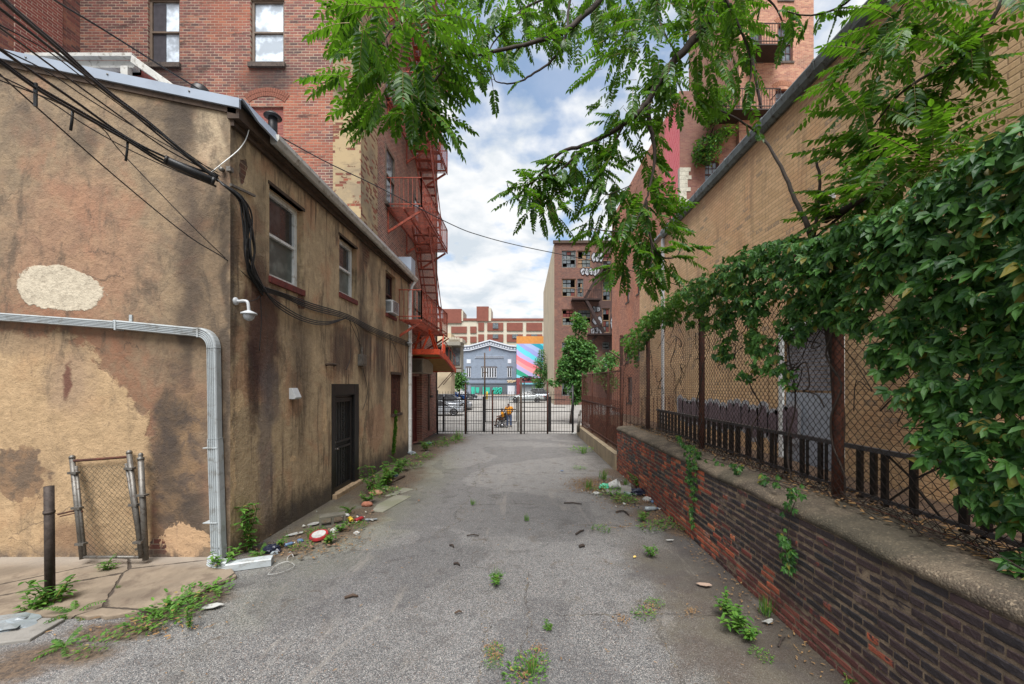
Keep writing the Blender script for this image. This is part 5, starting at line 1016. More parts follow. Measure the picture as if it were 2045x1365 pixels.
# ------------------------------------------------------------------ cables
cab = M_['cable']
def cable(name, paths, r, label, cat='cable', extra=None, group='overhead cables', mats=None):
    m = MB()
    for p in paths: m.tube(catmull([P(*q) if len(q) == 3 else Vector(q[0]) for q in p], 5), r, 6)
    if extra: extra(m)
    q0 = m.v[0].copy(); return solo(name, m, mats or cab, label, cat, q0, group)
pole_up = lambda p: p
cable('cable_bundle', [[(-70, 65, 3.0), (0, 119, 3.2), (69, 169, 3.5), (145, 213, 3.9), (255, 277, 4.5), (330, 321, 4.9), (430, 362, 5.25)], [(-70, 73, 3.0), (0, 124, 3.2), (75, 178, 3.5), (148, 221, 3.9), (258, 283, 4.5), (328, 326, 4.9), (432, 372, 5.25)], [(-70, 40, 3.02), (0, 98, 3.2), (138, 193, 3.9), (250, 272, 4.5), (335, 315, 4.9), (436, 352, 5.25)]], .013, 'tied bundle of thick black cables crossing the gable wall to a splice tube', 'cable',
      lambda m: [m.tube([P(a, b, d), P(a - 1, b + 20, d), P(a - 4, b + 42, d)], .012, 6) for a, b, d in ((145, 218, 3.9), (255, 279, 4.5))] + [m.box(*sum([[P(71, 172, 3.48)[i] - s, P(71, 172, 3.48)[i] + s] for i, s in ((0, .014), (1, .006))], []), P(71, 212, 3.48).z, P(71, 165, 3.48).z)])
w = MB(); a, b = P(331, 319, 4.82), P(427, 362, 5.12); w.tube([a, a.lerp(b, .03), a.lerp(b, .97), b], [.035, .05, .05, .035], 14); w.tube([a.lerp(b, -.02), a.lerp(b, .04)], .056, 12); w.tube([a.lerp(b, .95), a.lerp(b, 1.02)], .056, 12); solo('splice_tube', w, M_['black'], 'thick black cable splice tube hanging at the corner of the stucco house', 'splice tube', a)
cable('cable', [[(-60, -75, 2.6), (10, 0, 2.9), (115, 90, 3.5), (207, 174, 4.0), (293, 240, 4.6), (370, 305, 5.0), (436, 357, 5.25)], [(-60, -66, 2.6), (16, 10, 2.9), (120, 100, 3.5), (213, 184, 4.0), (299, 248, 4.6), (436, 362, 5.25)]], .014, 'thickest pair of black cables running from the top left corner down to the house corner')
cable('cable', [[(-60, -30, 2.7), (0, 17, 2.9), (165, 145, 3.7), (240, 205, 4.3), (330, 280, 4.8), (432, 358, 5.25)]], .011, 'black cable just below the thick pair, crossing the grey roof edge')
cable('cable', [[(-60, 10, 2.7), (0, 55, 2.9), (86, 119, 3.4), (224, 220, 4.2), (337, 300, 4.9), (436, 350, 5.25)]], .008, 'thin black cable between the thick pair and the tied bundle')
cable('cable', [[(-50, 100, 3.0), (0, 148, 3.2), (69, 210, 3.6), (241, 361, 4.4), (375, 470, 5.0), (455, 520, 5.4), (520, 575, 6.0)]], .007, 'thin black cable running low and diagonally over the bare stucco, the lowest of the cables')
cable('cable', [[(-50, 140, 3.0), (0, 160, 3.2), (120, 207, 3.8), (203, 255, 4.3), (248, 310, 4.6), (403, 470, 5.1), (505, 565, 5.9)]], .006, 'thin black cable that leaves the bundle and bends steeply down the stucco wall')
cable('cable', [[(60, -40, 3.6), (110, 0, 4.0), (207, 59, 4.6), (344, 145, 5.6), (475, 224, 6.6), (640, 317, 8.0), (752, 371, 9.0), (900, 447, 10.0), (960, 470, 10.5), (1045, 492, 11.0), (1200, 524, 11.6), (1300, 552, 12.1), (1366, 573, 12.28)]], .011, 'single long black wire sagging across the alley from upper left to the tan building')
cable('wire', [[(477, 207, 5.45), (497, 240, 5.6), (494, 270, 5.6), (478, 297, 5.5), (445, 325, 5.32), (420, 345, 5.25)]], .006, 'thin white wire looping from the roof edge to the house corner', 'wire', mats=M_['white'])
WL = lambda px, py, o=.07: tuple([PX(px, py, XS) + Vector((o, 0, 0))])
for (x0, y0, x1, y1, s_, lab) in ((0, 30, 440, 352, 2, 'thin black wire just left of the thick pair of cables'), (0, 78, 436, 344, 6, 'thin slack wire sagging below the thick pair towards the house corner'), (0, 132, 432, 372, 12, 'thin wire slung under the tied bundle of cables')):
    cable('cable', [[(x0 + (x1 - x0) * k / 5 - 40 * (k == 0), y0 + (y1 - y0) * k / 5 + s_ * math.sin(k / 5 * 3.14) * 2, 2.9 + 2.35 * k / 5) for k in range(6)]], .0055, lab)
rr = random.Random(4); w = MB()
for k in range(14):
    o = .03 + k % 3 * .028; jx = lambda s: rr.uniform(-s, s)
    w.tube(catmull([P(432 + k, 356 + k, 5.24), Vector(WL(463 + jx(2), 395 + jx(4), o + .06)[0]), Vector(WL(478 + jx(7), 440 + jx(6), o + .05)[0]), Vector(WL(487 + jx(9), 495, o + .03)[0]), Vector(WL(494 + jx(5), 540, o)[0]), Vector(WL(520 + jx(4), 576 + k, o)[0])], 6), .008 + .004 * (k % 2), 6)
for k in range(4): w.tube(catmull([Vector(WL(512, 570 + k * 3, .05)[0]), Vector(WL(560, 586 + k * 2, .05 + jx(.02))[0]), Vector(WL(620, 606 + k * 4, .04)[0]), Vector(WL(690, 628 + k * 3, .05)[0]), Vector(WL(745, 655 + k * 3, .04)[0]), Vector(WL(815, 683 + k * 3, .04)[0])], 6), .011, 6)
for k in range(3): w.tube(catmull([Vector(WL(520, 580, .05)[0]), Vector(WL(552, 605 + k * 5, .05)[0]), Vector(WL(600, 632 + k * 4, .04)[0]), Vector(WL(645, 642 + k * 3, .05)[0]), Vector(WL(690, 634, .04)[0])], 6), .009, 6)
for p in ([(697, 634), (698, 670), (697, 715), (688, 738)], [(700, 636), (712, 660), (716, 690), (719, 705)], [(694, 636), (708, 668), (722, 700), (719, 706)], [(722, 735), (731, 775), (728, 800), (722, 818)], [(775, 668), (790, 700), (800, 725), (806, 755)], [(777, 668), (779, 700), (783, 730)], [(516, 590), (518, 640), (514, 700)], [(700, 640), (745, 668), (790, 688)], [(514, 590), (507, 598), (478, 604)]):
    w.tube(catmull([Vector(WL(a, b, .03)[0]) for a, b in p], 5), .006, 5)
solo('wall_cables', w, cab, 'tangled black cables bundled down the house corner and along its side wall', 'cables', (XS, 7, 3.5))
w = MB(); w.bar(WL(456, 368, .03)[0], WL(505, 391, .03)[0], .03, .03); w.box(*sum([[v - .03, v + .03] for v in PX(459, 338, XS + .02)], [])); w.lathe(P(440, 336, 5.33), [(.03, 0), (.03, .05), (.015, .06)], 8, 'Y'); solo('wall_bracket', w, M_['galv'], 'small grey metal conduit bracket on the side wall near the cables', 'bracket', PX(480, 380, XS))

# ------------------------------------------------------------------ cars
tyre = paint('tyre_rubber', (.02, .02, .021), .85, 0, .2); rim = paint('alloy_rim', C(176, 178, 182), .3, .7, .1); lamp_m = paint('lamp_glass', C(214, 216, 220), .15, 0, .1); tail_m = paint('tail_lamp', C(150, 30, 28), .3, 0, .1)
def car(label, loc, rot, col, suv=False, L=4.6, group='cars parked in the lot behind the gate'):
    o = thing('parked_car', label, 'car', loc, group); pm = paint('car_paint_' + label[:9].replace(' ', '_'), col, .22, .35, .06)
    h = L / 2; top = 1.68 if suv else 1.43; belt = 1.02 if suv else .92; hood = .98 if suv else .86
    T = Matrix.Translation(Vector(loc)) @ Matrix.Rotation(rot, 4, 'Z')
    def sec(mb, prof, hw, mi=0):
        n = len(prof); vs = []
        for s_ in (-1, 1): vs += [T @ Vector((x, s_ * hw(x, z), z)) for x, z in prof]
        mb.add(vs, [tuple(range(n))[::-1], tuple(range(n, 2 * n))] + [(i, (i + 1) % n, n + (i + 1) % n, n + i) for i in range(n)])
    wx = (h - .88, -h + .92); wr = .36 if suv else .33
    def arch(cx): return [(cx + (wr + .06) * math.cos(a), .3 + (wr + .06) * math.sin(a)) for a in [math.radians(10 + 160 * k / 8) for k in range(9)]]
    prof = [(h - .06, .25), (h, .5), (h - .05, .72), (h - .35, hood - .06), (h - 1.25, belt), (-h + (.15 if suv else .9), belt + .02), (-h + .08, belt - .04), (-h, .6), (-h + .06, .28)] + [(x, z) for x, z in reversed(arch(wx[1]))] + [(wx[1] + .45, .22), (wx[0] - .45, .22)] + [(x, z) for x, z in reversed(arch(wx[0]))]
    w = MB(); sec(w, prof, lambda x, z: .9 - .16 * max(0, (abs(x) - h + .7) / .7) ** 2 - .04 * max(0, (z - .7) / .3)); body = mk('body', w, pm, o, bevel=.03)
    rear = -h + .25 if suv else -h + .95
    cab_ = [(h - 1.3, belt - .01), (h - 2.05, top - .03), (h - 2.5, top), (rear + .75, top - .01), (rear + (.3 if suv else .0), belt - .01)]
    w = MB(); sec(w, cab_, lambda x, z: .86 if z < belt + .05 else .66); mk('windows', w, M_['glass'], o, bevel=.03)
    w = MB(); sec(w, [(h - 2.0, top - .02), (h - 2.5, top + .02), (rear + .8, top + .012), (rear + .7, top - .04)], lambda x, z: .67)
    for s_ in (-1, 1):
        for (x0, z0, x1, z1) in ((h - 1.25, belt, h - 2.05, top), (h - 2.9, belt, h - 2.85, top), (rear + .28 if suv else rear + .05, belt, rear + .8, top)): w.bar(T @ Vector((x0, s_ * .872, z0)), T @ Vector((x1, s_ * .675, z1)), .07, .05)
    mk('roof', w, pm, o, bevel=.01)
    for x in wx:
        for s_ in (-1, 1):
            w = MB(); c = [Vector((x + wr * math.cos(a), s_ * .9, .33 + wr * math.sin(a))) for a in [2 * math.pi * k / 20 for k in range(20)]]; w.prism([T @ p for p in c], T.to_3x3() @ Vector((0, -s_ * .22, 0))); wo_ = mk('wheel', w, tyre, o, bevel=.02)
            w = MB(); 
            for k in range(5): a = 2 * math.pi * k / 5; w.bar(T @ Vector((x, s_ * .905, .33)), T @ Vector((x + .22 * math.cos(a), s_ * .905, .33 + .22 * math.sin(a))), .06, .03)
            w.tube([T @ Vector((x + .225 * math.cos(a), s_ * .905, .33 + .225 * math.sin(a))) for a in [2 * math.pi * k / 16 for k in range(17)]], .018, 5); mk('rim', w, rim, wo_)
    for s_ in (-1, 1):
        w = MB(); w.box(h - .3, h - .03, s_ * .66 - .14, s_ * .66 + .14, .66, .8, T); mk('headlight', w, lamp_m, o, bevel=.03); w = MB(); w.box(-h - .01, -h + .12, s_ * .68 - .13, s_ * .68 + .13, .74, .9, T); mk('taillight', w, tail_m, o, bevel=.02)
    w = MB(); w.box(h - .05, h + .012, -.45, .45, .38, .56, T); mk('grille', w, M_['darkroom'], o); return o
def cpos(px, py, D=None):
    D0 = D or 36; z = gzf(D0); return Vector(((px - CX) * D0 / F, D0, z))
car('silver sedan nearest the gate on the left, its front pointing right', cpos(877, 0, 37.5), .1, C(186, 190, 194))
car('grey estate car behind the nearest silver sedan on the left', cpos(899, 0, 42), .1, C(150, 154, 160), True)
car('white car behind the grey estate on the left', cpos(880, 0, 47), .08, C(222, 224, 226))
car('bright blue car parked farthest back on the left', cpos(900, 0, 54), .06, C(40, 104, 190), L=4.5)
car('dark grey car parked next to the blue car', cpos(924, 0, 58), .1, C(74, 80, 88), L=4.3)
car('silver sedan parked on the right side of the lot', cpos(1051, 0, 51), math.pi + .05, C(176, 182, 184))
car('dark silver hatchback behind the silver sedan on the right', cpos(1068, 0, 56), math.pi - .1, C(128, 134, 142), True)

# ------------------------------------------------------------------ people
def skin_obj(name, verts, edges, mat, parent=None, origin=(0, 0, 0), sub=2):
    me = bpy.data.meshes.new(name); off = Vector(origin); me.from_pydata([tuple(Vector(v[:3]) - off) for v in verts], edges, []); me.materials.append(mat)
    o = bpy.data.objects.new(name, me); COL.objects.link(o); m = o.modifiers.new('skin', 'SKIN'); m.use_smooth_shade = True
    for i, v in enumerate(verts): sv_ = me.skin_vertices[0].data[i]; rx = v[3]; ry = v[4] if len(v) > 4 else rx; sv_.radius = (rx, ry); sv_.use_root = (i == 0)
    s_ = o.modifiers.new('sub', 'SUBSURF'); s_.levels = sub; s_.render_levels = sub
    if parent: o.parent = parent
    else: o.location = off
    ORG[o.name] = off; return o
def chainedges(idx): return list(zip(idx, idx[1:]))
skin_dk = paint('brown_skin', C(104, 66, 48), .6, 0, .1); jer = paint('amber_jersey', C(236, 156, 26), .8, 0, .1); jean = paint('blue_jeans', C(82, 100, 134), .85, 0, .15); hairg = paint('greying_hair', C(70, 64, 62), .9, 0, .2); shoe = paint('dark_shoe', C(36, 34, 36), .6)
DPn = 28.0; gz0 = gzf(DPn); Q = Vector(((1016.5 - CX) * DPn / F, DPn, gz0))
def q(x, y, z, r, r2=None): return (Q.x + x, Q.y + y, Q.z + z, r, r2 or r)
body = [q(0, 0, .93, .13, .1), q(0, .0, 1.15, .125, .09), q(-.01, .02, 1.36, .15, .09), q(-.02, .05, 1.48, .06), q(-.04, .08, 1.58, .075, .09), q(-.05, .1, 1.68, .06, .07),
        q(.19, .02, 1.40, .05), q(.25, .08, 1.14, .042), q(.18, .3, 1.0, .034), q(.15, .36, .97, .03),
        q(-.2, .03, 1.40, .05), q(-.3, .1, 1.18, .042), q(-.36, .3, 1.12, .034), q(-.38, .36, 1.12, .03),
        q(.1, 0, .86, .085), q(.12, .02, .48, .058), q(.13, 0, .08, .042), q(.14, .14, .04, .035), q(-.1, 0, .86, .085), q(-.11, .03, .48, .058), q(-.13, .02, .08, .042), q(-.14, .16, .04, .035)]
be = [(0, 1), (1, 2), (2, 3), (3, 4), (4, 5), (2, 6), (6, 7), (7, 8), (8, 9), (2, 10), (10, 11), (11, 12), (12, 13), (0, 14), (14, 15), (15, 16), (16, 17), (0, 18), (18, 19), (19, 20), (20, 21)]
for s_, base in ((1, 9), (-1, 13)):
    b0 = body[base]
    for k, dx in enumerate((-.03, -.01, .01, .03)): body.append((b0[0] + dx, b0[1] + .06, b0[2] - .03, .009)); be.append((base, len(body) - 1))
    body.append((b0[0] - s_ * .04, b0[1] + .02, b0[2] - .02, .01)); be.append((base, len(body) - 1))
pr = skin_obj('person', body, be, skin_dk, None, Q); tag(pr, 'person in an amber yellow jersey and blue jeans standing behind the wheelchair, seen from behind', 'person')
skin_obj('jersey', [q(0, 0, .88, .19, .14), q(0, 0, 1.1, .18, .135), q(-.01, .02, 1.36, .2, .125), q(-.015, .04, 1.46, .1), q(.2, .03, 1.39, .085), q(.26, .08, 1.16, .08), q(-.21, .04, 1.39, .085), q(-.3, .1, 1.18, .08)], [(0, 1), (1, 2), (2, 3), (2, 4), (4, 5), (2, 6), (6, 7)], jer, pr, Q)
skin_obj('jeans', [q(0, 0, .93, .155, .115), q(.1, 0, .82, .105), q(.12, .02, .48, .09), q(.13, .01, .1, .075), q(-.1, 0, .82, .105), q(-.11, .03, .48, .09), q(-.13, .03, .1, .075)], [(0, 1), (1, 2), (2, 3), (0, 4), (4, 5), (5, 6)], jean, pr, Q)
skin_obj('hair', [q(-.045, .07, 1.65, .085, .08), q(-.04, .06, 1.6, .08, .085)], [(0, 1)], hairg, pr, Q)
for sx in (-1, 1): skin_obj('shoe', [q(sx * .135, 0, .05, .055, .05), q(sx * .145, .16, .04, .05, .035)], [(0, 1)], shoe, pr, Q)
# powered wheelchair and its rider facing left
Wc = Vector(((1003 - CX) * DPn / F, DPn - .15, gz0)); wc = thing('electric_wheelchair', 'electric wheelchair with grey base standing in the lot behind the gate', 'wheelchair', Wc)
w = MB(); w.box(Wc.x - .28, Wc.x + .3, Wc.y - .22, Wc.y + .22, Wc.z + .16, Wc.z + .34); mk('base', w, paint('chair_base', C(150, 146, 146), .4, 0, .2), wc, bevel=.04)
w = MB(); w.box(Wc.x - .25, Wc.x + .22, Wc.y - .23, Wc.y + .23, Wc.z + .46, Wc.z + .54); w.box(Wc.x + .16, Wc.x + .3, Wc.y - .22, Wc.y + .22, Wc.z + .5, Wc.z + 1.05); mk('seat', w, M_['black'], wc, bevel=.03)
w = MB(); [w.box(Wc.x - .22, Wc.x + .15, Wc.y + s * .27 - .03, Wc.y + s * .27 + .03, Wc.z + .7, Wc.z + .74) for s in (-1, 1)]; w.bar((Wc.x, Wc.y, Wc.z + .3), (Wc.x, Wc.y, Wc.z + .48), .1); mk('armrest', w, M_['black'], wc)
w = MB(); w.box(Wc.x - .56, Wc.x - .34, Wc.y - .2, Wc.y + .2, Wc.z + .1, Wc.z + .13); w.bar((Wc.x - .25, Wc.y, Wc.z + .4), (Wc.x - .42, Wc.y, Wc.z + .12), .04); mk('footrest', w, M_['black'], wc)
for x, r_ in ((.02, .17), (-.3, .1), (.33, .1)):
    for s in (-1, 1): w = MB(); w.lathe((Wc.x + x, Wc.y + s * .27 - .03, Wc.z + r_), [(r_ * .85, 0), (r_, .01), (r_, .05), (r_ * .85, .06)], 18, 'Y'); mk('wheel', w, tyre, wc); w = MB(); w.lathe((Wc.x + x, Wc.y + s * .27 - .033, Wc.z + r_), [(r_ * .6, 0), (r_ * .6, .066)], 14, 'Y'); mk('hub', w, rim, wc)
def q(x, y, z, r, r2=None): return (Wc.x + x, Wc.y + y, Wc.z + z, r, r2 or r)
body = [q(.06, 0, .63, .12), q(.06, 0, .85, .12), q(.02, 0, 1.05, .13, .1), q(-.0, 0, 1.16, .055), q(-.03, 0, 1.27, .075), q(-.04, 0, 1.35, .06),
        q(.02, -.19, 1.06, .05), q(-.06, -.24, .84, .04), q(-.28, -.2, .78, .032), q(-.34, -.2, .78, .03), q(.02, .19, 1.06, .05), q(-.06, .24, .84, .04), q(-.28, .2, .78, .032), q(-.34, .2, .78, .03),
        q(.02, -.1, .6, .08), q(-.38, -.12, .62, .065), q(-.44, -.12, .2, .042), q(-.54, -.12, .17, .035), q(.02, .1, .6, .08), q(-.38, .12, .62, .065), q(-.44, .12, .2, .042), q(-.54, .12, .17, .035)]
be = [(0, 1), (1, 2), (2, 3), (3, 4), (4, 5), (2, 6), (6, 7), (7, 8), (8, 9), (2, 10), (10, 11), (11, 12), (12, 13), (0, 14), (14, 15), (15, 16), (16, 17), (0, 18), (18, 19), (19, 20), (20, 21)]
for s_, base in ((1, 9), (-1, 13)):
    b0 = body[base]
    for k, dy in enumerate((-.03, -.01, .01, .03)): body.append((b0[0] - .06, b0[1] + dy, b0[2] - .02, .009)); be.append((base, len(body) - 1))
    body.append((b0[0] - .02, b0[1] + s_ * .045, b0[2], .01)); be.append((base, len(body) - 1))
pr2 = skin_obj('person', body, be, skin_dk, None, Wc); tag(pr2, 'person in a yellow shirt and brown shorts sitting in the electric wheelchair, facing left', 'person')
skin_obj('shirt', [q(.06, 0, .62, .165), q(.05, 0, .86, .16), q(.02, 0, 1.06, .17, .13), q(0, 0, 1.14, .08), q(.02, -.2, 1.05, .075), q(-.04, -.24, .9, .07), q(.02, .2, 1.05, .075), q(-.04, .24, .9, .07)], [(0, 1), (1, 2), (2, 3), (2, 4), (4, 5), (2, 6), (6, 7)], jer, pr2, Wc)
skin_obj('shorts', [q(.06, 0, .6, .14), q(.0, -.1, .61, .11), q(-.34, -.12, .63, .1), q(.0, .1, .61, .11), q(-.34, .12, .63, .1)], [(0, 1), (1, 2), (0, 3), (3, 4)], paint('brown_shorts', C(120, 84, 64), .9, 0, .3), pr2, Wc)
skin_obj('hair', [q(-.02, 0, 1.33, .08), q(0, 0, 1.28, .08)], [(0, 1)], shoe, pr2, Wc)
for s in (-1, 1): skin_obj('shoe', [q(-.44, s * .12, .17, .05), q(-.58, s * .12, .16, .045, .035)], [(0, 1)], shoe, pr2, Wc)
# ------------------------------------------------------------------ foliage
def leafmat(name, a, b, tr=.35, rough=.45, trk=1.5, dead=None):
    t = NT(name); r = t.rnd(); n = t.noise(1.3, 3); f = t.addm(t.mul(r, .6), t.mul(n, .5)); c = t.mix(t.rng(f, .25, .8), a, b)
    if dead: c = t.mix(t.rng(t.white(t.comb(r, 5.0, 0.0)), .955, .965), c, dead)
    tc_ = t.mix(0.5, c, tuple(min(1, x * y) for x, y in zip(b, (1.6 * trk, 1.5 * trk, .6 * trk)))); return t.done(c, rough, transl=tr, trcol=tc_, spec=.4)
M_['ail'] = leafmat('ailanthus_leaf', C(42, 92, 26, .6), C(98, 146, 42, .62), .48, .42, 1.35)
M_['creep'] = leafmat('creeper_leaf', C(40, 84, 40, .7), C(92, 142, 62, .72), .36, .5, 1.05, dead=C(150, 140, 60, .7))
M_['creepb'] = leafmat('creeper_leaf_bright', C(58, 110, 38, .7), C(110, 158, 56, .7), .4, .5, 1.2)
M_['weed'] = leafmat('weed_leaf', C(66, 116, 40, .7), C(112, 158, 62, .7), .35, .6, 1.1, dead=C(160, 140, 80))
M_['farleaf'] = leafmat('far_leaf', C(60, 112, 56, .8), C(112, 160, 86, .8), .35, .6, 1.0)
M_['twig'] = paint('dark_bark', C(62, 50, 42, .8), .9, 0, .35, .002, C(36, 30, 28), 14)
M_['rachis'] = paint('leaf_stalk', C(140, 120, 70, .8), .7)
M_['flower'] = paint('greenish_flower', C(120, 128, 46, .8), .8, 0, .4, scale=20)
M_['drylef'] = leafmat('dry_leaf', C(112, 84, 56, .8), C(160, 126, 84, .8), .1, .9, 1.0)
def leaf(mb, b, d, n, L, W_, fold=.25, droop=.0):
    d = d.normalized(); r = d.cross(n); 
    if r.length < 1e-4: r = d.orthogonal()
    r.normalize(); n = r.cross(d).normalized()
    g = lambda u, v, h=0: b + d * (u * L) + r * (v * W_) + n * (h * W_ - droop * L * u * u)
    mb.add([b, g(.36, 0), g(.72, 0), g(1, 0), g(.22, .42, fold * .6), g(.62, .40, fold * .6), g(.22, -.42, fold * .6), g(.62, -.40, fold * .6)],
           [(0, 1, 4), (4, 1, 2, 5), (5, 2, 3), (0, 6, 1), (6, 7, 2, 1), (7, 3, 2)])
def frond(mb, b, d, L, R_, npair=9, droop=.35, lw=.028, ll=.10):
    d = d.normalized(); up = Vector((R_.uniform(-.3, .3), R_.uniform(-.3, .3), 1)); s = d.cross(up)
    if s.length < .1: s = Vector((1, 0, 0))
    s.normalize(); n = s.cross(d).normalized(); pts = []; p = b.copy(); dd = d.copy()
    for k in range(7): pts.append(p.copy()); dd = (dd + Vector((0, 0, -droop / 6))).normalized(); p = p + dd * L / 6
    mb.mi = 1; mb.tube(pts, [.0035 * (1 - k / 8) for k in range(7)], 3, False); mb.mi = 0
    for k in range(npair):
        t_ = .16 + .84 * (k + .5) / npair; f = t_ * 6; i = min(5, int(f)); q = pts[i].lerp(pts[i + 1], f - i); ax = (pts[i + 1] - pts[i]).normalized(); sz = ll * (1 - .45 * abs(t_ - .45) * 1.6) * R_.uniform(.85, 1.12)
        for sg in (-1, 1):
            dr = (s * sg * R_.uniform(.8, 1.1) + ax * R_.uniform(.35, .7) + Vector((0, 0, -R_.uniform(.1, .45)))); leaf(mb, q, dr, n + s * sg * R_.uniform(-.4, .2) + Vector((R_.uniform(-.2, .2),) * 3), sz, lw * R_.uniform(.85, 1.2), .3, .12)
    leaf(mb, pts[-1], dd, n, ll * .8, lw, .3)
def branch(mb, pts, r0, r1, n=7):
    c = catmull(pts, 6); k = len(c); mb.tube([p + Vector((R.uniform(-1, 1), R.uniform(-1, 1), R.uniform(-1, 1))) * r0 * .18 for p in c], [r0 + (r1 - r0) * i / (k - 1) for i in range(k)], n); return c
RA = random.Random(31)
at = thing('overhanging_tree', 'large tree of heaven whose leafy branches hang over the alley from above', 'tree', (4.3, 1.2, 1.0))
w = MB(); branch(w, [Vector((4.25, .6, .8)), Vector((4.2, .8, 3.5)), Vector((4.0, 1.5, 6)), Vector((3.4, 3.0, 8.2)), Vector((2.6, 4.6, 9.2))], .16, .07, 10); mk('trunk', w, M_['twig'], at)
BR = [[(1480, -70, 5), (1430, 20, 5), (1385, 80, 5), (1330, 140, 5), (1295, 200, 5), (1262, 235, 5), (1190, 280, 5.2), (1120, 305, 5.3), (1085, 340, 5.3), (1066, 362, 5.3), (1016, 377, 5.3)],
      [(1235, -60, 5.6), (1200, -5, 5.5), (1130, 60, 5.2), (1060, 85, 5), (960, 108, 4.6), (900, 122, 4.2), (850, 148, 4.0)],
      [(1150, -60, 5.3), (1135, 20, 5.3), (1132, 60, 5.2), (1110, 112, 5.1), (1060, 150, 5), (1025, 166, 4.9), (992, 163, 4.85), (985, 148, 4.8)],
      [(1105, -10, 5.4), (1045, 18, 5.3), (1005, 62, 5.2), (980, 95, 5.1), (978, 130, 5.0), (984, 172, 4.9)],
      [(890, 128, 4.1), (868, 160, 4.0), (840, 186, 3.9), (815, 210, 3.8)], [(1050, 20, 5.3), (1010, 45, 5.2), (960, 68, 5.1)],
      [(1292, 202, 5), (1298, 250, 5), (1308, 305, 5), (1300, 360, 5), (1288, 405, 4.95), (1264, 455, 4.9)], [(1264, 455, 4.9), (1230, 462, 4.9), (1180, 456, 4.9)],
      [(1290, 400, 4.95), (1298, 470, 4.9), (1318, 510, 4.9), (1350, 512, 4.9), (1364, 484, 4.9)], [(1298, 470, 4.9), (1302, 520, 4.9), (1280, 560, 4.9)],
      [(1165, 296, 5.2), (1135, 325, 5.2), (1105, 350, 5.25), (1072, 362, 5.3)], [(1248, 245, 5), (1218, 305, 5), (1200, 368, 5), (1212, 388, 5), (1262, 368, 5)], [(1480, -60, 4.6), (1545, 10, 4.8), (1570, 60, 4.8)],
      [(1320, -60, 5.2), (1312, 20, 5.1), (1340, 90, 5)], [(880, -60, 3.6), (850, 10, 3.7), (790, 50, 3.7), (760, 90, 3.6)], [(1016, 377, 5.3), (1013, 366, 5.3)],
      [(1750, -70, 4.2), (1690, 5, 4.3), (1620, 30, 4.4), (1560, 20, 4.4)], [(1420, -60, 4.4), (1480, 60, 4.5), (1500, 130, 4.6), (1490, 190, 4.6)]]
w = MB(); brp = []
for k, b in enumerate(BR): pts = [P(*q_) for q_ in b]; brp.append(branch(w, pts, (.06, .046, .022, .014, .016, .012, .032, .013, .017, .011, .02, .015, .018, .018, .026, .01, .016, .018)[k], .005, 6))
# connect to the trunk
for a in (BR[0][0], BR[1][0], BR[12][0], BR[14][0], BR[13][0], BR[16][0], BR[2][0], BR[17][0]): branch(w, [Vector((3.0, 3.8, 8.9)), (Vector((3.0, 3.8, 8.9)) + P(*a)) / 2 + Vector((0, .2, .5)), P(*a)], .06, .03, 6)
mk('branch', w, M_['twig'], at)
w = MB()
def fr_at(px, py, D, L, dx, dz, R_=RA, ll=.1, lw=.03, droop=.5, np_=9):
    frond(w, P(px, py, D), Vector((dx, R_.uniform(-.5, .5), dz)), L, R_, np_, droop, lw, ll)
# along branches
for bi, cfg in ((0, (.34, 30, .5)), (1, (.36, 26, .35)), (4, (.42, 10, .2)), (6, (.36, 16, .1)), (7, (.34, 8, .1)), (8, (.34, 9, .1)), (9, (.34, 9, .1)), (10, (.32, 10, .1)), (11, (.32, 12, .1)), (12, (.34, 8, 0)), (13, (.36, 10, .1)), (14, (.44, 14, .1)), (16, (.26, 12, 0)), (17, (.34, 14, 0)), (2, (.3, 3, .3)), (3, (.3, 7, 0)), (5, (.3, 7, 0))):
    L, n, st = cfg; c = brp[bi]
    for k in range(n):
        i = int(len(c) * (st + (1 - st) * (k + RA.random()) / n)); p = c[min(i, len(c) - 1)]
        frond(w, p, Vector((RA.uniform(-1, 1), RA.uniform(-.7, .5), RA.uniform(-1.1, .35))), L * RA.uniform(.75, 1.15), RA, RA.choice((7, 8, 9, 10)), RA.uniform(.3, .9), .037, .1)
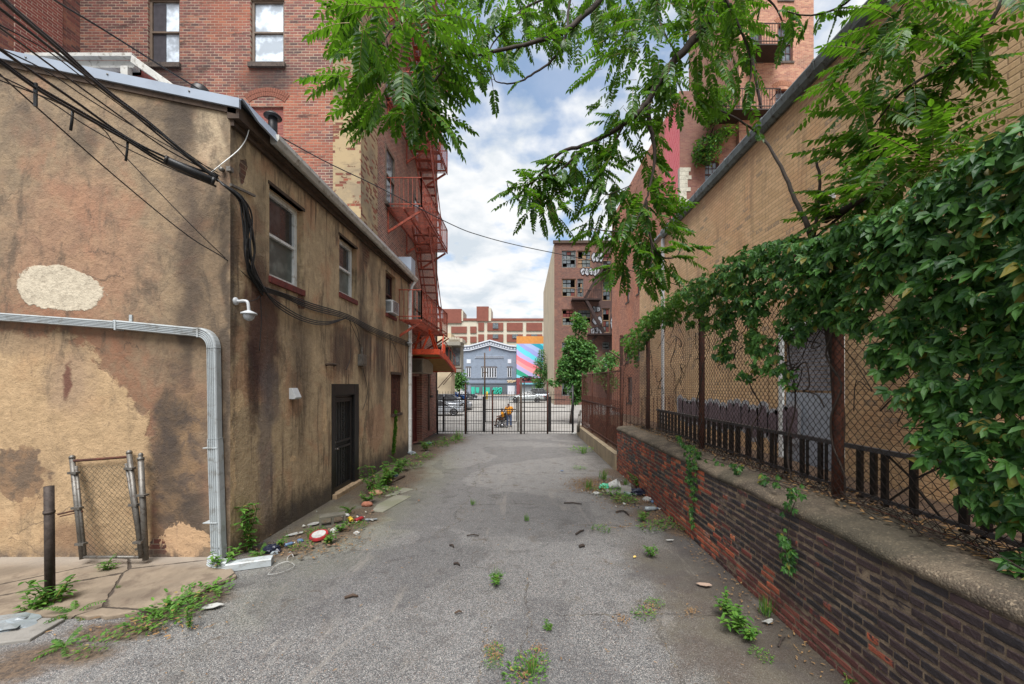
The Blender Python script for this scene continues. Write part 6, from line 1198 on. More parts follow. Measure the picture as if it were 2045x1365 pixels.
# clusters: x0,x1,y0,y1,D0,D1,count,length,leaflet
for x0, x1, y0, y1, d0, d1, n, L, ll in ((700, 900, -40, 170, 3.3, 4.4, 74, .42, .105), (735, 880, 130, 245, 3.4, 4.2, 30, .38, .095), (690, 740, 0, 60, 3.0, 3.4, 6, .40, .1), (790, 850, 190, 240, 3.6, 4.0, 8, .34, .09), (890, 1110, -60, 75, 5.0, 6.2, 66, .36, .085), (900, 1010, 60, 120, 4.6, 5.4, 12, .3, .08), (1080, 1260, -60, 70, 5.0, 6.4, 40, .38, .09), (1200, 1420, -60, 210, 4.6, 6.4, 122, .40, .095),
        (1380, 1480, -60, 130, 4.4, 6.4, 50, .38, .09), (1180, 1300, 210, 330, 4.8, 5.8, 26, .34, .085), (1300, 1400, 130, 250, 4.8, 5.6, 22, .34, .085), (1035, 1110, 340, 400, 5.1, 5.4, 20, .36, .085), (1050, 1110, 395, 435, 5.1, 5.4, 9, .36, .085), (1170, 1340, 350, 460, 4.8, 5.6, 56, .35, .088), (1220, 1335, 460, 545, 4.7, 5.2, 28, .34, .088), (1130, 1200, 290, 350, 5.0, 5.5, 12, .34, .085), (1120, 1180, 320, 380, 5.1, 5.5, 7, .3, .08)):
    for k in range(int(n * (1.2 if x0 < 880 else 1.45))):
        px, py, D = RA.uniform(x0, x1), RA.uniform(y0, y1), RA.uniform(d0, d1); cx_, cy_ = (x0 + x1) / 2, (y0 + y1) / 2
        frond(w, P(px, py, D), Vector(((px - cx_) / (x1 - x0) * 1.6 + RA.uniform(-.6, .6), RA.uniform(-.6, .6), RA.uniform(-1, .25))), L * RA.uniform(.8, 1.2), RA, RA.choice((7, 8, 9, 10)), RA.uniform(.3, .9), .038, ll * 1.08)
mk('crown', w, [M_['ail'], M_['rachis']], at)
# sapling behind the fence on the right
st_ = thing('sapling', 'young tree of heaven growing from behind the creeper-covered fence on the right', 'tree', (3.3, 3.6, 1.0)); w = MB()
branch(w, [Vector((3.52, 4.42, .9)), Vector((3.5, 4.42, 2.5)), Vector((3.42, 4.5, 3.4)), P(1622, 482, 4.68)], .06, .045, 8); mk('trunk', w, M_['twig'], st_)
SB = [[(1622, 482, 4.68), (1612, 448, 4.68), (1588, 398, 4.87), (1560, 332, 5.14), (1520, 272, 5.57), (1470, 236, 5.46), (1411, 210, 5.72)], [(1623, 482, 4.68), (1633, 420, 4.62), (1637, 355, 4.55), (1624, 296, 4.57)], [(1625, 478, 4.68), (1680, 430, 4.42), (1730, 392, 4.29), (1762, 352, 4.16)],
      [(1850, 330, 3.90), (1865, 250, 3.77), (1895, 160, 3.64), (1945, 88, 3.51), (1978, 45, 3.44), (2015, -30, 3.38)], [(1947, 88, 3.51), (1880, 132, 3.64), (1800, 185, 3.77), (1745, 250, 3.90), (1702, 306, 4.03)], [(1832, -30, 3.90), (1800, 15, 4.03), (1785, 50, 4.03), (1775, 75, 4.03)], [(1664, 480, 4.55), (1662, 440, 4.55)]]
w = MB(); sbp = [branch(w, [P(*q_) for q_ in b], r_, r2) for b, r_, r2 in zip(SB, (.034, .022, .02, .022, .016, .01, .01), (.008, .012, .006, .014, .005, .004, .005))]; branch(w, [P(1650, 440, 4.6), P(1750, 380, 4.0), P(*SB[3][0])], .04, .025); mk('branch', w, M_['twig'], st_)
w = MB()
for bi, n, L, s0 in ((2, 24, .46, .2), (3, 22, .50, .0), (4, 42, .50, 0), (5, 18, .46, 0), (0, 3, .16, .55)):
    c = sbp[bi]
    for k in range(n):
        p = c[min(len(c) - 1, int(len(c) * (s0 + (1 - s0) * (k + RA.random()) / n)))]
        frond(w, p, Vector((RA.uniform(-1, 1), RA.uniform(-.6, .4), RA.uniform(-.8, .6))), L * RA.uniform(.75, 1.15), RA, RA.choice((8, 9, 10)), RA.uniform(.2, .7), .042, .115)
for x0, x1, y0, y1, d0, d1, n, L, ll in ((1740, 1880, 250, 380, 3.4, 4.1, 44, .5, .11), (1660, 1760, 330, 450, 4.0, 4.7, 24, .44, .105), (1780, 1900, -30, 90, 3.3, 4.0, 26, .44, .11), (1690, 1790, 130, 260, 3.7, 4.4, 24, .44, .105), (1820, 1900, 290, 340, 3.2, 3.6, 14, .5, .12), (1720, 1830, 60, 130, 3.7, 4.2, 16, .46, .11)):
    for k in range(n):
        px, py, D = RA.uniform(x0, x1), RA.uniform(y0, y1), RA.uniform(d0, d1); cx_ = (x0 + x1) / 2
        frond(w, P(px, py, D), Vector(((px - cx_) / (x1 - x0) * 2 + RA.uniform(-.6, .6), RA.uniform(-.6, .5), RA.uniform(-.8, .5))), L * RA.uniform(.8, 1.2), RA, RA.choice((8, 9, 10)), RA.uniform(.2, .7), .042, ll)
for px, py, D, dx, dz in ((1890, 300, 3.2, 1, .25), (1880, 290, 3.2, .9, .9), (1870, 330, 3.3, 1, .0)): frond(w, P(px, py, D), Vector((dx, 0, dz)), .6, RA, 13, .5, .038, .11)
mk('crown', w, [M_['ail'], M_['rachis']], st_)
# creeper over the fence
TB = [(1255, 672, 705), (1275, 655, 735), (1300, 632, 672), (1350, 592, 640), (1400, 560, 655), (1450, 532, 715), (1500, 500, 760), (1550, 482, 780), (1600, 468, 770), (1650, 472, 700), (1700, 452, 760), (1750, 432, 745), (1800, 425, 760), (1850, 400, 850), (1900, 372, 950), (1950, 330, 1010), (2000, 300, 1060), (2045, 275, 1110), (2120, 235, 1180), (2300, 150, 1300)]
def tbv(x):
    for a, b in zip(TB, TB[1:]):
        if x <= b[0]: t_ = (x - a[0]) / (b[0] - a[0]); return a[1] + (b[1] - a[1]) * t_, a[2] + (b[2] - a[2]) * t_
    return TB[-1][1:]
def palm(mb, c, ax, n, L, R_, k=5):
    r = ax.cross(n).normalized(); 
    for a, s_ in ((0, 1), (-42, .88), (42, .88), (-86, .62), (86, .62))[:k]:
        a = math.radians(a + R_.uniform(-8, 8)); leaf(mb, c, ax * math.cos(a) + r * math.sin(a), n, L * s_ * R_.uniform(.8, 1.15), L * .52 * s_, R_.uniform(.1, .5), R_.uniform(0, .45))
RV = random.Random(77); w = MB(); wb2 = MB(); fl = MB(); cnt = 0; tries = 0
while cnt < 5000 and tries < 40000:
    tries += 1; Y = 1.95 * (12.2 / 1.95) ** (RV.random() ** 1.25); px = CX + 3.1 * F / Y
    if px < 1256: continue
    yt, ybm = tbv(px); u = RV.random() ** 1.25; py = yt + (ybm - yt) * u + 4; edge = u
    z = CH - (py - CY) * Y / F; nn = mnoise.noise(Vector((Y * 2.6, z * 3.0, 4))) + .25 * mnoise.noise(Vector((Y * 7, z * 8, 1)))
    thr = -.5 + .9 * max(0, edge - .2) if px < 1850 else -.62 + .62 * edge ** 2
    if nn < thr: continue
    X = 3.08 - RV.random() ** 1.6 * (.26 if edge < .4 else .14); n = Vector((-1 + RV.uniform(-.4, .9), -.35 + RV.uniform(-.8, .8), .5 + RV.uniform(-.7, .7))).normalized(); ax = Vector((RV.uniform(-.3, .1), RV.uniform(-.7, .7), -1 + RV.uniform(0, .7))); ax = (ax - n * ax.dot(n)).normalized()
    p = Vector((X, Y, z)); L = (.104 if Y < 4 else .092 if Y < 6.5 else .076) * RV.uniform(.75, 1.2); far = Y > 7.2 and edge < .7 or (Y > 5.5 and RV.random() < .15)
    palm(wb2 if far else w, p, ax, n, L, RV); cnt += 1
    if RV.random() < .035:
        for k in range(26): o_ = p + Vector((-.05 + RV.gauss(0, .02), RV.gauss(0, .03), .0 + RV.gauss(0, .022))); s_ = .0035 if Y < 5 else .006; fl.add([o_ + Vector((0, -s_, 0)), o_ + Vector((0, s_, 0)), o_ + Vector((-s_, 0, s_ * 1.6)), o_ + Vector((s_, 0, s_))], [(0, 1, 2), (0, 3, 1), (1, 3, 2), (0, 2, 3)])
cr = thing('creeper', 'dense dark green creeper draped over the chain-link fence on the right', 'climbing plant', (3.1, 6, 1.2)); mk('foliage', w, M_['creep'], cr); mk('young_foliage', wb2, M_['creepb'], cr); mk('flowers', fl, M_['flower'], cr)
w = MB()
for k in range(60):
    y = RV.uniform(2, 12); z = RV.uniform(2.6, 3.9); pts = [Vector((3.1, y, z))]
    for j in range(RV.randint(4, 9)): pts.append(pts[-1] + Vector((RV.uniform(-.03, .03), RV.uniform(-.25, .25), RV.uniform(-.3, .12))))
    w.tube(catmull(pts, 3), RV.uniform(.003, .008), 4)
for y in (3.95, 6.95, 5.3, 4.6): w.tube(catmull([Vector((3.12 + RV.uniform(-.05, .05), y + RV.uniform(-.1, .1), 1.2 + k * .3)) for k in range(9)], 4), .009, 5)
for k in range(240):
    y = 2.0 + 9.5 * RV.random() ** 1.4; p = Vector((3.02 + RV.uniform(-.1, .25), y, 1.27 + RV.uniform(0, .05))); w.tube(catmull([p, p + Vector((RV.uniform(-.1, .1), RV.uniform(-.2, .2), RV.uniform(0, .09))), p + Vector((RV.uniform(-.1, .1), RV.uniform(-.3, .3), 0))], 3), .0035, 3)
mk('stems', w, M_['twig'], cr)
w = MB()
for k in range(700): y = 2.0 + 9 * RV.random() ** 1.4; p = Vector((3.0 + RV.uniform(-.08, .4), y, 1.275 + RV.uniform(0, .03))); leaf(w, p, Vector((RV.uniform(-1, 1), RV.uniform(-1, 1), RV.uniform(-.1, .3))), Vector((RV.uniform(-.5, .5), RV.uniform(-.5, .5), 1)), RV.uniform(.03, .07), .03)
tag(mk('dead_leaves', w, M_['drylef'], None, None), 'drift of dry brown leaves along the foot of the chain-link fence', 'dead leaves', kind='stuff')
def trail(paths, label, L=.055, n=40, mat='creep', X=XR - .03):
    m = MB(); tw = MB()
    for pts in paths:
        c = catmull(pts, 6); tw.tube(c, .004, 4)
        for k in range(n): p = c[RV.randrange(len(c))] + Vector((RV.uniform(-.05, .0), RV.gauss(0, .04), RV.gauss(0, .03))); nn = Vector((-1, RV.uniform(-.7, .2), RV.uniform(0, .9))).normalized(); ax = Vector((RV.uniform(-.3, 0), RV.uniform(-.8, .8), -1)); ax = (ax - nn * ax.dot(nn)).normalized(); palm(m, p, ax, nn, L * RV.uniform(.7, 1.25), RV)
    t_ = thing('creeper', label, 'climbing plant', paths[0][-1], 'creepers hanging down the brick retaining wall'); mk('foliage', m, M_[mat], t_); mk('stem', tw, M_['twig'], t_)
wx_ = lambda px, py, o=.03: PX(px, py, XR - o)
trail([[Vector((2.95, 6.9, 1.3)), wx_(1388, 905), wx_(1392, 950), wx_(1386, 1000), wx_(1386, 1055)], [Vector((3.0, 7.6, 1.4)), wx_(1375, 900), wx_(1380, 960)]], 'creeper trailing to the ground down the far part of the brick retaining wall', .06, 75)
trail([[Vector((3.0, 4.3, 1.32)), Vector((2.8, 4.6, 1.3)), wx_(1588, 975), wx_(1578, 1030), wx_(1570, 1085)], [wx_(1578, 1085), wx_(1583, 1130)]], 'shorter creeper hanging beside the dark gap in the middle of the brick retaining wall', .06, 30)
trail([[Vector((2.95, 6.6, 1.3)), Vector((2.75, 6.1, 1.28)), Vector((2.85, 5.4, 1.3)), Vector((2.75, 5.0, 1.3))]], 'ivy sprawling on top of the concrete coping between the two hanging creepers', .06, 46)
trail([[PX(792, 822, XS + .03), PX(791, 850, XS + .04), PX(789, 880, XS + .05), PX(787, 900, XS + .04)]], 'green vine hanging below the barred window of the stucco house', .13, 230, 'creepb')
# background trees
def btree(name, label, base, clusters, n, s, mat='farleaf', trunk=None, cat='tree'):
    t_ = thing(name, label, cat, base); m = MB(); q_ = random.Random(len(label))
    for c, r in clusters:
        c = Vector(c)
        for k in range(int(n * r * r)):
            d = Vector((q_.gauss(0, 1), q_.gauss(0, 1), q_.gauss(0, 1))).normalized() * (q_.random() ** .45) * r; d.z *= 1.15; p = c + d
            if mnoise.noise(p * (1.6 / r)) < -.12: continue
            leaf(m, p, Vector((q_.uniform(-1, 1), q_.uniform(-1, 1), q_.uniform(-.9, .3))), Vector((q_.uniform(-.6, .6), q_.uniform(-.8, .4), 1)), s * q_.uniform(.7, 1.3), s * .6)
    mk('crown', m, M_[mat], t_); m = MB(); top = Vector(clusters[0][0]); m.tube(catmull([Vector(base), Vector(base).lerp(top, .5) + Vector((.1, 0, 0)), top], 4), [(.14 - .1 * k / 8) * (trunk or 1) for k in range(9)], 8)
    for c, r in clusters[1:]: m.tube([Vector(base).lerp(top, .55), Vector(c)], .04 * (trunk or 1), 5)
    mk('trunk', m, M_['twig'], t_)
B = lambda x, y, D: P(x, y, D)
btree('street_tree', 'small green street tree left of the grey hall', (B(916, 795, 52).x, 52, .1), [(B(916, 752, 52), 1.1), (B(914, 735, 52), .7), (B(922, 765, 52), 1.0), (B(910, 770, 52), .8)], 620, .3)
btree('street_tree', 'slim green tree in front of the striped mural', (B(1080, 800, 60).x, 60, .1), [(B(1078, 755, 60), 1.3), (B(1080, 725, 60), 1.1), (B(1076, 775, 60), 1.1), (B(1083, 745, 60), 1.3), (B(1082, 705, 60), .6)], 620, .28)
btree('volunteer_tree', 'bushy green tree growing in front of the derelict building', (B(1140, 800, 30).x, 30, -.5), [(B(1150, 700, 30), 1.0), (B(1158, 650, 30), .7), (B(1150, 637, 30), .45), (B(1135, 720, 30), .7), (B(1170, 725, 30), .95), (B(1128, 750, 30), .7), (B(1155, 752, 30), .9), (B(1180, 700, 30), .5), (B(1142, 770, 30), .6), (B(1160, 775, 30), .6), (B(1130, 735, 30), .8), (B(1140, 690, 30), .7), (B(1165, 690, 30), .7), (B(1150, 795, 30), .45), (B(1100, 762, 30), .25), (B(1112, 764, 30), .3)], 1500, .24)
btree('shrub', 'low green shrub behind the rusty fence', (B(1212, 800, 22).x, 22, 0), [(B(1212, 730, 22), .65), (B(1225, 715, 22), .5), (B(1198, 748, 22), .45), (B(1218, 765, 22), .5)], 1500, .17, cat='shrub')
btree('wall_shrub', 'green shrub growing out of the brick below the balcony of the mural building', P(1410, 330, 20.9), [(P(1412, 300, 20.6), .75), (P(1400, 312, 20.6), .45), (P(1432, 278, 20.5), .4)], 1500, .16, 'creep', cat='shrub')
btree('balcony_ivy', 'ivy covering the left end of the balcony on the mural building', P(1425, 245, 20.5), [(P(1430, 212, 20.0), .7), (P(1450, 195, 20.2), .6), (P(1418, 232, 20.0), .5)], 1600, .15, 'creep', cat='ivy')
btree('wall_plant', 'bright yellow green plant sprouting below the balcony of the mural building', P(1450, 268, 20.6), [(P(1450, 262, 20.4), .35), (P(1435, 266, 20.4), .25), (P(1465, 258, 20.4), .25)], 1600, .14, 'creepb', cat='plant')
btree('wall_plant', 'tiny plant sprouting from the plastered strip high on the brick building', P(676, 168, 10.55), [(P(674, 158, 10.5), .12), (P(671, 145, 10.5), .07)], 9000, .06, 'creepb', .15, cat='plant')

# ------------------------------------------------------------------ weeds
def weed_proto(kind, R_):
    m = MB(); tw = MB()
    if kind == 'broad':
        for k in range(9):
            a = R_.uniform(0, 6.28); hgt = R_.uniform(.08, .22); tip = Vector((math.cos(a) * R_.uniform(.03, .14), math.sin(a) * R_.uniform(.03, .14), hgt)); tw.tube([(0, 0, 0), tip * .5 + Vector((0, 0, .03)), tip], .003, 3)
            for j in range(9):
                p = tip * (.35 + .65 * j / 8); b_ = R_.uniform(0, 6.28); leaf(m, p, Vector((math.cos(b_), math.sin(b_), R_.uniform(-.1, .6))), Vector((0, 0, 1)), R_.uniform(.04, .085), .03, .2, .2)
    elif kind == 'fern':
        for k in range(11): a = R_.uniform(0, 6.28); d = Vector((math.cos(a), math.sin(a), R_.uniform(.3, 1.4))); m.mi = 0; frond(m, Vector((0, 0, 0)), d, R_.uniform(.14, .26), R_, 9, .8, .011, .036)
        m.m = [0] * len(m.m)
    elif kind == 'grass':
        for k in range(46): a = R_.uniform(0, 6.28); leaf(m, Vector((R_.gauss(0, .02), R_.gauss(0, .02), 0)), Vector((math.cos(a) * .5, math.sin(a) * .5, R_.uniform(.5, 1.3))), Vector((math.cos(a), math.sin(a), .2)), R_.uniform(.06, .17), .006, .1, .25)
    elif kind == 'mat':
        for k in range(110): a = R_.uniform(0, 6.28); r = R_.random() ** .6 * .2; leaf(m, Vector((math.cos(a) * r, math.sin(a) * r, R_.uniform(.0, .06))), Vector((math.cos(a + R_.uniform(-1, 1)), math.sin(a + R_.uniform(-1, 1)), R_.uniform(.0, .7))), Vector((0, 0, 1)), R_.uniform(.02, .055), .02, .2, .1)
    elif kind == 'tall':
        for k in range(5):
            p = Vector((R_.gauss(0, .03), R_.gauss(0, .03), 0)); pts = [p]
            for j in range(7): p = p + Vector((R_.uniform(-.03, .03), R_.uniform(-.03, .03), .07)); pts.append(p)
            tw.tube(pts, .004, 4)
            for q_ in pts[1:]:
                for j in range(5): a = R_.uniform(0, 6.28); leaf(m, q_, Vector((math.cos(a), math.sin(a), R_.uniform(-.2, .6))), Vector((0, 0, 1)), R_.uniform(.04, .1), .03, .2, .3)
    return m, tw
PR = {}
def place_weed(kind, px, py, sc, label, X=None):
    v = R.randint(0, 1); key = (kind, v); loc = G(px, py, .02) if X is None else X; rz = R.uniform(0, 6.28)
    if key not in PR:
        m, tw = weed_proto(kind, random.Random(hash(kind) % 1 + v * 13 + len(kind))); o = thing('weed', label, 'weed', (0, 0, 0), 'weeds sprouting from the ground of the alley'); mk('leaves', m, M_['weed'], o)
        if tw.v: mk('stems', tw, M_['weed'], o)
        PR[key] = o; o.location = loc; o.rotation_euler = (0, 0, rz); o.scale = (sc,) * 3; return o
    return copy_thing(PR[key], loc, rz, sc, label)
WD = [('broad', 100, 1212, 1.5, 'leafy weed at the foot of the lone rusty pipe post'), ('fern', 150, 1225, 1.3, 'feathery weed right of the lone rusty pipe post'), ('broad', 62, 1222, 1.0, 'small leafy weed left of the lone rusty pipe post'), ('fern', 128, 1292, 1.0, 'feathery weed at the bottom left edge of the asphalt'), ('mat', 190, 1290, .9, 'flat weed at the bottom left on the dirt strip'),
      ('broad', 213, 1142, .8, 'single seedling in the middle of the concrete apron'), ('grass', 237, 1178, .5, 'tiny sprout in a crack of the concrete apron'), ('mat', 330, 1232, 1.5, 'flat green weed on the dirt strip below the apron edge'), ('mat', 372, 1205, 1.6, 'green weed patch along the right part of the apron edge'), ('mat', 412, 1188, 1.3, 'weed patch at the right tip of the concrete apron'), ('fern', 345, 1215, 1.2, 'feathery weed among the patches on the dirt strip'), ('tall', 378, 1255, .42, 'upright small weed on the asphalt below the dirt strip'), ('mat', 290, 1250, 1.0, 'sparse weed on the left part of the dirt strip'),
      ('broad', 447, 1132, 1.3, 'bright leafy weed at the foot of the rain pipe'), ('tall', 497, 1100, 1.35, 'tall thin weed growing against the stucco wall by the rain pipe shoe'), ('fern', 520, 1108, 1.1, 'wispy weed beside the tall weed at the stucco wall'), ('broad', 560, 1090, .7, 'small weed in the litter left of the round red lid'), ('broad', 655, 1085, .9, 'weed in front of the round red lid'), ('mat', 628, 1062, .8, 'low weed behind the round red lid'), ('fern', 700, 1020, 1.2, 'weed below the black door step'),
      ('tall', 742, 985, 1.2, 'brownish tall weed right of the black door'), ('fern', 752, 975, 2.0, 'feathery shrubby weed against the wall right of the black door'), ('broad', 765, 968, 2.4, 'big leafy weed between black door and vine'), ('broad', 785, 955, 2.2, 'dense leafy weed under the vine'), ('broad', 800, 940, 2.0, 'leafy weed near the foot of the far downspout'), ('mat', 818, 932, 2.0, 'flat weed in front of the far downspout'), ('mat', 770, 985, 1.6, 'flat weed beside the worn concrete slab'), ('broad', 735, 1003, 1.3, 'weed between door step and worn slab'),
      ('grass', 915, 878, 3.2, 'grass tuft at the left foot of the gate'), ('mat', 900, 882, 3.0, 'weed mat near the left foot of the gate'), ('mat', 870, 890, 2.6, 'weed mat beside the brick building'), ('grass', 992, 1158, 1.0, 'lone bright green weed in the middle of the asphalt'), ('broad', 991, 1168, .7, 'small leafy base of the lone weed in the middle of the asphalt'), ('grass', 944, 1008, .9, 'tiny sprout in the crack left of centre'), ('grass', 1052, 1040, .9, 'single grass sprig on the far asphalt'),
      ('mat', 1045, 1350, .9, 'weed in the crack at the bottom centre edge'), ('mat', 1062, 1325, .7, 'small weed in the crack just above the bottom centre one'), ('mat', 988, 1300, .45, 'tiny weed left of the bottom centre crack'), ('mat', 985, 1325, .4, 'tiny weed, lower of the two left of the bottom centre crack'), ('broad', 1093, 1258, .4, 'very small sprout right of the bottom centre crack'),
      ('broad', 1300, 1112, .8, 'weed sprig on the asphalt left of the retaining wall foot'), ('mat', 1308, 1205, .5, 'small weed at the left end of the long crack'), ('mat', 1285, 1228, .6, 'yellowish weed on the long crack'), ('broad', 1450, 1228, 1.0, 'leafy weed at the top of the diagonal weed row, lower right'), ('grass', 1530, 1228, 1.3, 'grass tuft right of the diagonal weed row'), ('broad', 1470, 1262, 1.1, 'largest weed in the diagonal weed row'), ('broad', 1495, 1280, .8, 'weed below the largest one in the diagonal row'), ('mat', 1520, 1310, .5, 'small weed at the lower end of the diagonal row'), ('broad', 1665, 1305, .5, 'weed sprig at the foot of the retaining wall, lower right'), ('broad', 1750, 1330, .8, 'leafy weed at the brick foot near the bottom edge'), ('fern', 1690, 1358, .8, 'feathery weed at the bottom edge, lower right'), ('mat', 1385, 1060, 1.0, 'ground leaves where the long creeper reaches the asphalt'),
      ('mat', 1215, 985, 1.7, 'green weed mat in the litter heap on the right'), ('mat', 1240, 995, 1.5, 'second green weed mat in the litter heap on the right'), ('grass', 1175, 978, 1.8, 'grass at the left side of the litter heap on the right'), ('mat', 1300, 1055, 1.2, 'yellow green weed row on the crack towards the creeper'), ('mat', 1340, 1048, 1.3, 'weed near the wall foot left of the creeper'), ('grass', 1205, 958, 2.0, 'upright grass behind the litter heap on the right'), ('mat', 1160, 900, 2.2, 'weed tuft along the concrete kerb wall'), ('grass', 1165, 906, 2.2, 'grass tuft along the concrete kerb wall'), ('mat', 1158, 936, 1.0, 'lime green moss tuft on the far asphalt'), ('broad', 1275, 975, 1.6, 'yellowish weed at the brick foot above the black bag'), ('mat', 1200, 1058, .8, 'weed at the left end of the crack in front of the litter heap'), ('grass', 1250, 970, 1.4, 'grass at the foot of the far brick wall')]
for k_ in WD: place_weed(*k_)
w = MB()
for k in range(420): px = R.gauss(1180, 26); D_ = R.uniform(8.6, 9.7); p = Vector(((px - CX) * D_ / F, D_, .02 + R.random() * .1)); leaf(w, p, Vector((R.uniform(-.6, .6), R.uniform(-.6, .6), R.uniform(-.2, 1))), Vector((R.uniform(-1, 1), R.uniform(-1, 1), .5)), R.uniform(.03, .08), .012)
tag(mk('dry_brush', w, M_['drylef'], None), 'heap of dry brown stalks in the litter on the right', 'dry brush', kind='stuff')
w = MB()
def scatter(n, poly, zz=.03):
    for k in range(n):
        a, b = R.choice(poly); px = a + R.gauss(0, 1) * b[0]; py = b[1] + R.gauss(0, 1) * b[2]; 
        if py < 862: continue
        p = G(px, py, zz); leaf(w, p, Vector((R.uniform(-1, 1), R.uniform(-1, 1), R.uniform(-.1, .15))), Vector((R.uniform(-.4, .4), R.uniform(-.4, .4), 1)), R.uniform(.025, .07), R.uniform(.008, .025))
scatter(900, [(1320, (35, 1035, 8)), (1290, (40, 1010, 7)), (1240, (30, 1000, 6)), (660, (50, 1080, 14)), (600, (40, 1100, 8)), (700, (25, 1045, 14)), (830, (40, 905, 10)), (300, (80, 1250, 14)), (1280, (60, 1050, 3))])
for k in range(260): p = Vector((R.uniform(-3.2, 2.5), 2.6 + 9 * R.random() ** 1.5, .03)); leaf(w, p, Vector((R.uniform(-1, 1), R.uniform(-1, 1), .02)), Vector((0, 0, 1)), R.uniform(.015, .045), R.uniform(.006, .014))
for k in range(300): y = 2.2 + 7 * R.random(); p = Vector((XR - abs(R.gauss(0, .14)) - .02, y, .03)); leaf(w, p, Vector((R.uniform(-1, 1), R.uniform(-1, 1), .05)), Vector((0, 0, 1)), R.uniform(.02, .05), R.uniform(.008, .02))
cracks_ = [(1045, 1350), (1062, 1325), (1075, 1295), (988, 1310), (985, 1290), (1300, 1215), (1380, 1220), (1240, 1235)]
for (a_, b_) in cracks_:
    for k in range(60): p = G(a_ + R.gauss(0, 9), b_ + R.gauss(0, 7), .03); leaf(w, p, Vector((R.uniform(-1, 1), R.uniform(-1, 1), .1)), Vector((0, 0, 1)), R.uniform(.012, .035), .009)
tag(mk('leaf_litter', w, M_['drylef'], None), 'dry leaves and chips scattered over the asphalt', 'leaf litter', kind='stuff')

fw = [MB() for _ in range(4)]
for k in range(260):
    a, b = R.choice([((560, 1098), (34, 9)), ((640, 1070), (34, 12)), ((700, 1040), (22, 10)), ((770, 968), (34, 14)), ((830, 905), (34, 9)), ((1200, 975), (30, 8)), ((1280, 1000), (26, 8)), ((1225, 962), (14, 6))])
    p = G(a[0] + R.gauss(0, 1) * b[0], max(866, a[1] + R.gauss(0, 1) * b[1]), .035)
    if p.x < -3.95 or p.x > 2.6: continue
    m = fw[min(3, int(R.random() * 4.6))]; s_ = R.uniform(.012, .045); a1 = R.uniform(0, 3.1); u = Vector((math.cos(a1), math.sin(a1), R.uniform(-.2, .2))) * s_; v_ = Vector((-math.sin(a1), math.cos(a1), R.uniform(-.2, .3))) * s_ * R.uniform(.4, 1)
    m.add([p - u, p - v_ + Vector((0, 0, .012)), p + u * R.uniform(.6, 1), p + v_ + Vector((0, 0, .02)), p + Vector((0, 0, .025))], [(0, 1, 4), (1, 2, 4), (2, 3, 4), (3, 0, 4)])
fr_ = tag(mk('rubbish_fragments', fw[0], paint('dull_white_scrap', C(168, 166, 158), .7, 0, .4), None), 'small torn scraps of paper and plastic in the dirt along both sides', 'rubbish', kind='stuff')
for i_, c_ in ((1, (96, 84, 66)), (2, (60, 56, 54)), (3, (126, 96, 76))): mk('fragment_layer', fw[i_], paint('scrap_%d' % i_, C(*c_), .85, 0, .4), fr_)['kind'] = 'stuff'
for k_ in (('mat', 600, 1092, .8, 'flat weed in the litter between the rain pipe shoe and the red lid'), ('broad', 680, 1060, .8, 'weed just right of the red lid'), ('grass', 620, 1075, 1.0, 'grass tuft behind the red lid'), ('mat', 715, 1050, .8, 'flat weed in front of the concrete block'), ('broad', 850, 900, 1.8, 'weed on the dirt between downspout and brick building'), ('mat', 845, 915, 2.0, 'spreading weed on the mossy edge past the downspout'), ('mat', 1250, 1002, 1.2, 'low weed between the tub and the clear bottle'), ('broad', 1285, 1040, .9, 'small weed in the dry leaves by the brick foot'), ('grass', 1060, 1345, .9, 'grass blades in the crack at the bottom centre')): place_weed(*k_)
# ------------------------------------------------------------------ rubbish
plast = paint('white_plastic', C(178, 178, 174), .5, 0, .3, dirt=C(120, 112, 102)); blu = paint('blue_plastic', C(84, 108, 140), .5, 0, .3); redp = paint('red_plastic', C(150, 34, 38), .5, 0, .3, dirt=C(90, 50, 44)); blk = paint('black_bag', C(26, 30, 48), .35); clear = paint('clear_plastic', C(140, 148, 152), .25, 0, .25); cardb = paint('cardboard', C(176, 140, 104), .9, 0, .2); grn = paint('mint_plastic', C(90, 190, 150), .4)
def crumple(mb, c, r, s=(1, 1, .6), seed=0, n=9, amp=.35):
    c = Vector(c); vs = []
    for i in range(n + 1):
        th = math.pi * i / n
        for j in range(2 * n):
            ph = 2 * math.pi * j / (2 * n); d = Vector((math.sin(th) * math.cos(ph), math.sin(th) * math.sin(ph), math.cos(th))); k = 1 + amp * mnoise.noise(d * 2.3 + Vector((seed, 0, 0))) + amp * .6 * mnoise.noise(d * 6 + Vector((0, seed, 0))); vs.append(c + Vector((d.x * s[0], d.y * s[1], d.z * s[2])) * r * k)
    m_ = 2 * n; mb.add(vs, [(i * m_ + j, (i + 1) * m_ + j, (i + 1) * m_ + (j + 1) % m_, i * m_ + (j + 1) % m_) for i in range(n) for j in range(m_)])
cbk = MB(); c = G(664, 1050); M = Matrix.Translation(c + Vector((0, 0, .0))) @ Matrix.Rotation(.5, 4, 'Z')
for a in ((-.2, .2, -.1, -.07), (-.2, .2, .07, .1), (-.2, -.165, -.07, .07), (.165, .2, -.07, .07), (-.02, .02, -.07, .07)): cbk.box(a[0], a[1], a[2], a[3], .0, .19, M @ Matrix.Rotation(math.pi / 2, 4, 'X') @ Matrix.Translation((0, .1, -.1)))
solo('cinder_block', cbk, conc('block_concrete', C(84, 80, 70), C(104, 100, 88), 6), 'grey hollow concrete block lying in the litter left of the black door', 'concrete block', c, bevel=.004)
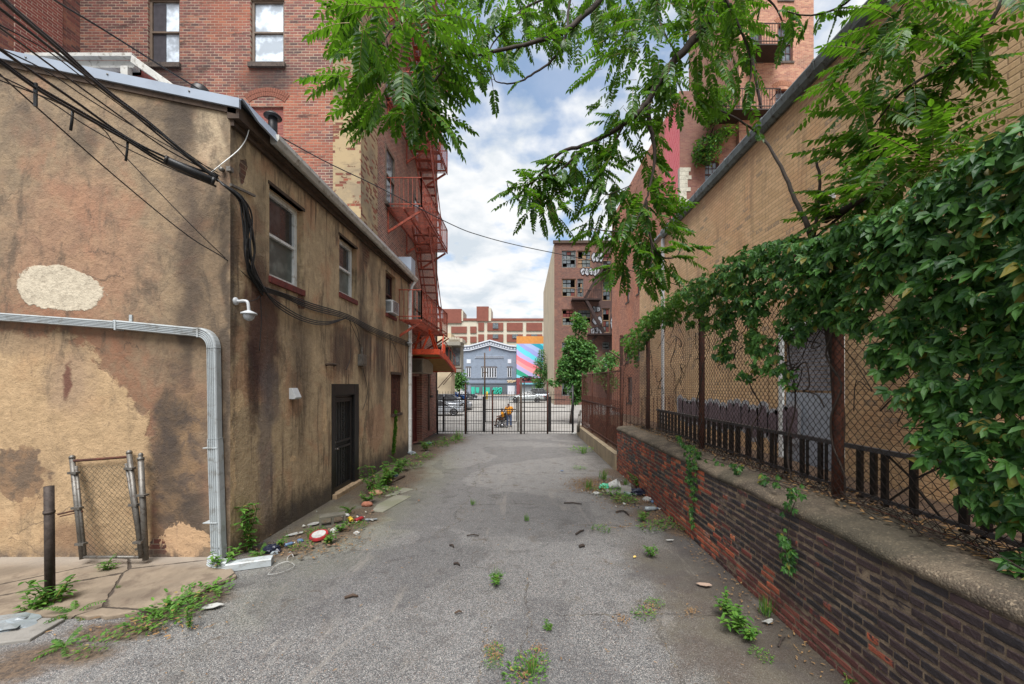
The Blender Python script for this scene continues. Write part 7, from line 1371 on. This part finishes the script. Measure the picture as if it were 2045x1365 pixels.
c = G(637, 1072, .05); w = MB(); M = Matrix.Translation(c + Vector((0, 0, .02))) @ Matrix.Rotation(.25, 4, 'X'); pts = [(.12, 0), (.13, .012), (.12, .022), (.1, .012), (.02, .014)]; lid = thing('lid', 'round lid with red rim and white centre lying in front of the concrete block', 'lid', c)
def disc(mb, r0, r1, z0, z1, M, n=24): mb.add([M @ Vector((r * math.cos(2 * math.pi * k / n), r * math.sin(2 * math.pi * k / n), z)) for r, z in ((r0, z0), (r1, z1)) for k in range(n)], [(k, (k + 1) % n, n + (k + 1) % n, n + k) for k in range(n)] + [tuple(n + k for k in range(n))])
disc(w, .14, .13, 0, .03, M); mk('rim', w, redp, lid); w = MB(); disc(w, .1, .1, .03, .034, M); mk('centre', w, plast, lid)
def bottle(px, py, rz, mat, label, L=.2, r=.035, cap=None, name='bottle', cat='bottle', z=.06):
    c = G(px, py, z); t_ = thing(name, label, cat, c); M = Matrix.Translation(c) @ Matrix.Rotation(rz, 4, 'Z'); m = MB(); n = 12; prof = [(.6 * r, -L / 2), (r, -L / 2 + .01), (r, -.02), (.94 * r, 0), (r, .02), (r, L * .28), (.4 * r, L * .43), (.4 * r, L / 2)]; vs = [M @ Vector((h, a * math.cos(2 * math.pi * k / n), a * math.sin(2 * math.pi * k / n))) for a, h in prof for k in range(n)]
    m.smooth = True; m.add(vs, [(i * n + k, i * n + (k + 1) % n, (i + 1) * n + (k + 1) % n, (i + 1) * n + k) for i in range(len(prof) - 1) for k in range(n)] + [tuple(range(n)), tuple((len(prof) - 1) * n + k for k in range(n))]); mk('body', m, mat, t_)
    m = MB(); m.tube([M @ Vector((L / 2, 0, 0)), M @ Vector((L / 2 + .02, 0, 0))], .45 * r, 10); mk('cap', m, cap or blu, t_)
bottle(700, 1036, 2.2, paint('yellow_label', C(206, 176, 60), .4), 'small bottle with yellow label above the concrete block', cap=plast); bottle(718, 1036, 1.2, redp, 'red bottle in the litter below the door step', cap=plast); bottle(1300, 1015, .1, clear, 'clear plastic bottle by the foot of the brick wall', .24, .04); bottle(578, 1086, .9, blu, 'small crushed blue bottle in the litter by the stucco wall', .12, .025, cap=plast); bottle(1254, 985, 2.0, clear, 'crushed clear bottle in the green weeds on the right', .2, .035)
def bag(px, py, r, mat, label, s=(1, .8, .5), name='plastic_bag', cat='bag', amp=.4):
    c = G(px, py, r * s[2] * .5); m = MB(); crumple(m, c + Vector((0, 0, r * s[2] * .3)), r, s, px * .1, 10, amp); solo(name, m, mat, label, cat, c)
bag(542, 1098, .12, blk, 'crumpled black plastic bag by the stucco wall near the rain pipe'); bag(1275, 985, .16, blk, 'dark blue-black plastic bag at the foot of the far brick wall'); bag(670, 1060, .08, plast, 'white crumpled cup lid beside the concrete block', name='cup_lid', cat='litter'); bag(548, 1105, .05, clear, 'clear plastic cup near the white wire hanger', name='plastic_cup', cat='cup'); bag(10, 1250, .22, clear, 'crumpled clear plastic sheet at the lower left edge', (1.3, .8, .22), 'plastic_sheet', 'plastic sheet'); bag(1292, 998, .1, plast, 'crumpled white plastic bag next to the dark bag'); bag(1307, 1003, .08, blu, 'crumpled blue wrapper against the foot of the brick wall', name='wrapper', cat='wrapper'); bag(822, 905, .13, clear, 'crumpled pale bag right of the far downspout'); bag(856, 886, .12, paint('grey_can', C(120, 150, 160), .4), 'crushed grey can near the brick building', name='can', cat='can'); bag(1148, 866, .12, plast, 'white crumpled bag at the right foot of the gate'); bag(1190, 950 + 36, .08, plast, 'white paper scrap in the dry brush', name='paper_scrap', cat='paper'); bag(600, 1080, .05, blu, 'tiny blue wrapper in the litter by the stucco wall', name='wrapper', cat='wrapper'); bag(690, 1030, .07, plast, 'small white cup in the litter below the door step', name='paper_cup', cat='cup'); bag(790, 975 - 25, .06, blu, 'pale blue wrapper in the weeds by the far downspout', name='wrapper', cat='wrapper'); bag(712, 1065, .05, plast, 'white scrap below the concrete block', name='paper_scrap', cat='paper'); bag(760, 972, .07, plast, 'folded white paper by the worn slab', name='paper_scrap', cat='paper')
bag(733, 1008, .09, paint('broken_brick', C(170, 110, 86), .9, 0, .3), 'broken brick lump by the door step', (1.2, .8, .6), 'brick_piece', 'brick', .15); bag(750, 985, .12, paint('pale_brick', C(176, 132, 106), .9, 0, .3), 'broken pinkish brick right of the black door', (1.3, .7, .5), 'brick_piece', 'brick', .12)
c = G(1218, 970, .1); w = MB(); M = Matrix.Translation(c) @ Matrix.Rotation(1.1, 4, 'Y') @ Matrix.Rotation(.4, 4, 'X'); n = 16; w.smooth = True; w.add([M @ Vector((a * math.cos(2 * math.pi * k / n), a * math.sin(2 * math.pi * k / n), h)) for a, h in ((.075, 0), (.1, .22), (.09, .22), (.07, .02)) for k in range(n)], [(i * n + k, i * n + (k + 1) % n, (i + 1) * n + (k + 1) % n, (i + 1) * n + k) for i in range(3) for k in range(n)] + [tuple(range(n)), tuple(3 * n + k for k in range(n))]); solo('foam_cup', w, plast, 'large white cup lying in the litter heap on the right', 'cup', c)
c = G(1208, 972, .06); w = MB(); crumple(w, c, .13, (1, .9, .6), 3, 10, .3); solo('plastic_tub', w, grn, 'mint green plastic tub beside the large white cup', 'tub', c)
for px, py, s_, rz, lab, mt in ((425, 1211, .1, .4, 'white paper scrap on the asphalt below the concrete apron', plast), (1338, 1079, .05, .2, 'small white paper scrap near the creeper foot', plast), (1535, 1241, .06, .3, 'torn white scrap by the grass tuft, lower right', plast), (1400, 1082, .04, 1.0, 'tiny white scrap at the brick wall foot', plast), (1268, 1112, .03, .8, 'small yellow leaf-like scrap right of centre', paint('yellow_scrap', C(216, 180, 96), .8)), (1405, 1167, .09, -.3, 'flattened pale paper on the asphalt near the retaining wall', paint('dirty_paper', C(176, 150, 132), .9)), (740, 1037, .1, .1, 'clear round plastic lid on the asphalt edge', clear), (960, 862 + 6, .06, 0, 'dark scrap at the foot of the gate', M_['black']), (1122, 985 - 45, .05, .3, 'small blue-white scrap left of the litter heap', blu), (628, 1046, .1, .9, 'white flattened sheet against the stucco wall foot', plast), (588, 1066, .1, .7, 'long white board scrap along the stucco wall foot', plast)):
    c = G(px, py, .03); w = MB(); q_ = random.Random(px); pts = []
    for k in range(9): a = 2 * math.pi * k / 9; r_ = s_ * q_.uniform(.6, 1.1); pts.append(Vector((r_ * math.cos(a) * 1.3, r_ * math.sin(a) * .6, q_.uniform(0, .012)))) 
    Mz = Matrix.Translation(c) @ Matrix.Rotation(rz, 4, 'Z'); w.prism([Mz @ p for p in pts], (0, 0, .004)); solo('paper_scrap', w, mt, lab, 'litter', c)
w = MB(); c = G(558, 1128, .05); hg = [G(a, b, .035) for a, b in ((535, 1147), (560, 1143), (588, 1130), (573, 1121), (550, 1130), (535, 1147))]; w.tube(catmull(hg, 4), .005, 5); w.tube(catmull([G(573, 1121, .035), G(575, 1112, .06), G(583, 1106, .06), G(586, 1112, .05)], 4), .005, 5); solo('wire_hanger', w, plast, 'white wire hanger on the asphalt right of the rain pipe shoe', 'hanger', c)
for a, b, r_, lab, mt in (((1126, 1004), (1162, 1006), .012, 'long thin twig lying left of the litter heap', 'twig'), ((1230, 1022), (1248, 1020), .016, 'dark bent stick in front of the litter heap', 'twig'), ((1246, 1020), (1256, 1028), .014, 'short broken stick touching the bent stick', 'twig'), ((932, 1069), (956, 1069), .01, 'thin twig on the asphalt near the centre', 'twig'), ((688, 1193), (715, 1190), .016, 'light brown stick on the asphalt left of centre', 'wood'), ((898, 1088), (906, 1092), .014, 'short dark stick above the centre of the asphalt', 'twig'), ((906, 1125), (918, 1128), .014, 'short dark stick just above the lone weed', 'twig'), ((908, 1224), (922, 1222), .01, 'pale bent chip in the foreground', 'wood'), ((1157, 1091), (1168, 1090), .022, 'dark lump of wood on the asphalt, right of centre', 'twig'), ((782, 962), (808, 950), .035, 'tan board lying by the weeds at the far downspout', 'wood'), ((825, 886), (872, 884), .03, 'long branch lying at the foot of the brick building', 'twig'), ((1555, 1290), (1568, 1272), .008, 'thin curved twig in the lower right', 'twig'), ((1150, 1066), (1166, 1058), .014, 'dark stick on the crack left of the litter heap', 'twig')):
    A = G(*a, .03); Bb = G(*b, .03); w = MB(); mid = (A + Bb) / 2 + Vector((.01, .02, .01)); w.tube([A, mid, Bb], [r_, r_ * 1.1, r_ * .7], 6); solo('stick', w, M_[mt], lab, 'stick', A, 'sticks lying on the asphalt')
# graffiti letters low on the tan wall
w = MB(); rg = random.Random(6); y = 12.6; bl_ = MB()
while y > 7.3:
    z = 1.7 + rg.uniform(0, .16); rr_ = rg.uniform(.2, .28)
    for mb_x, o, s_ in ((w, .004, 1.0), (bl_, .008, .62)): mb_x.prism([(XT - o, y + rr_ * 1.0 * s_ * math.cos(a) * (1 + .15 * math.sin(3 * a + y)), z - .3 * (a > math.pi) + rr_ * 1.0 * s_ * math.sin(a)) for a in [2 * math.pi * k / 16 for k in range(16)]], (.004, 0, 0))
    y -= rr_ * 1.35
gt_ = mk('graffiti', w, silver, tb); mk('letter_fill', bl_, paint('graffiti_fill', C(120, 104, 112), .7, 0, .3), gt_)
